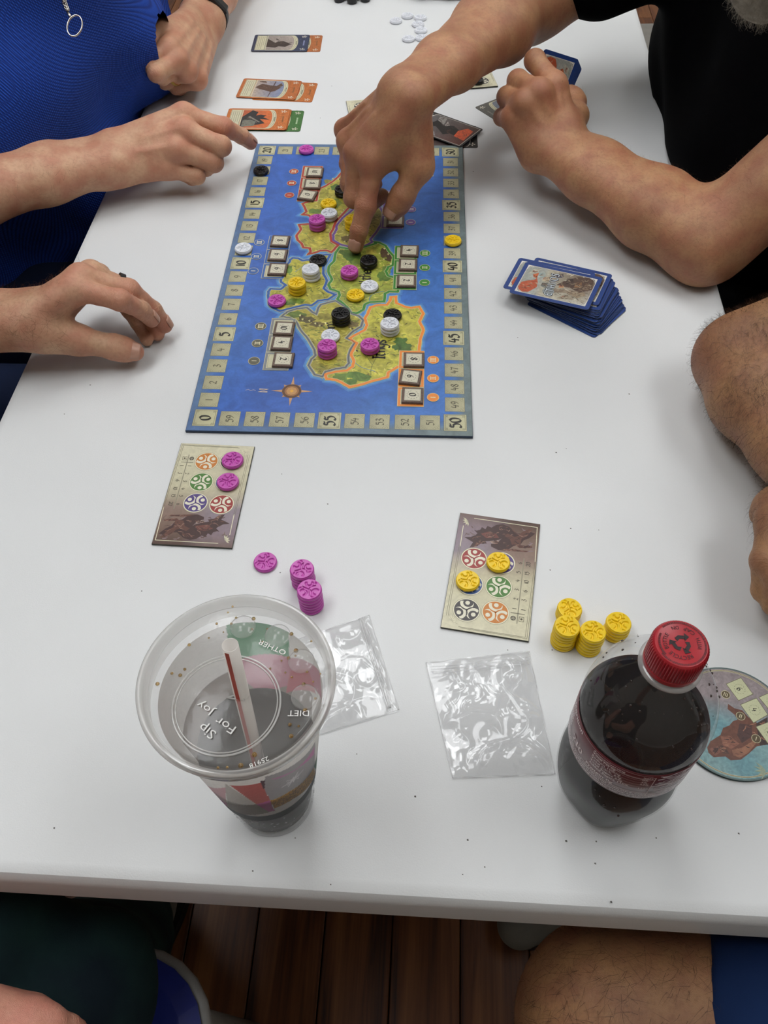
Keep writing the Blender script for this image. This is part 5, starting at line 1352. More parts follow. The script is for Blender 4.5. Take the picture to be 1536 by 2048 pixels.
def cup_uv(px, py, far=False, off=.0004):
    d = at(px, py, 0)-CAMP; d /= np.linalg.norm(d)
    o_ = CAMP-CB; k = (.0462-.0275)/CUPH; r0 = .0275+off
    # |o+td|_xy = r0+k*(oz+t dz)
    a = d[0]**2+d[1]**2-(k*d[2])**2; q = r0+k*o_[2]
    bb = 2*(o_[0]*d[0]+o_[1]*d[1]-k*d[2]*q); cc_ = o_[0]**2+o_[1]**2-q*q
    D = bb*bb-4*a*cc_
    if D < 0: D = 0
    ts = sorted([(-bb-math.sqrt(D))/(2*a), (-bb+math.sqrt(D))/(2*a)])
    c = [(t, o_+t*d) for t in ts]
    c = [p for t, p in c if r0+k*p[2] > 0 and t > 0]
    p = (c[-1] if far else c[0])
    return math.atan2(p[1], p[0]), p[2]
z7 = lambda x, y: cup_uv(400+x/5.69, 1500+y/5.69)
z8 = lambda x, y: cup_uv(250+x/2.743, 1170+y/2.743, True, -.0003)
PH0 = math.atan2(-CB[1], -CB[0])
def wrapa(a): return (a-PH0+PI) % (2*PI)-PI
art = []
def addart(fn, pts, col): art.append(([(wrapa(fn(*p)[0]), fn(*p)[1]) for p in pts], lin(col)))
gridu, gridv = 440, 110
vs = []; cols = []; fs = []
bandlow = [z7(*p) for p in [(330, 655), (600, 745), (850, 700), (1100, 560), (1300, 330), (1375, 200)]]
addart(z7, [(60, 400), (300, 420), (320, 640), (180, 560), (60, 430)], '#DDB4BA')
addart(z7, [(180, 540), (300, 600), (330, 660), (290, 640)], '#C870A8')
addart(z7, [(290, 380), (360, 430), (650, 610), (330, 620), (300, 520)], '#C9C7C0')
addart(z7, [(300, 590), (650, 610), (800, 700), (560, 735), (340, 680)], '#A49C90')
addart(z7, [(340, 400), (690, 370), (800, 575), (640, 615)], '#C8706C')
addart(z7, [(690, 350), (800, 330), (760, 440), (720, 440)], '#5E4A50')
addart(z7, [(640, 615), (790, 570), (850, 690), (780, 700)], '#C868A4')
addart(z7, [(740, 300), (1310, -100), (1300, 220), (810, 590), (735, 450)], '#A9A8AA')
addart(z7, [(800, 330), (1100, 210), (1300, -40), (1300, 40), (1150, 180), (860, 330)], '#C88AB4')
addart(z7, [(795, 575), (1000, 480), (1290, 200), (1310, 270), (1050, 560), (845, 660)], '#B98A2C')
addart(z7, [(1295, 190), (1400, -40), (1400, 160), (1320, 260)], '#1F6A44')
addart(z8, [(555, 225), (790, 222), (895, 262), (895, 415), (640, 415), (570, 330)], '#3E9A64')
addart(z8, [(640, 412), (900, 405), (1060, 480), (1070, 640), (760, 620), (640, 520)], '#C87890')
addart(z8, [(900, 480), (1000, 470), (1040, 600), (880, 600)], '#C8586A')
hb = [(wrapa(a_), h_) for a_, h_ in bandlow]; hmean = sum(h for a_, h in hb)/len(hb)
STRIPE0, STRIPE1 = hmean-.012, hmean+.001
def inpoly(x, y, poly):
    c = np.zeros(x.shape, bool)
    for i in range(len(poly)):
        x1, y1 = poly[i]; x2, y2 = poly[i-1]
        if y1 == y2: continue
        m = ((y1 > y) != (y2 > y)) & (x < (x2-x1)*(y-y1)/(y2-y1)+x1); c ^= m
    return c
HB0 = max(.02, STRIPE0); HB1 = CUPH-.012
U, Vv = np.meshgrid(np.linspace(-PI, PI, gridu, endpoint=False), np.linspace(HB0, HB1, gridv), indexing='ij')
col = np.empty(U.shape+(3,)); col[:] = lin('#F4F4F0')
lower = lin('#7E7674'); mk = Vv < STRIPE1+.03
far_side = np.abs(U) > 1.7; col[far_side & (Vv < STRIPE1+.055)] = lin('#8C8078')
for poly, c_ in art: col[inpoly(U, Vv, poly)] = c_
gm = inpoly(U, Vv, art[9][0]); col[gm] = np.array(lin('#B98A2C'))*(1+.35*nrg.randn(gm.sum(), 1)).clip(.4, 1.7)
col[Vv < STRIPE1] = lin('#1E1C1A')
# white sparkle
sc_ = z7(1060, 335); su, sv = wrapa(sc_[0]), sc_[1]
du = (U-su)*.037; dv = Vv-sv
for k_ in range(6):
    a_ = k_*PI/6; L_ = .0075 if k_ % 2 == 0 else .0048
    al = du*math.cos(a_)+dv*math.sin(a_); ac = -du*math.sin(a_)+dv*math.cos(a_)
    col[(np.abs(al) < L_) & (np.abs(ac) < .0004)] = lin('#DCDCDC')
rr = .0275+(.0462-.0275)*Vv/CUPH+.0005
A_ = U+PH0
vx = np.stack([rr*np.cos(A_), rr*np.sin(A_), Vv], -1).reshape(-1, 3)
ii, jj = np.meshgrid(np.arange(gridu), np.arange(gridv-1), indexing='ij'); i2 = (ii+1) % gridu
qf = np.stack([ii*gridv+jj, i2*gridv+jj, i2*gridv+jj+1, ii*gridv+jj+1], -1).reshape(-1, 4)
mesh_obj('printed_wrap', vx, qf.tolist(), cup_ink(), cup, True, None, col.reshape(-1, 3))
MB().lathe([(.0262, .0055), (cup_r(.02)-.0012, .02), (cup_r(.098)-.0012, .098), (.0005, .098)], 48, cap0=True, cap1=False).build('cola', M_COLA, cup, True)
bb_ = MB()
for i in range(150):
    a = rng.uniform(0, 6.28); h = rng.uniform(.012, max(.022, STRIPE0-.001))
    r = cup_r(h)+.0001; p = np.array([r*math.cos(a), r*math.sin(a), h]); t = np.array([-math.sin(a), math.cos(a), 0]); w = rng.uniform(.0004, .0013); hh = rng.uniform(.0003, .0007); n_ = np.array([math.cos(a), math.sin(a), 0])
    sk = rng.uniform(-.5, .5)
    bb_.add([p-t*w, p+t*w*sk-np.array([0, 0, hh]), p+t*w, p+np.array([0, 0, hh]), p+n_*.0004], [(0, 1, 4), (1, 2, 4), (2, 3, 4), (3, 0, 4)])
o = bb_.build('condensation', M_ICE, cup); o['kind'] = 'stuff'
LH = CUPH
lid = MB().lathe([(.0490, LH-.010), (.0508, LH-.0085), (.0503, LH-.004), (.0528, LH-.0005), (.0538, LH+.003), (.0534, LH+.0058), (.0520, LH+.0070), (.0508, LH+.0064), (.0500, LH+.0040), (.0492, LH+.0010), (.0482, LH+.0002)], 96, cap0=False, cap1=False)
lid.build('lid_rim', M_LIDRIM, cup, True)
lt_ = MB().lathe([(.0483, LH+.0003), (.0472, LH+.0028), (.0460, LH+.0036), (.001, LH+.0042)], 72, cap0=False, cap1=True).build('lid_top', M_LID, cup, True)
LZ = LH+.0046
def lidp(x, y): # zoomed photo px -> local on lid top
    p = at(250+x/2.743, 1170+y/2.743, LZ)-CB; return p[0], p[1]
g = MB()
cr_ = lidp(557, 652); e1 = lidp(262, 652); rr_ = abs(e1[0]-cr_[0])
g.tube([(cr_[0]+rr_*math.cos(t), cr_[1]+rr_*math.sin(t), LZ) for t in np.linspace(0, 2*PI, 64, endpoint=False)], .0006, 6, closed=True)
g.tube([(cr_[0]+(rr_-.0016)*math.cos(t), cr_[1]+(rr_-.0016)*math.sin(t), LZ-.0002) for t in np.linspace(0, 2*PI, 64, endpoint=False)], .0004, 6, closed=True)
g.build('embossed_ring', M_LIDRIM, lt_, True)
for (x, y) in [(648, 232), (838, 280), (968, 420), (985, 615)]:
    q = lidp(x, y)
    MB().lathe([(.0070, LZ-.0002), (.0072, LZ+.0008), (.0064, LZ+.0009), (.0056, LZ+.0016), (.0030, LZ+.0028), (.0003, LZ+.0032)], 28, cap0=False, cap1=True, cx=q[0], cy=q[1]).build('drink_button', M_LID, cup, True)
lt = Ink()
def curvetext(s, cx, cy, r, a0, a1, size):
    v, f, w = text_mesh(s)
    n = len(lt.v)
    for (a, b_) in v:
        th = a0+(a1-a0)*(a/w); rad = r-b_*size
        lt.v.append((cx+rad*math.cos(th), cy+rad*math.sin(th), 0)); lt.c.append(lin('#CFCFCB'))
    lt.f += [tuple(i+n for i in q) for q in f]
def angp(c, p): return math.atan2(p[1]-c[1], p[0]-c[0])
M_EMB = mat('embossed_plastic', '#D8D8D4', rough=.3, var=.03)
def linetext(s, pa, pb, size, lay=0):
    global lt
    lt = Ink()
    a = lidp(*pa); b_ = lidp(*pb); an = math.atan2(b_[1]-a[1], b_[0]-a[0]); w = text_mesh(s)[2]
    L_ = math.hypot(b_[0]-a[0], b_[1]-a[1])
    text_ink(lt, s, a[0], a[1], size, an, '#CFCFCB', lay, center=False, sx=L_/(w*size))
    mesh_obj('raised_word', [(x, y, LZ+.0004) for x, y, l in lt.v], lt.f, M_EMB, lt_)
linetext('Sip', (508, 812), (428, 758), .0070); linetext('For', (618, 785), (515, 722), .0068); linetext('Joy', (494, 688), (412, 636), .0058)
linetext('OTHER', (890, 365), (740, 300), .0042); linetext('DIET', (1015, 690), (895, 690), .0046); linetext('25918', (785, 940), (680, 985), .0034)
g = MB(); sh = lidp(640, 600)
for k_ in range(3):
    a = lidp(*[(560, 620), (655, 635), (640, 595)][k_]); b2_ = lidp(*[(655, 635), (640, 595), (560, 620)][k_])
    g.tube([(a[0], a[1], LZ+.0004), (b2_[0], b2_[1], LZ+.0004)], .0005, 6)
g.build('straw_slot', M_LIDRIM, lt_, True)
tipw = at(460, 1290, .228)-CB; hole = at(483, 1386, LZ)-CB; dr = hole-tipw; dr /= np.linalg.norm(dr)
endp = tipw+dr*((tipw[2]-.06)/-dr[2])
M_STRAW = clear('straw_plastic', (.95, .94, .92), gloss=.05, rough=.15, haze=.78, hazecol=(.97, .94, .9))
st = MB(); n = 20
s_ = np.cross(dr, (0, 0, 1)); s_ /= np.linalg.norm(s_); u_ = np.cross(s_, dr)
vsx = []
for p, r in ((tipw, .0042), (endp, .0042), (endp, .0038), (tipw, .0038)):
    vsx += [p+r*(math.cos(2*PI*i/n)*s_+math.sin(2*PI*i/n)*u_) for i in range(n)]
st.add(vsx, [(k_*n+i, k_*n+(i+1) % n, ((k_+1) % 4)*n+(i+1) % n, ((k_+1) % 4)*n+i) for k_ in range(4) for i in range(n)])
so = st.build('straw', M_STRAW, cup, True)
# red stripe on the viewer's left side of the straw
view = (CAMP-CB-tipw); left = -RX; left = left-dr*(left@dr); left /= np.linalg.norm(left); vw = view-dr*(view@dr); vw /= np.linalg.norm(vw); left = left-vw*(left@vw); left /= np.linalg.norm(left)
sv_ = []
for p in (tipw+dr*.001, endp):
    for a in (.35, .85): d_ = math.cos(a)*vw+math.sin(a)*left; sv_.append(p+d_*.0046)
mesh_obj('red_stripe', sv_, [(0, 1, 3, 2)], mat('straw_red', '#C8442C', rough=.4, var=.05), so)
M_DROP = mat('amber_drop', '#C89A50', rough=.05, var=.2, spec=.8, trans=.7)
dm = MB()
def drop(p, r, nrm=(0, 0, 1)):
    n_ = np.array(nrm, float); a = np.cross(n_, (1, .3, .2)); a /= np.linalg.norm(a); b2 = np.cross(n_, a); p = np.array(p, float); vs = []; 
    for f_, z_ in ((1, 0), (.85, .45), (.45, .75)): vs += [p+r*(f_*(math.cos(2*PI*i/8)*a+math.sin(2*PI*i/8)*b2)+n_*z_) for i in range(8)]
    vs.append(p+n_*r*.85)
    dm.add(vs, [(k_*8+i, k_*8+(i+1) % 8, k_*8+8+(i+1) % 8, k_*8+8+i) for k_ in range(2) for i in range(8)]+[(16+i, 16+(i+1) % 8, 24) for i in range(8)])
for (x, y, r) in [(705, 185, 12), (697, 243, 9), (583, 212, 8), (503, 212, 8), (913, 268, 12), (938, 360, 14), (898, 400, 11), (935, 388, 7), (858, 415, 6), (998, 475, 8), (1022, 308, 7), (980, 545, 12), (1033, 530, 6), (1045, 622, 8), (988, 685, 12), (905, 765, 10), (953, 773, 7), (912, 828, 12), (710, 930, 14), (635, 990, 14), (560, 1000, 8), (510, 1002, 8), (178, 542, 12), (303, 495, 11), (257, 484, 9), (328, 462, 9), (352, 328, 10), (460, 290, 6), (590, 118, 7), (565, 150, 6), (610, 180, 8), (880, 480, 6), (915, 505, 7), (797, 457, 6), (1072, 487, 5), (755, 312, 7), (780, 240, 6), (540, 258, 5)]:
    q = lidp(x, y); drop((q[0], q[1], LZ-.0001), r*.00010)
o = dm.build('drink_drops', M_DROP, lt_, True); o['kind'] = 'stuff'

# ------------------------------------------------------------------ cola bottle
BB = at(1207, 1572, 0); BB[2] = TABLE
bt = empty('soda_bottle', BB, 0, 'plastic bottle of dark soda with a red cap and maroon label', 'bottle')
M_PET = clear('bottle_plastic', (.97, .97, .97), gloss=.05, rough=.04, haze=.02, bump=.04, bscale=90, fres=1.2)
M_SODA = mat('dark_soda', '#0E0706', rough=.4, var=.25, nscale=40, spec=.25, col2='#060303')
prof = [(.0005, .006), (.012, .004), (.0240, .0), (.0295, .002), (.0335, .010), (.0362, .022), (.0386, .036), (.0398, .052), (.0394, .063), (.0372, .076), (.0356, .084), (.0356, .088), (.0374, .090), (.0378, .110), (.0380, .130), (.0384, .133), (.0388, .141), (.0375, .151), (.0346, .162), (.0302, .172), (.0248, .180), (.0192, .187), (.0155, .192), (.0136, .196), (.0134, .198)]
def fine(prof, k=3):
    pts = spline(prof, k); return [(float(p[0]), float(p[1])) for p in pts]
prof = [(r, h*.955) for r, h in prof]; nb = 96; PF = fine(prof, 3)
def lobes(r, h, a, off=0):
    q = math.exp(-((h-.026)/.02)**2)*.055+math.exp(-((h-.007)/.008)**2)*.05
    g_ = -.012*math.exp(-((h-.060)/.022)**2)*abs(math.cos(3*a+.4+h*18))**6
    return (r+off)*(1-q*(.5+.5*math.cos(5*a)))*(1+g_)
vs = []
for r, h in PF: vs += [(lobes(r, h, 2*PI*i/nb)*math.cos(2*PI*i/nb), lobes(r, h, 2*PI*i/nb)*math.sin(2*PI*i/nb), h) for i in range(nb)]
fs = [(k_*nb+i, k_*nb+(i+1) % nb, (k_+1)*nb+(i+1) % nb, (k_+1)*nb+i) for k_ in range(len(PF)-1) for i in range(nb)]
mesh_obj('bottle_body', vs, fs, M_PET, bt, True)
LIQ = .119
PL = [(r, h) for r, h in PF if h < LIQ and h > .004]
vs = []
for r, h in PL: vs += [(lobes(r, h, 2*PI*i/nb, -.0009)*math.cos(2*PI*i/nb), lobes(r, h, 2*PI*i/nb, -.0009)*math.sin(2*PI*i/nb), h+.0006) for i in range(nb)]
fs = [(k_*nb+i, k_*nb+(i+1) % nb, (k_+1)*nb+(i+1) % nb, (k_+1)*nb+i) for k_ in range(len(PL)-1) for i in range(nb)]
fs += [tuple(range(nb))[::-1], tuple(range((len(PL)-1)*nb, len(PL)*nb))]
o = mesh_obj('soda', vs, fs, [M_SODA, mat('soda_surface', '#0A0505', rough=.05, var=.2, nscale=60, spec=.4)], bt); smooth_by_angle(o, 50); o.data.polygons[len(fs)-1].material_index = 1
L0, L1, LR = .0862, .1238, .0384
M_LABEL = mat('maroon_label', '#6A2730', rough=.3, var=.12, nscale=60, spec=.5, coat=.3)
lb = MB().lathe([(LR, L0), (LR+.0004, L0+.0006), (LR+.0004, L1-.0006), (LR, L1)], 96, cap0=False, cap1=False).build('label', M_LABEL, bt, True)
BPH = math.atan2(-BB[1], -BB[0])
li = Ink()
def ltext(s, th, h, size, sx=1.0, col='#EADCDC', lay=1):
    """text round the label; th in mm from the side facing the viewer"""
    for o_ in (0, size*.045): text_ink(li, s, 0, 0, size, 0, col, lay+o_*500, center=False, sx=sx, fn=lambda a, b: (a+th*.001+o_, b+h+o_*.5))
ltext('210', -33, L0+.0125, .0085, 1.0, '#E4D4D4')
ltext('Protein 0g', -16, L0+.0118, .0042, 1.1)
ltext('nutrition', -46, L1-.006, .0058, 1.0); ltext('facts', -46, L1-.0105, .0035, 1.0)
for i, s in enumerate(['Amount/serving', 'Total Fat 0g', 'Sodium 100mg', 'Total Carb. 64g', 'Total Sugars 64g', 'Added Sugars 110%']): ltext(s, -14, L1-.0045-i*.0032, .0028, 1.15)
for i, s in enumerate(['%DV*', '0%', '4%', '23%', '', '110%']):
    if s: ltext(s, 17, L1-.0050-i*.0032, .0026, 1.15)
for i, s in enumerate(['CARBONATED WATER, HIGH FRUCTOSE CORN SYRUP, CARAMEL COLOR,', 'NATURAL AND ARTIFICIAL FLAVORS, PHOSPHORIC ACID, CAFFEINE,', 'SODIUM BENZOATE. CAFFEINE CONTENT. KEEP COOL AND DRY.']): ltext(s, -44, L0+.0078-i*.0026, .0022, 1.1)
for i in range(5): ltext('SERVING SIZE 1 BOTTLE  PLEASE RECYCLE', -88, L1-.008-i*.004, .0026, 1.0)
def lline(t0, t1, h, w=.00035, col='#D8C4C6'):
    n_ = max(2, int((t1-t0)/2)); li.stroke([((t0+(t1-t0)*i/n_)*.001, h) for i in range(n_+1)], w, col, 1)
for i in range(6): lline(-14, 22, L1-.0052-i*.0032, .00022)
lline(-14, 24, L1-.0062, .0006); lline(-20, 28, L0+.0105, .0006); lline(-26, 22, L1-.0015, .0003)
li.stroke([(.024, L1-.003), (.024, L0+.006)], .0005, '#D8C4C6', 1)
for i in range(14):  # pale streaks inked on for light glaring off the shrunken label film
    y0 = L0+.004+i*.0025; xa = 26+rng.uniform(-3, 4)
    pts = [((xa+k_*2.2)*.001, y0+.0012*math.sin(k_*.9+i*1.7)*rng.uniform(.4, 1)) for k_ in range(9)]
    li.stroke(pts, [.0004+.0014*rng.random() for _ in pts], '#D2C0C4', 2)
def lcurve(x, y, z): 
    a = BPH+x/LR; r = LR+.0006+z; return (r*math.cos(a), r*math.sin(a), y)
ml = mesh_obj('label_lettering_and_glare', [lcurve(x, y, l*2e-5) for x, y, l in li.v], li.f, M_INK, lb, False, None, li.c)
# neck ring and cap
MB().lathe([(.0136, .1828), (.0170, .1838), (.0172, .1856), (.0156, .1866), (.0136, .1872)], 48, cap0=False, cap1=False).build('neck_ring', M_LIDRIM, bt, True)
CZ = .1872; CHH = .0205; CR = .0150
M_CAP = mat('red_cap', '#A8202A', rough=.3, var=.05, nscale=150, spec=.5, sub=.05)
nr_ = 120; vs = []
capprof = [(CR*.985, 0, 0), (CR*1.02, .0008, 0), (CR*1.02, .0036, 0), (CR*.99, .0042, 0), (CR*.995, .0050, 1), (CR*.985, CHH*.86, 1), (CR*.955, CHH*.95, .2), (CR*.90, CHH*.995, 0), (CR*.84, CHH, 0), (CR*.80, CHH-.0002, 0)]
for r, h, rib in capprof:
    for i in range(nr_*2):
        q = (i % 4 in (0, 1))*rib*.00045
        a = 2*PI*i/(nr_*2); vs.append(((r+q)*math.cos(a), (r+q)*math.sin(a), CZ+h))
n2 = nr_*2; fs = [(k_*n2+i, k_*n2+(i+1) % n2, (k_+1)*n2+(i+1) % n2, (k_+1)*n2+i) for k_ in range(len(capprof)-1) for i in range(n2)]
fs += [tuple(range(n2))[::-1], tuple(range((len(capprof)-1)*n2, len(capprof)*n2))]
cp = mesh_obj('cap', vs, fs, M_CAP, bt); smooth_by_angle(cp, 30)
ci = Ink()
def ctext(s, r, a0, a1, size, col):
    """text round the cap, letter feet towards the centre, reading clockwise from a0 to a1"""
    v, f, w = text_mesh(s); n_ = len(ci.v)
    for (a, b_) in v:
        th = a0+(a1-a0)*(a/w); rad = r+b_*size; ci.v.append((rad*math.cos(th), rad*math.sin(th), 1)); ci.c.append(lin(col))
    ci.f += [tuple(i+n_ for i in q) for q in f]
D_ = math.radians
ctext('RECYCLE', .0073, D_(-55), D_(-142), .0031, '#35101A'); ctext('BOTTLE', .0073, D_(-155), D_(-222), .0031, '#2A0C14')
def cinv(s, r, a0, a1, size, col):
    v, f, w = text_mesh(s); n_ = len(ci.v)
    for (a, b_) in v:
        th = a0+(a1-a0)*(a/w); rad = r-b_*size; ci.v.append((rad*math.cos(th), rad*math.sin(th), 1)); ci.c.append(lin(col))
    ci.f += [tuple(i+n_ for i in q[::-1][::-1]) for q in f]
cinv('WITH', .0104, D_(-20), D_(22), .0031, '#3A121C'); cinv('CAP', .0104, D_(36), D_(74), .0031, '#200A10'); cinv('ON', .0104, D_(88), D_(112), .0031, '#1A080E')
for r_, a0, a1 in ((.0124, -150, 130), (.0112, 150, 215)):
    a = a0
    while a < a1:
        s_ = rng.uniform(1.2, 3.5); ci.stroke([(r_*math.cos(D_(a+t)), r_*math.sin(D_(a+t))) for t in (0, s_/2, s_)], .0011, '#5A161E', 1); a += s_+rng.uniform(.8, 1.6)
for k_ in range(3):
    a = D_(90+120*k_); R1 = .0036
    T = lambda u, v: (u*math.cos(a)-v*math.sin(a), u*math.sin(a)+v*math.cos(a))
    ci.poly([T(R1-.0010, -.0024), T(R1+.0010, -.0022), T(R1+.0012, .0010), T(R1-.0008, .0006)], '#200A10', 1)
    ci.poly([T(R1-.0008, .0006), T(R1+.0012, .0010), T(R1-.0004, .0030), T(R1-.0024, .0018)], '#200A10', 1)
    ci.poly([T(R1-.0022, -.0020), T(R1+.0004, -.0046), T(R1+.0026, -.0022)], '#200A10', 1)
ci.build('cap_printing', M_INK, cp, CZ+CHH+.00005)
M_WATER = mat('soda_drops', '#2A1510', rough=.05, var=.2, spec=.8, trans=.4)
dm = MB()
for i in range(110):
    a = BPH+rng.uniform(-2.6, 2.6); h = rng.choice([rng.uniform(.15, .183), rng.uniform(.158, .18), rng.uniform(.045, .078)])
    r = np.interp(h, [p[1] for p in PF], [p[0] for p in PF]); 
    if h < .1 and abs(a-BPH-.15) > .35: continue
    drop((r*math.cos(a), r*math.sin(a), h), rng.uniform(.0003, .0009) if h > .1 else rng.uniform(.0005, .0011), (math.cos(a)*.8, math.sin(a)*.8, .6))
o = dm.build('soda_drops', M_WATER, bt, True); o['kind'] = 'stuff'

# ------------------------------------------------------------------ round giant card at the right
RC0 = np.array([.2371, .2757]); RR = .0448
rc = empty('round_card', (RC0[0], RC0[1], TABLE+.0002), 0, 'round cardboard reference disc with a brown figure on teal sky, behind the bottle', 'reference card')
MB().lathe([(RR-.0003, 0), (RR, .0003), (RR, .0017), (RR-.0003, .002)], 72).build('disc_board', mat('disc_edge', '#1F3A3C', rough=.6, var=.1), rc)
zr = lambda x, y: tuple(at(1370+x/7.877, 1320+y/7.877, .0024)[:2]-RC0)
P = Ink(True); k = Ink()
nR = 48
for j in range(10):
    r0, r1 = RR*.995*j/10, RR*.995*(j+1)/10
    for i in range(nR):
        a0, a1 = 2*PI*i/nR, 2*PI*(i+1)/nR; pts = []; cs = []
        for r, a in ((r0, a0), (r1, a0), (r1, a1), (r0, a1)):
            x, y = r*math.cos(a), r*math.sin(a); t = min(1, max(0, (y*1.0+x*.25+.004)/.02)); q = math.sin(x*140+y*60)*.5+.5
            c = np.array([104, 150, 158.])*(1-t)+np.array([150, 138, 140.])*t
            if t < .3: c = c*(1-.35*q)+np.array([172, 186, 176.])*.35*q
            pts.append((x, y)); cs.append(tuple(c))
        P.poly(pts if j else [pts[0], pts[1], pts[2]], [c_ for c_ in (cs if j else cs[:3])] if False else ['#%02x%02x%02x' % tuple(int(v) for v in c_) for c_ in (cs if j else cs[:3])], 1)
for pts, c_ in [([(350,1380),(400,1280),(560,1180),(600,1070),(700,1030),(760,960),(830,940),(780,860),(670,770),(680,690),(780,760),(900,790),(1000,900),(1150,1000),(1300,1100),(1300,1330),(1130,1360),(1000,1480),(880,1570),(720,1580),(640,1520),(450,1530),(370,1460)], '#6A4030'),
                ([(560,1200),(700,1190),(860,1320),(730,1400),(600,1340)], '#8A5844'), ([(740,1420),(900,1380),(1050,1290),(1080,1200),(1130,1300),(1000,1460),(860,1540),(760,1500)], '#93634A'), ([(860,1000),(1050,1020),(1060,1200),(900,1310),(820,1180)], '#4A2E2A'), ([(380,1400),(520,1350),(560,1450),(480,1510)], '#7E5040'), ([(520,1360),(640,1380),(700,1480),(600,1470)], '#54382E'), ([(1120,1000),(1300,900),(1320,1330),(1180,1350)], '#3A2824')]:
    P.poly([zr(*p) for p in pts], c_, 3); brush(P, [zr(*p) for p in pts], [c_, '#4A2C26', '#9A6A50', '#7A4C3A', '#3A2420'], 12, .004, 4.2, .0006)
P.build('disc_painting', M_PAINT, rc, .002)
k.ring(0, 0, RR*.972, RR*.999, '#5A6E6C', 3, 64)
for a_, b_, c_ in ((.925, .935, '#C8C09A'), (.935, .942, '#4A4034'), (.942, .950, '#C8C09A')): k.ring(0, 0, RR*a_, RR*b_, c_, 4, 64)
def rsq(corn, num):
    q = [zr(*p) for p in corn]; c = (sum(p[0] for p in q)/4, sum(p[1] for p in q)/4)
    k.poly([(c[0]+(p[0]-c[0])*1.06, c[1]+(p[1]-c[1])*1.06) for p in q], '#6E6A50', 5); k.poly(q, '#C9CBA4', 6)
    an = math.atan2(q[1][1]-q[0][1], q[1][0]-q[0][0]); 
    for i in range(12):
        a = 2*PI*i/12; r = .0038
        x, y = c[0]+r*math.cos(a), c[1]+r*math.sin(a)
        k.poly([(x+.0011*math.cos(a+1.2), y+.0011*math.sin(a+1.2)), (x+.0004*math.cos(a), y+.0004*math.sin(a)), (x-.0011*math.cos(a+1.2), y-.0011*math.sin(a+1.2))], '#8E9470', 7)
    glyphs(k, num, c[0], c[1], .0042, an-PI/2-.1, '#1E1C16', 8, w=.17)
rsq([(655, 380), (880, 285), (1065, 535), (845, 635)], '6'); rsq([(880, 705), (1125, 605), (1300, 860), (1080, 985)], '4'); rsq([(1125, 1055), (1370, 960), (1560, 1230), (1330, 1340)], '2'); rsq([(1170, 590), (1400, 490), (1560, 720), (1370, 830)], '10')
for (x, y, n_) in ((875, 885, 2), (1120, 1240, 1), (640, 545, 3)):
    c = zr(x, y); k.circle(*c, .0034, '#C8C09A', 9, 20); k.circle(*c, .0030, '#57482E', 10, 20); 
    u = np.array([math.cos(-.45), math.sin(-.45)]); v_ = np.array([-u[1], u[0]])
    for q in range(n_):
        m_ = np.array(c)+u*(q-(n_-1)/2)*.0012; k.stroke([m_-v_*.0016, m_+v_*.0016], .0005, '#D8D2AE', 11)
for t in range(5):
    c = zr(1270, 1740); a = PI*.75+t*.45; k.poly([c, (c[0]+.004*math.cos(a-.2), c[1]+.004*math.sin(a-.2)), (c[0]+.0085*math.cos(a), c[1]+.0085*math.sin(a)), (c[0]+.004*math.cos(a+.2), c[1]+.004*math.sin(a+.2))], '#9AA68C', 9)
k.build('disc_printing', M_INK, rc, .002)

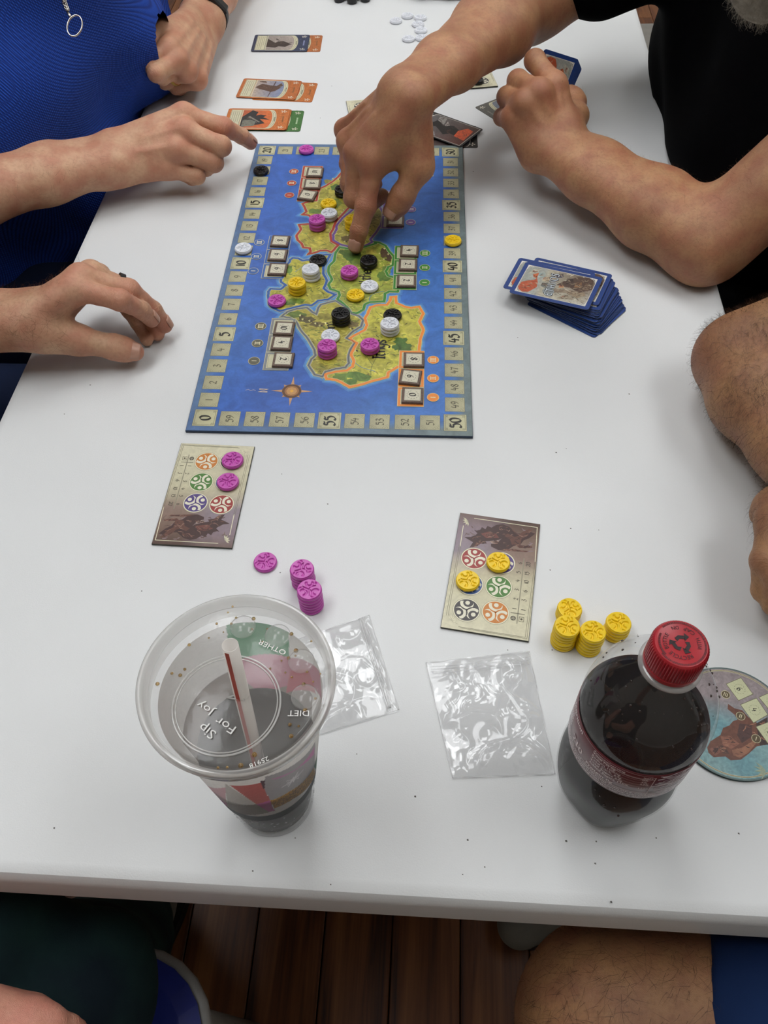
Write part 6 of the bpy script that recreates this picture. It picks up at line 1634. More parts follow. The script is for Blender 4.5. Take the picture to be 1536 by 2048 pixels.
# ------------------------------------------------------------------ clear zip bags
from mathutils import noise as mn
M_BAG = clear('bag_film', (.985, .985, .985), gloss=.065, rough=.07, haze=.05, hazecol=(.9, .9, .92), fres=1.25)
M_ZIP = clear('zip_strip_plastic', (.98, .98, .98), gloss=.07, rough=.12, haze=.18, hazecol=(.88, .88, .88))
def bag(c4, label, zside, seed):
    q = [at(px, py, .001)[:2] for px, py in c4]; c = sum(q)/4
    e = empty('zip_bag', (c[0], c[1], TABLE), 0, label, 'plastic bag', 'clear zip bags')
    def sheet(z0, amp, sd, nm):
        n1, n2_ = 72, 72; vs = []
        for i in range(n1+1):
            for j in range(n2_+1):
                u, v = i/n1, j/n2_
                p = (q[0]*(1-u)+q[1]*u)*(1-v)+(q[3]*(1-u)+q[2]*u)*v-c
                pn = Vector((p[0]*27+sd, p[1]*27, sd*.7))
                r = 1-abs(mn.noise(pn))*2.2; r2 = 1-abs(mn.noise(pn*2.3+Vector((3, 1, 0))))*2.2
                f_ = mn.noise(pn*5)
                edge = min(1, 7*min(u, 1-u, v, 1-v))
                h = z0+amp*edge*(max(0, r)**3*.9+max(0, r2)**3*.22+.05*f_+.45*abs(mn.noise(pn*.4)))
                wob = .0008*math.sin(u*17+sd)+.0006*math.sin(v*23+sd)
                vs.append((p[0]+wob*(1-edge), p[1]+wob*(1-edge), max(.0002, h)))
        m2_ = n2_+1
        fs = [(i*m2_+j, (i+1)*m2_+j, (i+1)*m2_+j+1, i*m2_+j+1) for i in range(n1) for j in range(n2_)]
        return mesh_obj(nm, vs, fs, M_BAG, e, True)
    sheet(.0003, .0022, seed, 'bag_back'); sheet(.0012, .0095, seed+5, 'bag_front')
    z = MB()
    for f_ in (.06, .085, .115):
        pts = []
        for i in range(25):
            t = .03+.94*i/24
            a, b_ = (t, f_) if zside == 'v' else (1-f_, t)
            p = (q[0]*(1-a)+q[1]*a)*(1-b_)+(q[3]*(1-a)+q[2]*a)*b_-c
            pts.append((p[0], p[1], .0042+.0012*math.sin(t*9+seed)))
        z.tube(pts, .0007 if f_ == .115 else .00045, 6)
    z.build('zip_seal', M_ZIP, e, True)
    s = MB()
    for ed in ((0, 1), (1, 2), (2, 3), (3, 0)):
        a, b_ = q[ed[0]]-c, q[ed[1]]-c; s.tube([(a[0]*(1-t)+b_[0]*t, a[1]*(1-t)+b_[1]*t, .0012+.0006*math.sin(t*20+seed)) for t in np.linspace(0, 1, 30)], .0004, 5)
    s.build('bag_seam', M_ZIP, e, True)
bag([(852, 1326), (1058, 1303), (1110, 1548), (905, 1556)], 'empty clear zip bag lying crumpled between the player board and the bottle', 'v', 2.3)
bag([(560, 1290), (738, 1231), (798, 1420), (620, 1475)], 'empty clear zip bag lying half behind the drink cup', 'h', 7.1)

# ------------------------------------------------------------------ things at the far end
p = at(703, 6, .0); ge = empty('black_gadget', (p[0], p[1]+.02, TABLE), .05, 'black plastic gadget with rounded lobes at the far end of the table', 'gadget')
g = MB().box((-.03, -.012, .004), (.03, .05, .02), .003); g.build('gadget_body', M_BLACK, ge)
for x, y in ((-.022, -.013), (0, -.020), (.022, -.013)): MB().lathe([(.006, 0), (.0085, .002), (.0085, .012), (.006, .016)], 16, cx=x, cy=y).build('foot_lobe', M_BLACK, ge, True)
p = at(872, 4, .0); ge = empty('clear_case', (p[0], p[1]+.03, TABLE), -.03, 'clear grey plastic case with clasps at the far end of the table', 'box')
MB().box((-.045, -.025, .0), (.045, .045, .018), .003).build('case_base', clear('case_plastic', (.8, .8, .8), gloss=.1, haze=.35, hazecol=(.5, .5, .5)), ge)
MB().box((-.045, -.025, .0185), (.045, .045, .028), .003).build('case_lid', clear('case_lid_plastic', (.85, .85, .85), gloss=.1, haze=.3, hazecol=(.6, .6, .6)), ge)
for x in (-.025, .022): MB().box((x-.006, -.029, .008), (x+.006, -.025, .024), .001).build('clasp', M_BLACK, ge)
# ------------------------------------------------------------------ chairs
def chair(x, y, rz, label, seatm=None, z=.45, rim=None):
    e = empty('chair', (x, y, 0), rz, label, 'chair')
    s = MB(); s.add([(px, py, z-.03) for px, py in rounded(-.22, -.21, .22, .21, .07)]+[(px, py, z-.004) for px, py in rounded(-.225, -.215, .225, .215, .075)]+[(px, py, z+.002) for px, py in rounded(-.21, -.2, .21, .2, .07)],
        [tuple(range(28))[::-1], tuple(range(56, 84))]+[(k*28+i, k*28+(i+1) % 28, (k+1)*28+(i+1) % 28, (k+1)*28+i) for k in (0, 1) for i in range(28)])
    s.build('seat', seatm or M_SEAT, e)
    if rim: MB().tube([(px, py, z-.012) for px, py in rounded(-.228, -.218, .228, .218, .078)], .006, 8, closed=True).build('seat_rim', rim, e, True)
    MB().box((-.2, -.235, z+.16), (.2, -.215, z+.38), .008).build('backrest', seatm or M_SEAT, e)
    for sx in (-1, 1):
        MB().tube([(sx*.19, .17, z-.03), (sx*.21, .2, 0)], .0125, 10).build('leg', M_GREYMET, e, True)
        MB().tube([(sx*.19, -.24, 0), (sx*.19, -.2, z-.05), (sx*.19, -.225, z+.38)], .0125, 10).build('leg', M_GREYMET, e, True)
    return e
# ------------------------------------------------------------------ people
SK_A = skin_mat('skin_fair', '#D3A887', '#BC7860', '#A07255')
SK_B = skin_mat('skin_fair_warm', '#CCA484', '#B87660', '#8A6044', .3)
SK_C = skin_mat('skin_tan', '#B88A64', '#A0604A', '#7A5238', .2)
SK_D = skin_mat('skin_tan_hairy', '#AC8058', '#94624A', '#6C4A32', .6)
SK_E = skin_mat('skin_fair_pink', '#D8A088', '#C88070', '#A06A54')
M_NAIL = mat('nail', '#BE917C', rough=.35, var=.06, nscale=200, spec=.5)
M_HAIRD = mat('dark_body_hair', '#3A2416', rough=.6, var=.2)
M_HAIRL = mat('light_body_hair', '#6E4A2C', rough=.6, var=.2)
M_HAIRG = mat('grey_hair', '#8E8578', rough=.8, var=.25, nscale=200, bump=.6, bscale=700)
M_HAIRB = mat('brown_hair', '#3A2A20', rough=.8, var=.25, nscale=200, bump=.6, bscale=700)
def cloth(name, col, weave=0, col2=None, rough=.85, bump=.25, scale=900):
    return mat(name, col, rough=rough, var=.1, nscale=14, bump=bump, bscale=scale, col2=col2, spec=.2)
def waffle_mat():
    m = bpy.data.materials.new('blue_waffle_knit'); nt, N, L, b = nodes(m)
    tc = N.new('ShaderNodeTexCoord')
    def wave(axis, rot=0):
        w = N.new('ShaderNodeTexWave'); w.wave_type = 'BANDS'; w.bands_direction = axis; w.inputs['Scale'].default_value = 150
        L.new(tc.outputs['Object'], w.inputs['Vector']); return w.outputs['Fac']
    mu = N.new('ShaderNodeMath'); mu.operation = 'MULTIPLY'; L.new(wave('Y'), mu.inputs[0]); 
    mx_ = N.new('ShaderNodeMapping'); mx_.inputs['Rotation'].default_value = (0, .7, 0); L.new(tc.outputs['Object'], mx_.inputs[0])
    w2 = N.new('ShaderNodeTexWave'); w2.bands_direction = 'X'; w2.inputs['Scale'].default_value = 150; L.new(mx_.outputs[0], w2.inputs['Vector']); L.new(w2.outputs['Fac'], mu.inputs[1])
    cr = N.new('ShaderNodeValToRGB'); cr.color_ramp.elements[0].color = (*lin('#0F2C78'), 1); cr.color_ramp.elements[1].color = (*lin('#1E4FB8'), 1); cr.color_ramp.elements[1].position = .5
    L.new(mu.outputs[0], cr.inputs[0]); L.new(cr.outputs[0], b.inputs['Base Color']); b.inputs['Roughness'].default_value = .75
    setin(b, 'Specular IOR Level', .25)
    bp = N.new('ShaderNodeBump'); bp.inputs['Strength'].default_value = .7; bp.inputs['Distance'].default_value = .0015; L.new(mu.outputs[0], bp.inputs['Height']); L.new(bp.outputs[0], b.inputs['Normal'])
    return m
M_BLUE = waffle_mat(); M_NAVY = cloth('navy_shorts', '#14203C'); M_BLKSHIRT = cloth('black_cotton', '#050507', col2='#020203')
M_BLKSHIRT.node_tree.nodes['Principled BSDF'].inputs['Specular IOR Level'].default_value = .03; M_DSHIRT = cloth('dark_grey_cotton', '#2A2C30')
M_TEAL = cloth('dark_teal_cloth', '#1C3634', col2='#101E26'); M_NAVY2 = cloth('royal_navy_shorts', '#122A54'); M_SHOE = cloth('grey_shoe', '#77746C'); M_JEAN = cloth('dark_trousers', '#14161C')
A3 = lambda *p: np.array(p, float)
def T(x, y, h): return np.array([x, y, TABLE+h], float)
def fl_(V, pts, r=.02):
    f = np.zeros(len(V))
    for p in pts: f = np.maximum(f, np.exp(-((V-np.asarray(p))**2).sum(1)/(r*r)))
    return f
def leg(F, hip, knee, ankle, rk=.058, rt=.085):
    F.group([(hip, knee, rt, rk), (knee, ankle, rk*.92, .04)], k=.03, kg=.03)
def shoe(root, ankle, d, m=None):
    d = np.array([d[0], d[1], 0.]); d /= np.linalg.norm(d); s = np.array([-d[1], d[0], 0]); a = np.array([ankle[0], ankle[1], 0.])
    F = Flesh(); F.group([(a-d*.04+A3(0, 0, .05), a+d*.10+A3(0, 0, .045), .04, .038), (a+d*.10+A3(0, 0, .045), a+d*.17+A3(0, 0, .04), .038, .032), (a-d*.02+A3(0, 0, .09), a+d*.03+A3(0, 0, .07), .042, .04)], k=.02, kg=.02)
    V, Q = F.surface(.006, cut=lambda X: .022-X[..., 2]); o = fast_mesh('shoe', V, Q, m or M_SHOE, root)
    b = MB(); out = []
    for t in np.linspace(0, 2*PI, 28, endpoint=False):
        q = math.cos(t)*.125; w = .046*(1+.12*math.cos(t)); out.append((a[0]+d[0]*(.065+q)+s[0]*w*math.sin(t), a[1]+d[1]*(.065+q)+s[1]*w*math.sin(t)))
    b.prism(out, .0008, .024); adopt(b.build('shoe_sole', M_RUBBER), root)

# --- person in the blue waffle shirt, left side, far seat
pa = empty('person', (-.70, 1.2, 0), 0, 'person in a blue waffle-knit shirt with a lanyard, pointing at the board', 'person')
F = Flesh(); tips = []
wr = at(222, 318, .050); el = wr+np.array([-.235, -.115, -.012]); el[2] = TABLE+.05
mc = [at(368, 230, .080), at(370, 262, .074), at(355, 300, .060), at(335, 336, .040)]
forearm(F, el, wr, .046, .0315); palm(F, wr, None, mc, 1.05); tendons(F, wr, mc, 1.05)
i1 = at(448, 254, .066); i2 = at(483, 272, .046); i3 = at(501, 286, .030); finger(F, [mc[0], i1, i2, i3], 'index', 1.08, tips)
q1 = step_to(mc[1], 443, 292, .047, 1); q2 = step_to(q1, 425, 306, .028, -1); q3 = step_to(q2, 400, 300, .021, -1); finger(F, [mc[1], q1, q2, q3], 'middle', 1.1)
q1 = step_to(mc[2], 428, 325, .043, 1); q2 = step_to(q1, 412, 336, .027, -1); q3 = step_to(q2, 388, 330, .021, -1); finger(F, [mc[2], q1, q2, q3], 'ring', 1.12)
q1 = at(394, 352, .030); q2 = step_to(q1, 384, 356, .02, -1); q3 = step_to(q2, 365, 350, .018, -1); finger(F, [mc[3], q1, q2, q3], 'pinky', 1.15)
thumb(F, [at(262, 300, .045), at(330, 285, .030), at(400, 285, .024), at(447, 283, .024)], 1.0)
# left fist
wl = at(404, 40, .048); ell = at(455, -120, .05)
ml_ = [at(336, 98, .082), at(354, 121, .070), at(373, 143, .053), at(394, 160, .033)]
forearm(F, ell, wl, .045, .031); palm(F, wl, None, ml_, 1.05); tendons(F, wl, ml_, 1.05)
for k_, (m_, P_, D2, T_, s_) in enumerate([(ml_[0], (293, 126, .042), (304, 140, .026), (325, 138, .02), 1.02), (ml_[1], (312, 147, .043), (325, 156, .026), (342, 150, .02), 1.02), (ml_[2], (330, 163, .041), (342, 168, .026), (356, 162, .02), 1.02), (ml_[3], (352, 175, .035), (360, 178, .02), (372, 172, .018), 1.08)]):
    a = step_to(m_, P_[0], P_[1], P_[2], 1 if k_ < 2 else -1); b_ = step_to(a, D2[0], D2[1], D2[2], -1); c_ = step_to(b_, T_[0], T_[1], T_[2], -1)
    if k_ == 2: ringp = (m_*.45+a*.55, a-m_)
    finger(F, [m_, a, b_, c_], ['index', 'middle', 'ring', 'pinky'][k_], s_)
tm = [at(378, 52, .060), at(326, 62, .086)]; t2 = step_to(tm[1], 300, 88, .034, 1); t3 = step_to(t2, 280, 112, .027, -1)
thumb(F, [tm[0], tm[1], t2, t3], 1.0)
sr, sl, ch, pv, nk = T(-.62, .98, .30), T(-.60, 1.44, .30), T(-.60, 1.21, .12), T(-.66, 1.2, -.20), T(-.60, 1.21, .36)
F.group([(sr, el, .055, .046)], k=.02, kg=.03); F.group([(sl, ell, .055, .045)], k=.02, kg=.03)
V, Q = F.surface(.0019)
G = Flesh(); mk_torso(G, pv, ch, nk, sr, sl, 1.15); leg(G, T(-.62, 1.1, -.2), T(-.22, 1.08, -.17), T(-.2, 1.12, -.66)); leg(G, T(-.62, 1.3, -.2), T(-.22, 1.34, -.17), T(-.2, 1.34, -.66))
V2, Q2 = G.surface(.01)
hv, hq = make_head(pa, T(-.53, 1.2, .50), (1, -.15, -.45), SK_A, M_HAIRG)
fast_mesh('body', V, Q, SK_A, pa, flush=fl_(V, list(mc)+[i1, i3]+list(ml_), .016), extra=(np.concatenate([V2, hv]), np.concatenate([Q2, hq+len(V2)])), joints=list(JOINTS)); JOINTS.clear()
for t_ in tips: nail(t_, (.1, -.2, 1), pa, M_NAIL)
S = Flesh(); mk_torso(S, pv, ch, nk, sr, sl, 1.5, .03); S.group([(ch+A3(.02, -.06, -.08), ch+A3(.03, .06, -.08), .17, .17)], k=.05, kg=.05)
S.group([(sr, sr*.5+el*.5, .075, .068)], k=.03, kg=.03); S.group([(sl, sl*.5+ell*.5, .075, .068)], k=.03, kg=.03)
fold = waves(.007, [((9, 14, 12), .5, 1.6), ((14, 22, 20), 0, 1), ((-22, 30, 12), 1, .7), ((10, -16, 44), 2, .5), ((40, 12, -30), .5, .3)])
tcut = lambda X: X[..., 2]-(TABLE+.40)
scut = lambda X: np.maximum(np.maximum(X[..., 2]-(TABLE+.375), np.where(X[..., 1] < 1.02, (TABLE-.13)-X[..., 2], -1.)), np.where((X[..., 0] > -.425) & (X[..., 2] < TABLE+.004), (X[..., 0]+.425), -1.))
V3, Q3 = S.surface(.006, fold=fold, cut=scut); fast_mesh('waffle_shirt', V3, Q3, M_BLUE, pa)
S = Flesh(); leg(S, T(-.62, 1.1, -.2), T(-.24, 1.08, -.17), T(-.235, 1.08, -.20), .07, .10); leg(S, T(-.62, 1.3, -.2), T(-.24, 1.34, -.17), T(-.235, 1.34, -.2), .07, .10); S.group([(pv+A3(.03, -.14, -.0), pv+A3(.03, .12, -.0), .20, .18)])
V3, Q3 = S.surface(.009, cut=lambda X: X[..., 2]-(TABLE-.07)); fast_mesh('navy_shorts', V3, Q3, M_NAVY, pa)
shoe(pa, T(-.2, 1.12, -.66), (1, 0)); shoe(pa, T(-.2, 1.34, -.66), (1, 0))
# watch, rings, lanyard
def band(center, axis, r, rw, w, m, name, root, n=36, flat=1.0, sq=None):
    axis = np.asarray(axis, float); axis /= np.linalg.norm(axis); a = np.cross(axis, (0, 0, 1)); a /= np.linalg.norm(a); b_ = np.cross(axis, a)
    vs = []
    for d_, o_ in ((-w/2, 0), (-w/2, rw), (w/2, rw), (w/2, 0)):
        for i in range(n):
            t = 2*PI*i/n; vs.append(np.asarray(center)+axis*d_+(r+o_)*(math.cos(t)*a*flat+math.sin(t)*b_))
    fs = [(k_*n+i, k_*n+(i+1) % n, ((k_+1) % 4)*n+(i+1) % n, ((k_+1) % 4)*n+i) for k_ in range(4) for i in range(n)]
    return adopt(mesh_obj(name, vs, fs, m, None, False), root)
wc = at(412, 50, .050); ax = ell-wl; ax /= np.linalg.norm(ax)
wc = wl+ax*.012
wb = band(wc, ax, .0285, .0032, .019, M_RUBBER, 'watch_band', pa, flat=1.18)
sd = np.cross(ax, (0, 0, 1)); sd /= np.linalg.norm(sd); 
if sd[0] < 0: sd = -sd
up_ = np.cross(sd, ax); up_ = up_ if up_[2] > 0 else -up_
fc = wc+sd*.024+up_*.021; nn = (sd*.75+up_*.66); nn /= np.linalg.norm(nn); tt = np.cross(ax, nn)
wm = Matrix(((ax[0], tt[0], nn[0], fc[0]), (ax[1], tt[1], nn[1], fc[1]), (ax[2], tt[2], nn[2], fc[2]), (0, 0, 0, 1)))
fcm = MB().box((-.010, -.019, -.004), (.010, .019, .005), .0025)
vsw = [tuple(wm @ Vector(v)) for v in fcm.v]; adopt(mesh_obj('watch_case', vsw, fcm.f, M_BLACK), pa)
band(ringp[0], ringp[1], .0104, .0012, .0042, M_GOLD, 'wedding_ring', pa)
# lanyard hanging on the chest with a steel key ring
lp = [at(122, -60, .26), at(126, -15, .225), at(131, 12, .21), at(136, 26, .205)]
g = MB()
for i, p in enumerate(spline([tuple(v) for v in lp], 6)):
    a = i*.9; pp = p+np.array([0, 0, .004])
    g.tube([pp+A3(.002*math.cos(a+t), .0025*math.sin(a+t), .0015*math.sin(2*t)) for t in np.linspace(0, 2*PI, 10, endpoint=False)], .0008, 5, closed=True)
adopt(g.build('lanyard_chain', M_METAL, None, True), pa)
rcn = at(149, 51, .205); g = MB(); vx_ = FX; a_ = RX*math.cos(.25)-UX*math.sin(.25); b__ = np.cross(FX, a_)
for o_ in (0, .0011): g.tube([rcn+a_*.0078*math.cos(t)+b__*.0114*math.sin(t)+FX*o_ for t in np.linspace(0, 2*PI, 40, endpoint=False)], .0007, 7, closed=True)
g.tube([at(134, 20, .206), at(137, 29, .205), at(141, 33, .205)], [.0016, .0022, .0012], 8)
adopt(g.build('key_ring', M_METAL, None, True), pa)
hair_on(V, Q, lambda c, n: (c[:, 0] < wr[0]+.01) & (c[:, 1] < 1.05) & (c[:, 0] > -.62) & (n[:, 2] > -.2), 900, .008, pa, M_HAIRL, 'arm_hair', lean=(.6, -.5, .2), wid=.00007)

# --- person at the left, near seat, hand hovering over the table
pb = empty('person', (-.80, .60, 0), 0, 'person at the near left seat reaching a relaxed hand with a black ring', 'person')
F = Flesh(); tips = []
wr = at(52, 640, .055); el = wr+np.array([-.25, -.01, -.005]); el[2] = TABLE+.05
mc = [at(150, 578, .082), at(162, 556, .084), at(182, 548, .070), at(196, 552, .052)]
forearm(F, el, wr, .050, .0305); palm(F, wr, None, mc, 1.0); tendons(F, wr, mc, 1.0)
j1 = at(240, 600, .074); j2 = at(283, 620, .052); j3 = at(303, 640, .036); finger(F, [mc[0], j1, j2, j3], 'index', 1.0, tips)
k1 = at(258, 580, .066); k2 = at(306, 620, .036); k3 = at(330, 651, .016); finger(F, [mc[1], k1, k2, k3], 'middle', 1.0, tips)
r1 = at(257, 577, .048); r2 = at(300, 632, .022); r3 = at(315, 668, .009); finger(F, [mc[2], r1, r2, r3], 'ring', .98)
finger(F, [mc[3], at(240, 600, .030), at(275, 645, .014), at(294, 680, .008)], 'pinky', 1.0)
th = [at(95, 668, .048), at(158, 680, .036), at(228, 694, .026), at(270, 704, .018)]
thumb(F, th, 1.05, tips)
sr, sl, ch, pv, nk = T(-.76, .34, .30), T(-.76, .76, .30), T(-.78, .55, .10), T(-.80, .55, -.2), T(-.76, .55, .36)
F.group([(sl, el, .055, .05)], k=.02, kg=.03); F.group([(sr, T(-.62, .33, .03), .055, .045), (T(-.62, .33, .03), T(-.46, .42, -.02), .042, .03)], k=.02, kg=.03)
V, Q = F.surface(.0019)
G = Flesh(); mk_torso(G, pv, ch, nk, sr, sl, 1.0); leg(G, T(-.76, .52, -.2), T(-.36, .50, -.17), T(-.34, .5, -.66)); leg(G, T(-.76, .70, -.2), T(-.36, .72, -.17), T(-.34, .72, -.66))
V2, Q2 = G.surface(.01)
hv, hq = make_head(pb, T(-.70, .55, .50), (1, .1, -.4), SK_B, M_HAIRB)
fast_mesh('body', V, Q, SK_B, pb, flush=fl_(V, list(mc[:2])+[j1, k1, j3, k3, th[3]], .015), extra=(np.concatenate([V2, hv]), np.concatenate([Q2, hq+len(V2)])), joints=list(JOINTS)); JOINTS.clear()
nail(tips[0], (.35, .2, .9), pb, M_NAIL); nail(tips[1], (.5, .3, .9), pb, M_NAIL); nail(tips[2], (.1, -.65, .9), pb, M_NAIL)
S = Flesh(); mk_torso(S, pv, ch, nk, sr, sl, 1.15, .042); S.group([(sr, sr*.5+T(-.62, .33, .03)*.5, .085, .07)], k=.03, kg=.03); S.group([(sl, sl*.5+el*.5, .085, .07)], k=.03, kg=.03)
V3, Q3 = S.surface(.009, fold=fold, cut=tcut); fast_mesh('navy_shirt', V3, Q3, M_NAVY, pb)
S = Flesh(); leg(S, T(-.76, .52, -.2), T(-.40, .5, -.17), T(-.39, .5, -.19), .07, .10); leg(S, T(-.76, .70, -.2), T(-.40, .72, -.17), T(-.39, .72, -.19), .07, .10)
V3, Q3 = S.surface(.009); fast_mesh('navy_shorts', V3, Q3, M_NAVY, pb)
shoe(pb, T(-.34, .5, -.66), (1, 0)); shoe(pb, T(-.34, .72, -.66), (1, 0))
rp = k1*.4+mc[1]*.6
band(r1*.75+mc[2]*.25, r1-mc[2], .0108, .0016, .0055, M_RUBBER, 'black_ring', pb)
ax = el-wr; band(wr+ax/np.linalg.norm(ax)*.052, ax, .033, .003, .018, M_RUBBER, 'watch_band', pb, flat=1.15)
hair_on(V, Q, lambda c, n: (c[:, 0] < mc[0][0]-.01) & (c[:, 1] < .78) & (c[:, 0] > -.60) & (n[:, 2] > -.3), 2200, .011, pb, M_HAIRL, 'arm_hair', lean=(.6, -.5, .2), wid=.00008)

# --- person in black on the right
pc = empty('person', (.56, 1.1, 0), 0, 'person in a black shirt pointing at the board while holding cards', 'person')
F = Flesh(); tips = []
wr = at(814, 190, .150); el = at(1052, 6, .135)
mc = [at(747, 322, .092), at(715, 306, .094), at(700, 284, .088), at(694, 262, .080)]
forearm(F, el, wr, .042, .0285); palm(F, wr, None, mc, 1.08); tendons(F, wr, mc, 1.08)
F.group([(wr*.6+mc[0]*.4+RX*.012, at(828, 318, .086), .022, .018), (mc[0], at(815, 300, .095), .015, .018)], k=.012, kg=.014)
p1 = at(731, 414, .052); p2 = at(718, 461, .030); p3 = at(712, 492, .0125); finger(F, [mc[0], p1, p2, p3], 'index', 1.12, tips)
finger(F, [mc[1], at(708, 395, .052), at(738, 408, .032), at(764, 392, .030)], 'middle', 1.1)
finger(F, [mc[2], at(699, 368, .052), at(726, 380, .034), at(752, 368, .034)], 'ring', 1.05)
finger(F, [mc[3], at(694, 328, .054), at(715, 345, .040), at(738, 340, .040)], 'pinky', 1.05)
th = [at(826, 262, .115), at(838, 334, .084), at(806, 390, .056), at(786, 425, .036)]
thumb(F, th, 1.15, tips)
# left hand with the cards
wl = at(1100, 288, .066); ell = at(1416, 484, .040)
mL = [at(1108, 172, .116), at(1078, 186, .118), at(1050, 208, .108), at(1026, 236, .090)]
forearm(F, ell, wl, .043, .032); palm(F, wl, None, mL, 1.15); tendons(F, wl, mL, 1.15)
for k_, (m_, P_, D2, T_, nm) in enumerate([(mL[0], (1070, 121, .046), (1080, 134, .028), (1103, 150, .022), 'index'), (mL[1], (1036, 162, .046), (1046, 176, .028), (1070, 190, .022), 'middle'), (mL[2], (1014, 194, .042), (1024, 206, .027), (1048, 215, .022), 'ring'), (mL[3], (1004, 234, .034), (1014, 242, .021), (1034, 246, .019), 'pinky')]):
    a = step_to(m_, P_[0], P_[1], P_[2], -1); b_ = step_to(a, D2[0], D2[1], D2[2], -1); c_ = step_to(b_, T_[0], T_[1], T_[2], -1)
    finger(F, [m_, a, b_, c_], nm, 1.18)
thumb(F, [at(1128, 262, .078), at(1150, 232, .078), at(1150, 205, .076), at(1140, 186, .080)], 1.1)
sr, sl, ch, pv, nk = T(.38, 1.30, .25), T(.50, .88, .24), T(.50, 1.10, .08), T(.60, 1.12, -.2), T(.44, 1.06, .32)
F.group([(sr, el, .06, .046)], k=.03, kg=.03); F.group([(sl, ell, .056, .042)], k=.03, kg=.03)
V, Q = F.surface(.0019)
G = Flesh(); mk_torso(G, pv, ch, nk, sr, sl, 1.1); leg(G, T(.58, 1.02, -.2), T(.22, 1.0, -.17), T(.2, 1.0, -.66)); leg(G, T(.58, 1.22, -.2), T(.22, 1.24, -.17), T(.2, 1.24, -.66))
V2, Q2 = G.surface(.01)
chin = at(1512, 2, .375); hv, hq = make_head(pc, chin+A3(.03, .035, .135), (-.85, -.25, -.35), SK_C, M_HAIRG, beard=mat('grey_beard', '#A39C8E', rough=.9, var=.2, nscale=200, bump=.5))
fast_mesh('body', V, Q, SK_C, pc, flush=fl_(V, list(mc)+[p1]+list(mL), .017), extra=(np.concatenate([V2, hv]), np.concatenate([Q2, hq+len(V2)])), joints=list(JOINTS)); JOINTS.clear()
nail(tips[0], (-.25, -.75, .55), pc, M_NAIL); nail(tips[1], (-.35, -.6, .8), pc, M_NAIL)
S = Flesh(); mk_torso(S, pv, ch, nk, sr, sl, 1.35, .025); S.group([(ch+A3(-.03, -.1, -.04), ch+A3(-.03, .1, -.04), .16, .16)], k=.05, kg=.05)
S.group([(sr, sr*.3+el*.7, .088, .070)], k=.03, kg=.03); S.group([(sl, sl*.72+ell*.28, .075, .072)], k=.02, kg=.02)
ccut = lambda X: np.maximum(X[..., 2]-(TABLE+.345), np.where((X[..., 0] < .33) & (X[..., 2] < TABLE+.004), (.33-X[..., 0]), -1.))
V3, Q3 = S.surface(.006, fold=fold, cut=ccut); fast_mesh('black_shirt', V3, Q3, M_BLKSHIRT, pc)
S = Flesh(); leg(S, T(.58, 1.02, -.2), T(.22, 1.0, -.17), T(.2, 1.0, -.60), .068, .10); leg(S, T(.58, 1.22, -.2), T(.22, 1.24, -.17), T(.2, 1.24, -.60), .068, .10); S.group([(T(.52, .88, -.15), T(.52, 1.05, -.2), .12, .14)], k=.04, kg=.05)
V3, Q3 = S.surface(.009, cut=lambda X: X[..., 2]-(TABLE-.065)); fast_mesh('dark_trousers', V3, Q3, M_JEAN, pc)
shoe(pc, T(.2, 1.0, -.66), (-1, 0)); shoe(pc, T(.2, 1.24, -.66), (-1, 0))
hair_on(V, Q, lambda c, n: (c[:, 0] > .16) & (c[:, 0] < .33) & (c[:, 1] < 1.08) & (n[:, 2] > -.2), 900, .008, pc, M_HAIRL, 'arm_hair', lean=(-.6, .3, .2), wid=.00006)

# --- person at the right, near seat: elbow on the table, bare knee below the edge
pd = empty('person', (.66, .30, 0), 0, 'person at the near right seat with a hairy forearm and bare knee', 'person')
F = Flesh()
eb = at(1502, 716, .052)
sr, sl, ch, pv, nk = T(.60, .62, .28), T(.64, .12, .28), T(.68, .35, .10), T(.68, .30, -.16), T(.62, .36, .36)
wh = at(1655, 975, .060)
F.group([(sr, eb, .060, .044)], k=.03, kg=.04)
forearm(F, eb, wh, .047, .033)
mh = [at(1548, 1040, .062), at(1562, 1065, .06), at(1580, 1092, .052), at(1600, 1118, .042)]
palm(F, wh, None, mh, 1.0)
for k_, nm in enumerate(('index', 'middle', 'ring', 'pinky')):
    m_ = mh[k_]; b0 = m_+A3(-.012+.003*k_, -.036, -.006); finger(F, [m_, b0, b0+A3(.004, -.012, -.022), b0+A3(.016, .002, -.030)], nm, 1.1)
thumb(F, [at(1640, 1010, .06), at(1590, 1010, .07), at(1548, 1008, .062), at(1524, 1030, .05)], 1.1)
F.group([(sl, T(.56, .02, .0), .055, .045), (T(.56, .02, .0), T(.46, .16, -.08), .045, .03)], k=.02, kg=.02)
V, Q = F.surface(.0024)
kn = at(1232, 2052, -.165); hp = T(.62, .10, -.14); ank = at(1210, 2075, -.66)
G = Flesh(); mk_torso(G, pv, ch, nk, sr, sl, 1.1)
G.group([(hp, kn*.45+hp*.55, .105, .086), (kn*.45+hp*.55, kn, .088, .076), (kn, ank, .062, .04)], k=.03, kg=.03)
leg(G, T(.62, .34, -.16), T(.40, .42, -.17), T(.31, .36, -.66))
V2, Q2 = G.surface(.006)
hv, hq = make_head(pd, T(.58, .38, .50), (-1, .2, -.5), SK_D, M_HAIRB)
fast_mesh('body', V, Q, SK_D, pd, flush=fl_(V, [eb+A3(-.05, 0, 0)], .03), extra=(np.concatenate([V2, hv]), np.concatenate([Q2, hq+len(V2)])), joints=list(JOINTS)); JOINTS.clear()
S = Flesh(); mk_torso(S, pv, ch, nk, sr, sl, 1.25, .042); S.group([(sr, sr*.7+eb*.3, .08, .08)], k=.03, kg=.03); S.group([(sl, sl*.6+T(.56, .02, .0)*.4, .075, .07)], k=.03, kg=.03)
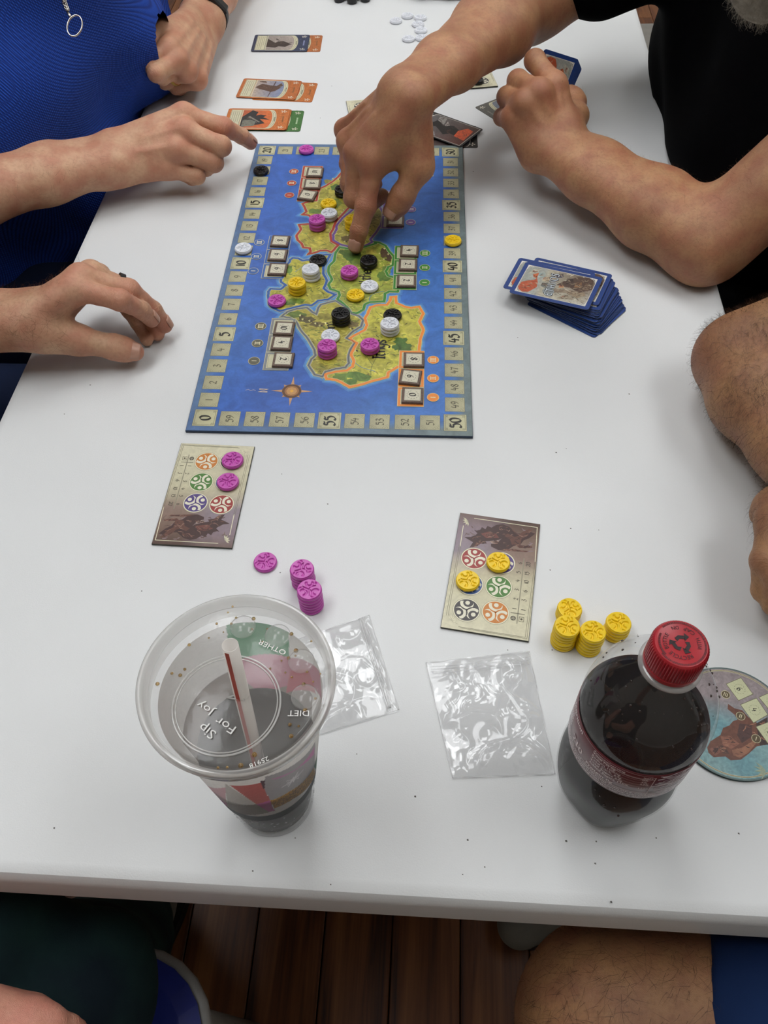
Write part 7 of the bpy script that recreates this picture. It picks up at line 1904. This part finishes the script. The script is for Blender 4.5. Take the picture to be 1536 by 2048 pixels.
V3, Q3 = S.surface(.009, fold=fold, cut=tcut); fast_mesh('grey_shirt', V3, Q3, M_DSHIRT, pd)
hem = at(1432, 1950, -.08); 
S = Flesh(); S.group([(hp, kn*.75+hp*.25, .122, .098)], k=.03, kg=.03); leg(S, T(.62, .34, -.16), T(.46, .42, -.17), T(.45, .42, -.17), .08, .115)
dth = (kn-hp)/np.linalg.norm(kn-hp); dsl = dth+A3(0, .30, 0); dsl /= np.linalg.norm(dsl)
hemp = at(1430, 1950, -.075)
V3, Q3 = S.surface(.006, cut=lambda X: np.where(X[..., 1] < .26, (X-hemp)@dsl, -1.)); fast_mesh('royal_navy_shorts', V3, Q3, M_NAVY2, pd)
shoe(pd, ank, (.6, 1)); shoe(pd, T(.31, .36, -.66), (-1, -.55))
hair_on(V, Q, lambda c, n: (c[:, 2] > TABLE+.015) & (c[:, 0] < .42) & (c[:, 1] > .40) & (n@FX < .35), 7500, .009, pd, M_HAIRD, 'arm_hair', lean=(-.3, -.8, -.1), wid=.00009, lift=.5)
hair_on(V2, Q2, lambda c, n: (c[:, 0] < .36) & (c[:, 0] > .02) & (c[:, 1] < .24) & (c[:, 2] > TABLE-.32) & (n@FX < .3), 3200, .013, pd, M_HAIRD, 'leg_hair', lean=(-.5, -.5, -.2), wid=.00010, lift=.2, curl=.8)

# --- person at the near left corner, only the lap and one hand in view
pe = empty('person', (-.42, -.28, 0), 0, 'person in dark teal trousers at the near left corner, hand on lap', 'person')
F = Flesh()
wr = at(-70, 2085, -.085); mc = [at(72, 2042, -.088), at(64, 2060, -.085), at(52, 2082, -.085), at(40, 2102, -.09)]
palm(F, wr, None, mc, 1.05)
tips = []
finger(F, [mc[0], at(105, 2050, -.088), at(135, 2058, -.098), at(152, 2062, -.105)], 'index', 1.05)
finger(F, [mc[1], at(108, 2078, -.088), at(138, 2086, -.10), at(152, 2090, -.11)], 'middle', 1.05)
finger(F, [mc[2], at(96, 2100, -.09), at(124, 2110, -.10), at(140, 2116, -.11)], 'ring', 1.0)
finger(F, [mc[3], at(80, 2120, -.095), at(100, 2130, -.10), at(112, 2136, -.11)], 'pinky', 1.0)
thumb(F, [wr*.7+mc[0]*.3, at(20, 2030, -.10), at(60, 2028, -.10), at(90, 2030, -.104)], 1.0)
sl, sr, ch, pv, nk = T(-.66, -.30, .26), T(-.22, -.32, .26), T(-.44, -.32, .06), T(-.42, -.32, -.2), T(-.44, -.32, .32)
eL = T(-.60, -.10, .0)
F.group([(sl, eL, .055, .045), (eL, wr, .045, .03)], k=.02, kg=.02); F.group([(sr, T(-.18, -.14, .02), .055, .045), (T(-.18, -.14, .02), T(-.26, -.02, -.06), .044, .032)], k=.02, kg=.02)
V, Q = F.surface(.0025)
k1_ = at(-50, 1925, -.20); k2_ = at(125, 1985, -.24)
G = Flesh(); mk_torso(G, pv, ch, nk, sr, sl, 1.0); leg(G, T(-.50, -.28, -.2), k1_, T(k1_[0], .10, -.66)); leg(G, T(-.32, -.26, -.22), k2_, T(-.37, .23, -.66))
V2, Q2 = G.surface(.01); hv, hq = make_head(pe, T(-.44, -.22, .46), (.2, 1, -.5), SK_E, M_HAIRB)
fast_mesh('body', V, Q, SK_E, pe, flush=fl_(V, mc, .016), extra=(np.concatenate([V2, hv]), np.concatenate([Q2, hq+len(V2)])), joints=list(JOINTS)); JOINTS.clear()
S = Flesh(); mk_torso(S, pv, ch, nk, sr, sl, 1.15, .042); S.group([(sl, sl*.5+eL*.5, .085, .07)], k=.03, kg=.03); S.group([(sr, sr*.5+T(-.18, -.14, .02)*.5, .085, .07)], k=.03, kg=.03)
V3, Q3 = S.surface(.009, fold=fold, cut=lambda X: X[..., 2]-(TABLE+.35)); fast_mesh('dark_shirt', V3, Q3, M_DSHIRT, pe)
S = Flesh(); leg(S, T(-.50, -.28, -.2), k1_, T(k1_[0], .10, -.6), .070, .095); leg(S, T(-.32, -.26, -.22), k2_, T(-.37, .22, -.6), .066, .09); S.group([(T(-.50, -.3, -.2), T(-.33, -.3, -.2), .12, .12)], k=.04, kg=.05); S.group([(k1_, T(k1_[0], .10, -.63), .070, .062), (k2_, T(-.37, .23, -.63), .070, .062)], k=.02, kg=.03)
V3, Q3 = S.surface(.007, fold=waves(.005, [((30, 12, 8), 0, 1), ((55, -20, 10), 1, .6), ((10, 40, 20), 2, .5)])); fast_mesh('teal_trousers', V3, Q3, M_TEAL, pe)
shoe(pe, T(k1_[0], .10, -.66), (-.1, 1)); shoe(pe, T(-.37, .23, -.66), (.1, 1))

chair(-.74, 1.2, -PI/2, 'dark chair under the person in the blue shirt'); chair(-.84, .6, -PI/2, 'dark chair at the near left seat beside the table')
chair(.66, 1.12, PI/2, 'dark chair under the person in the black shirt'); chair(.70, .26, PI/2, 'dark chair at the near right seat beside the table')
M_BLUEV = mat('blue_vinyl', '#1C2A7C', rough=.4, var=.1, nscale=30, bump=.1)
chair(-.405, -.068, 0.0, 'chair with a blue seat and grey rim at the near left corner', M_BLUEV, .44, mat('grey_piping', '#8C8A86', rough=.5, var=.05))
chair(.62, 1.98, PI/2+.1, 'empty grey steel chair beyond the far right of the table', M_GREYMET, .45)
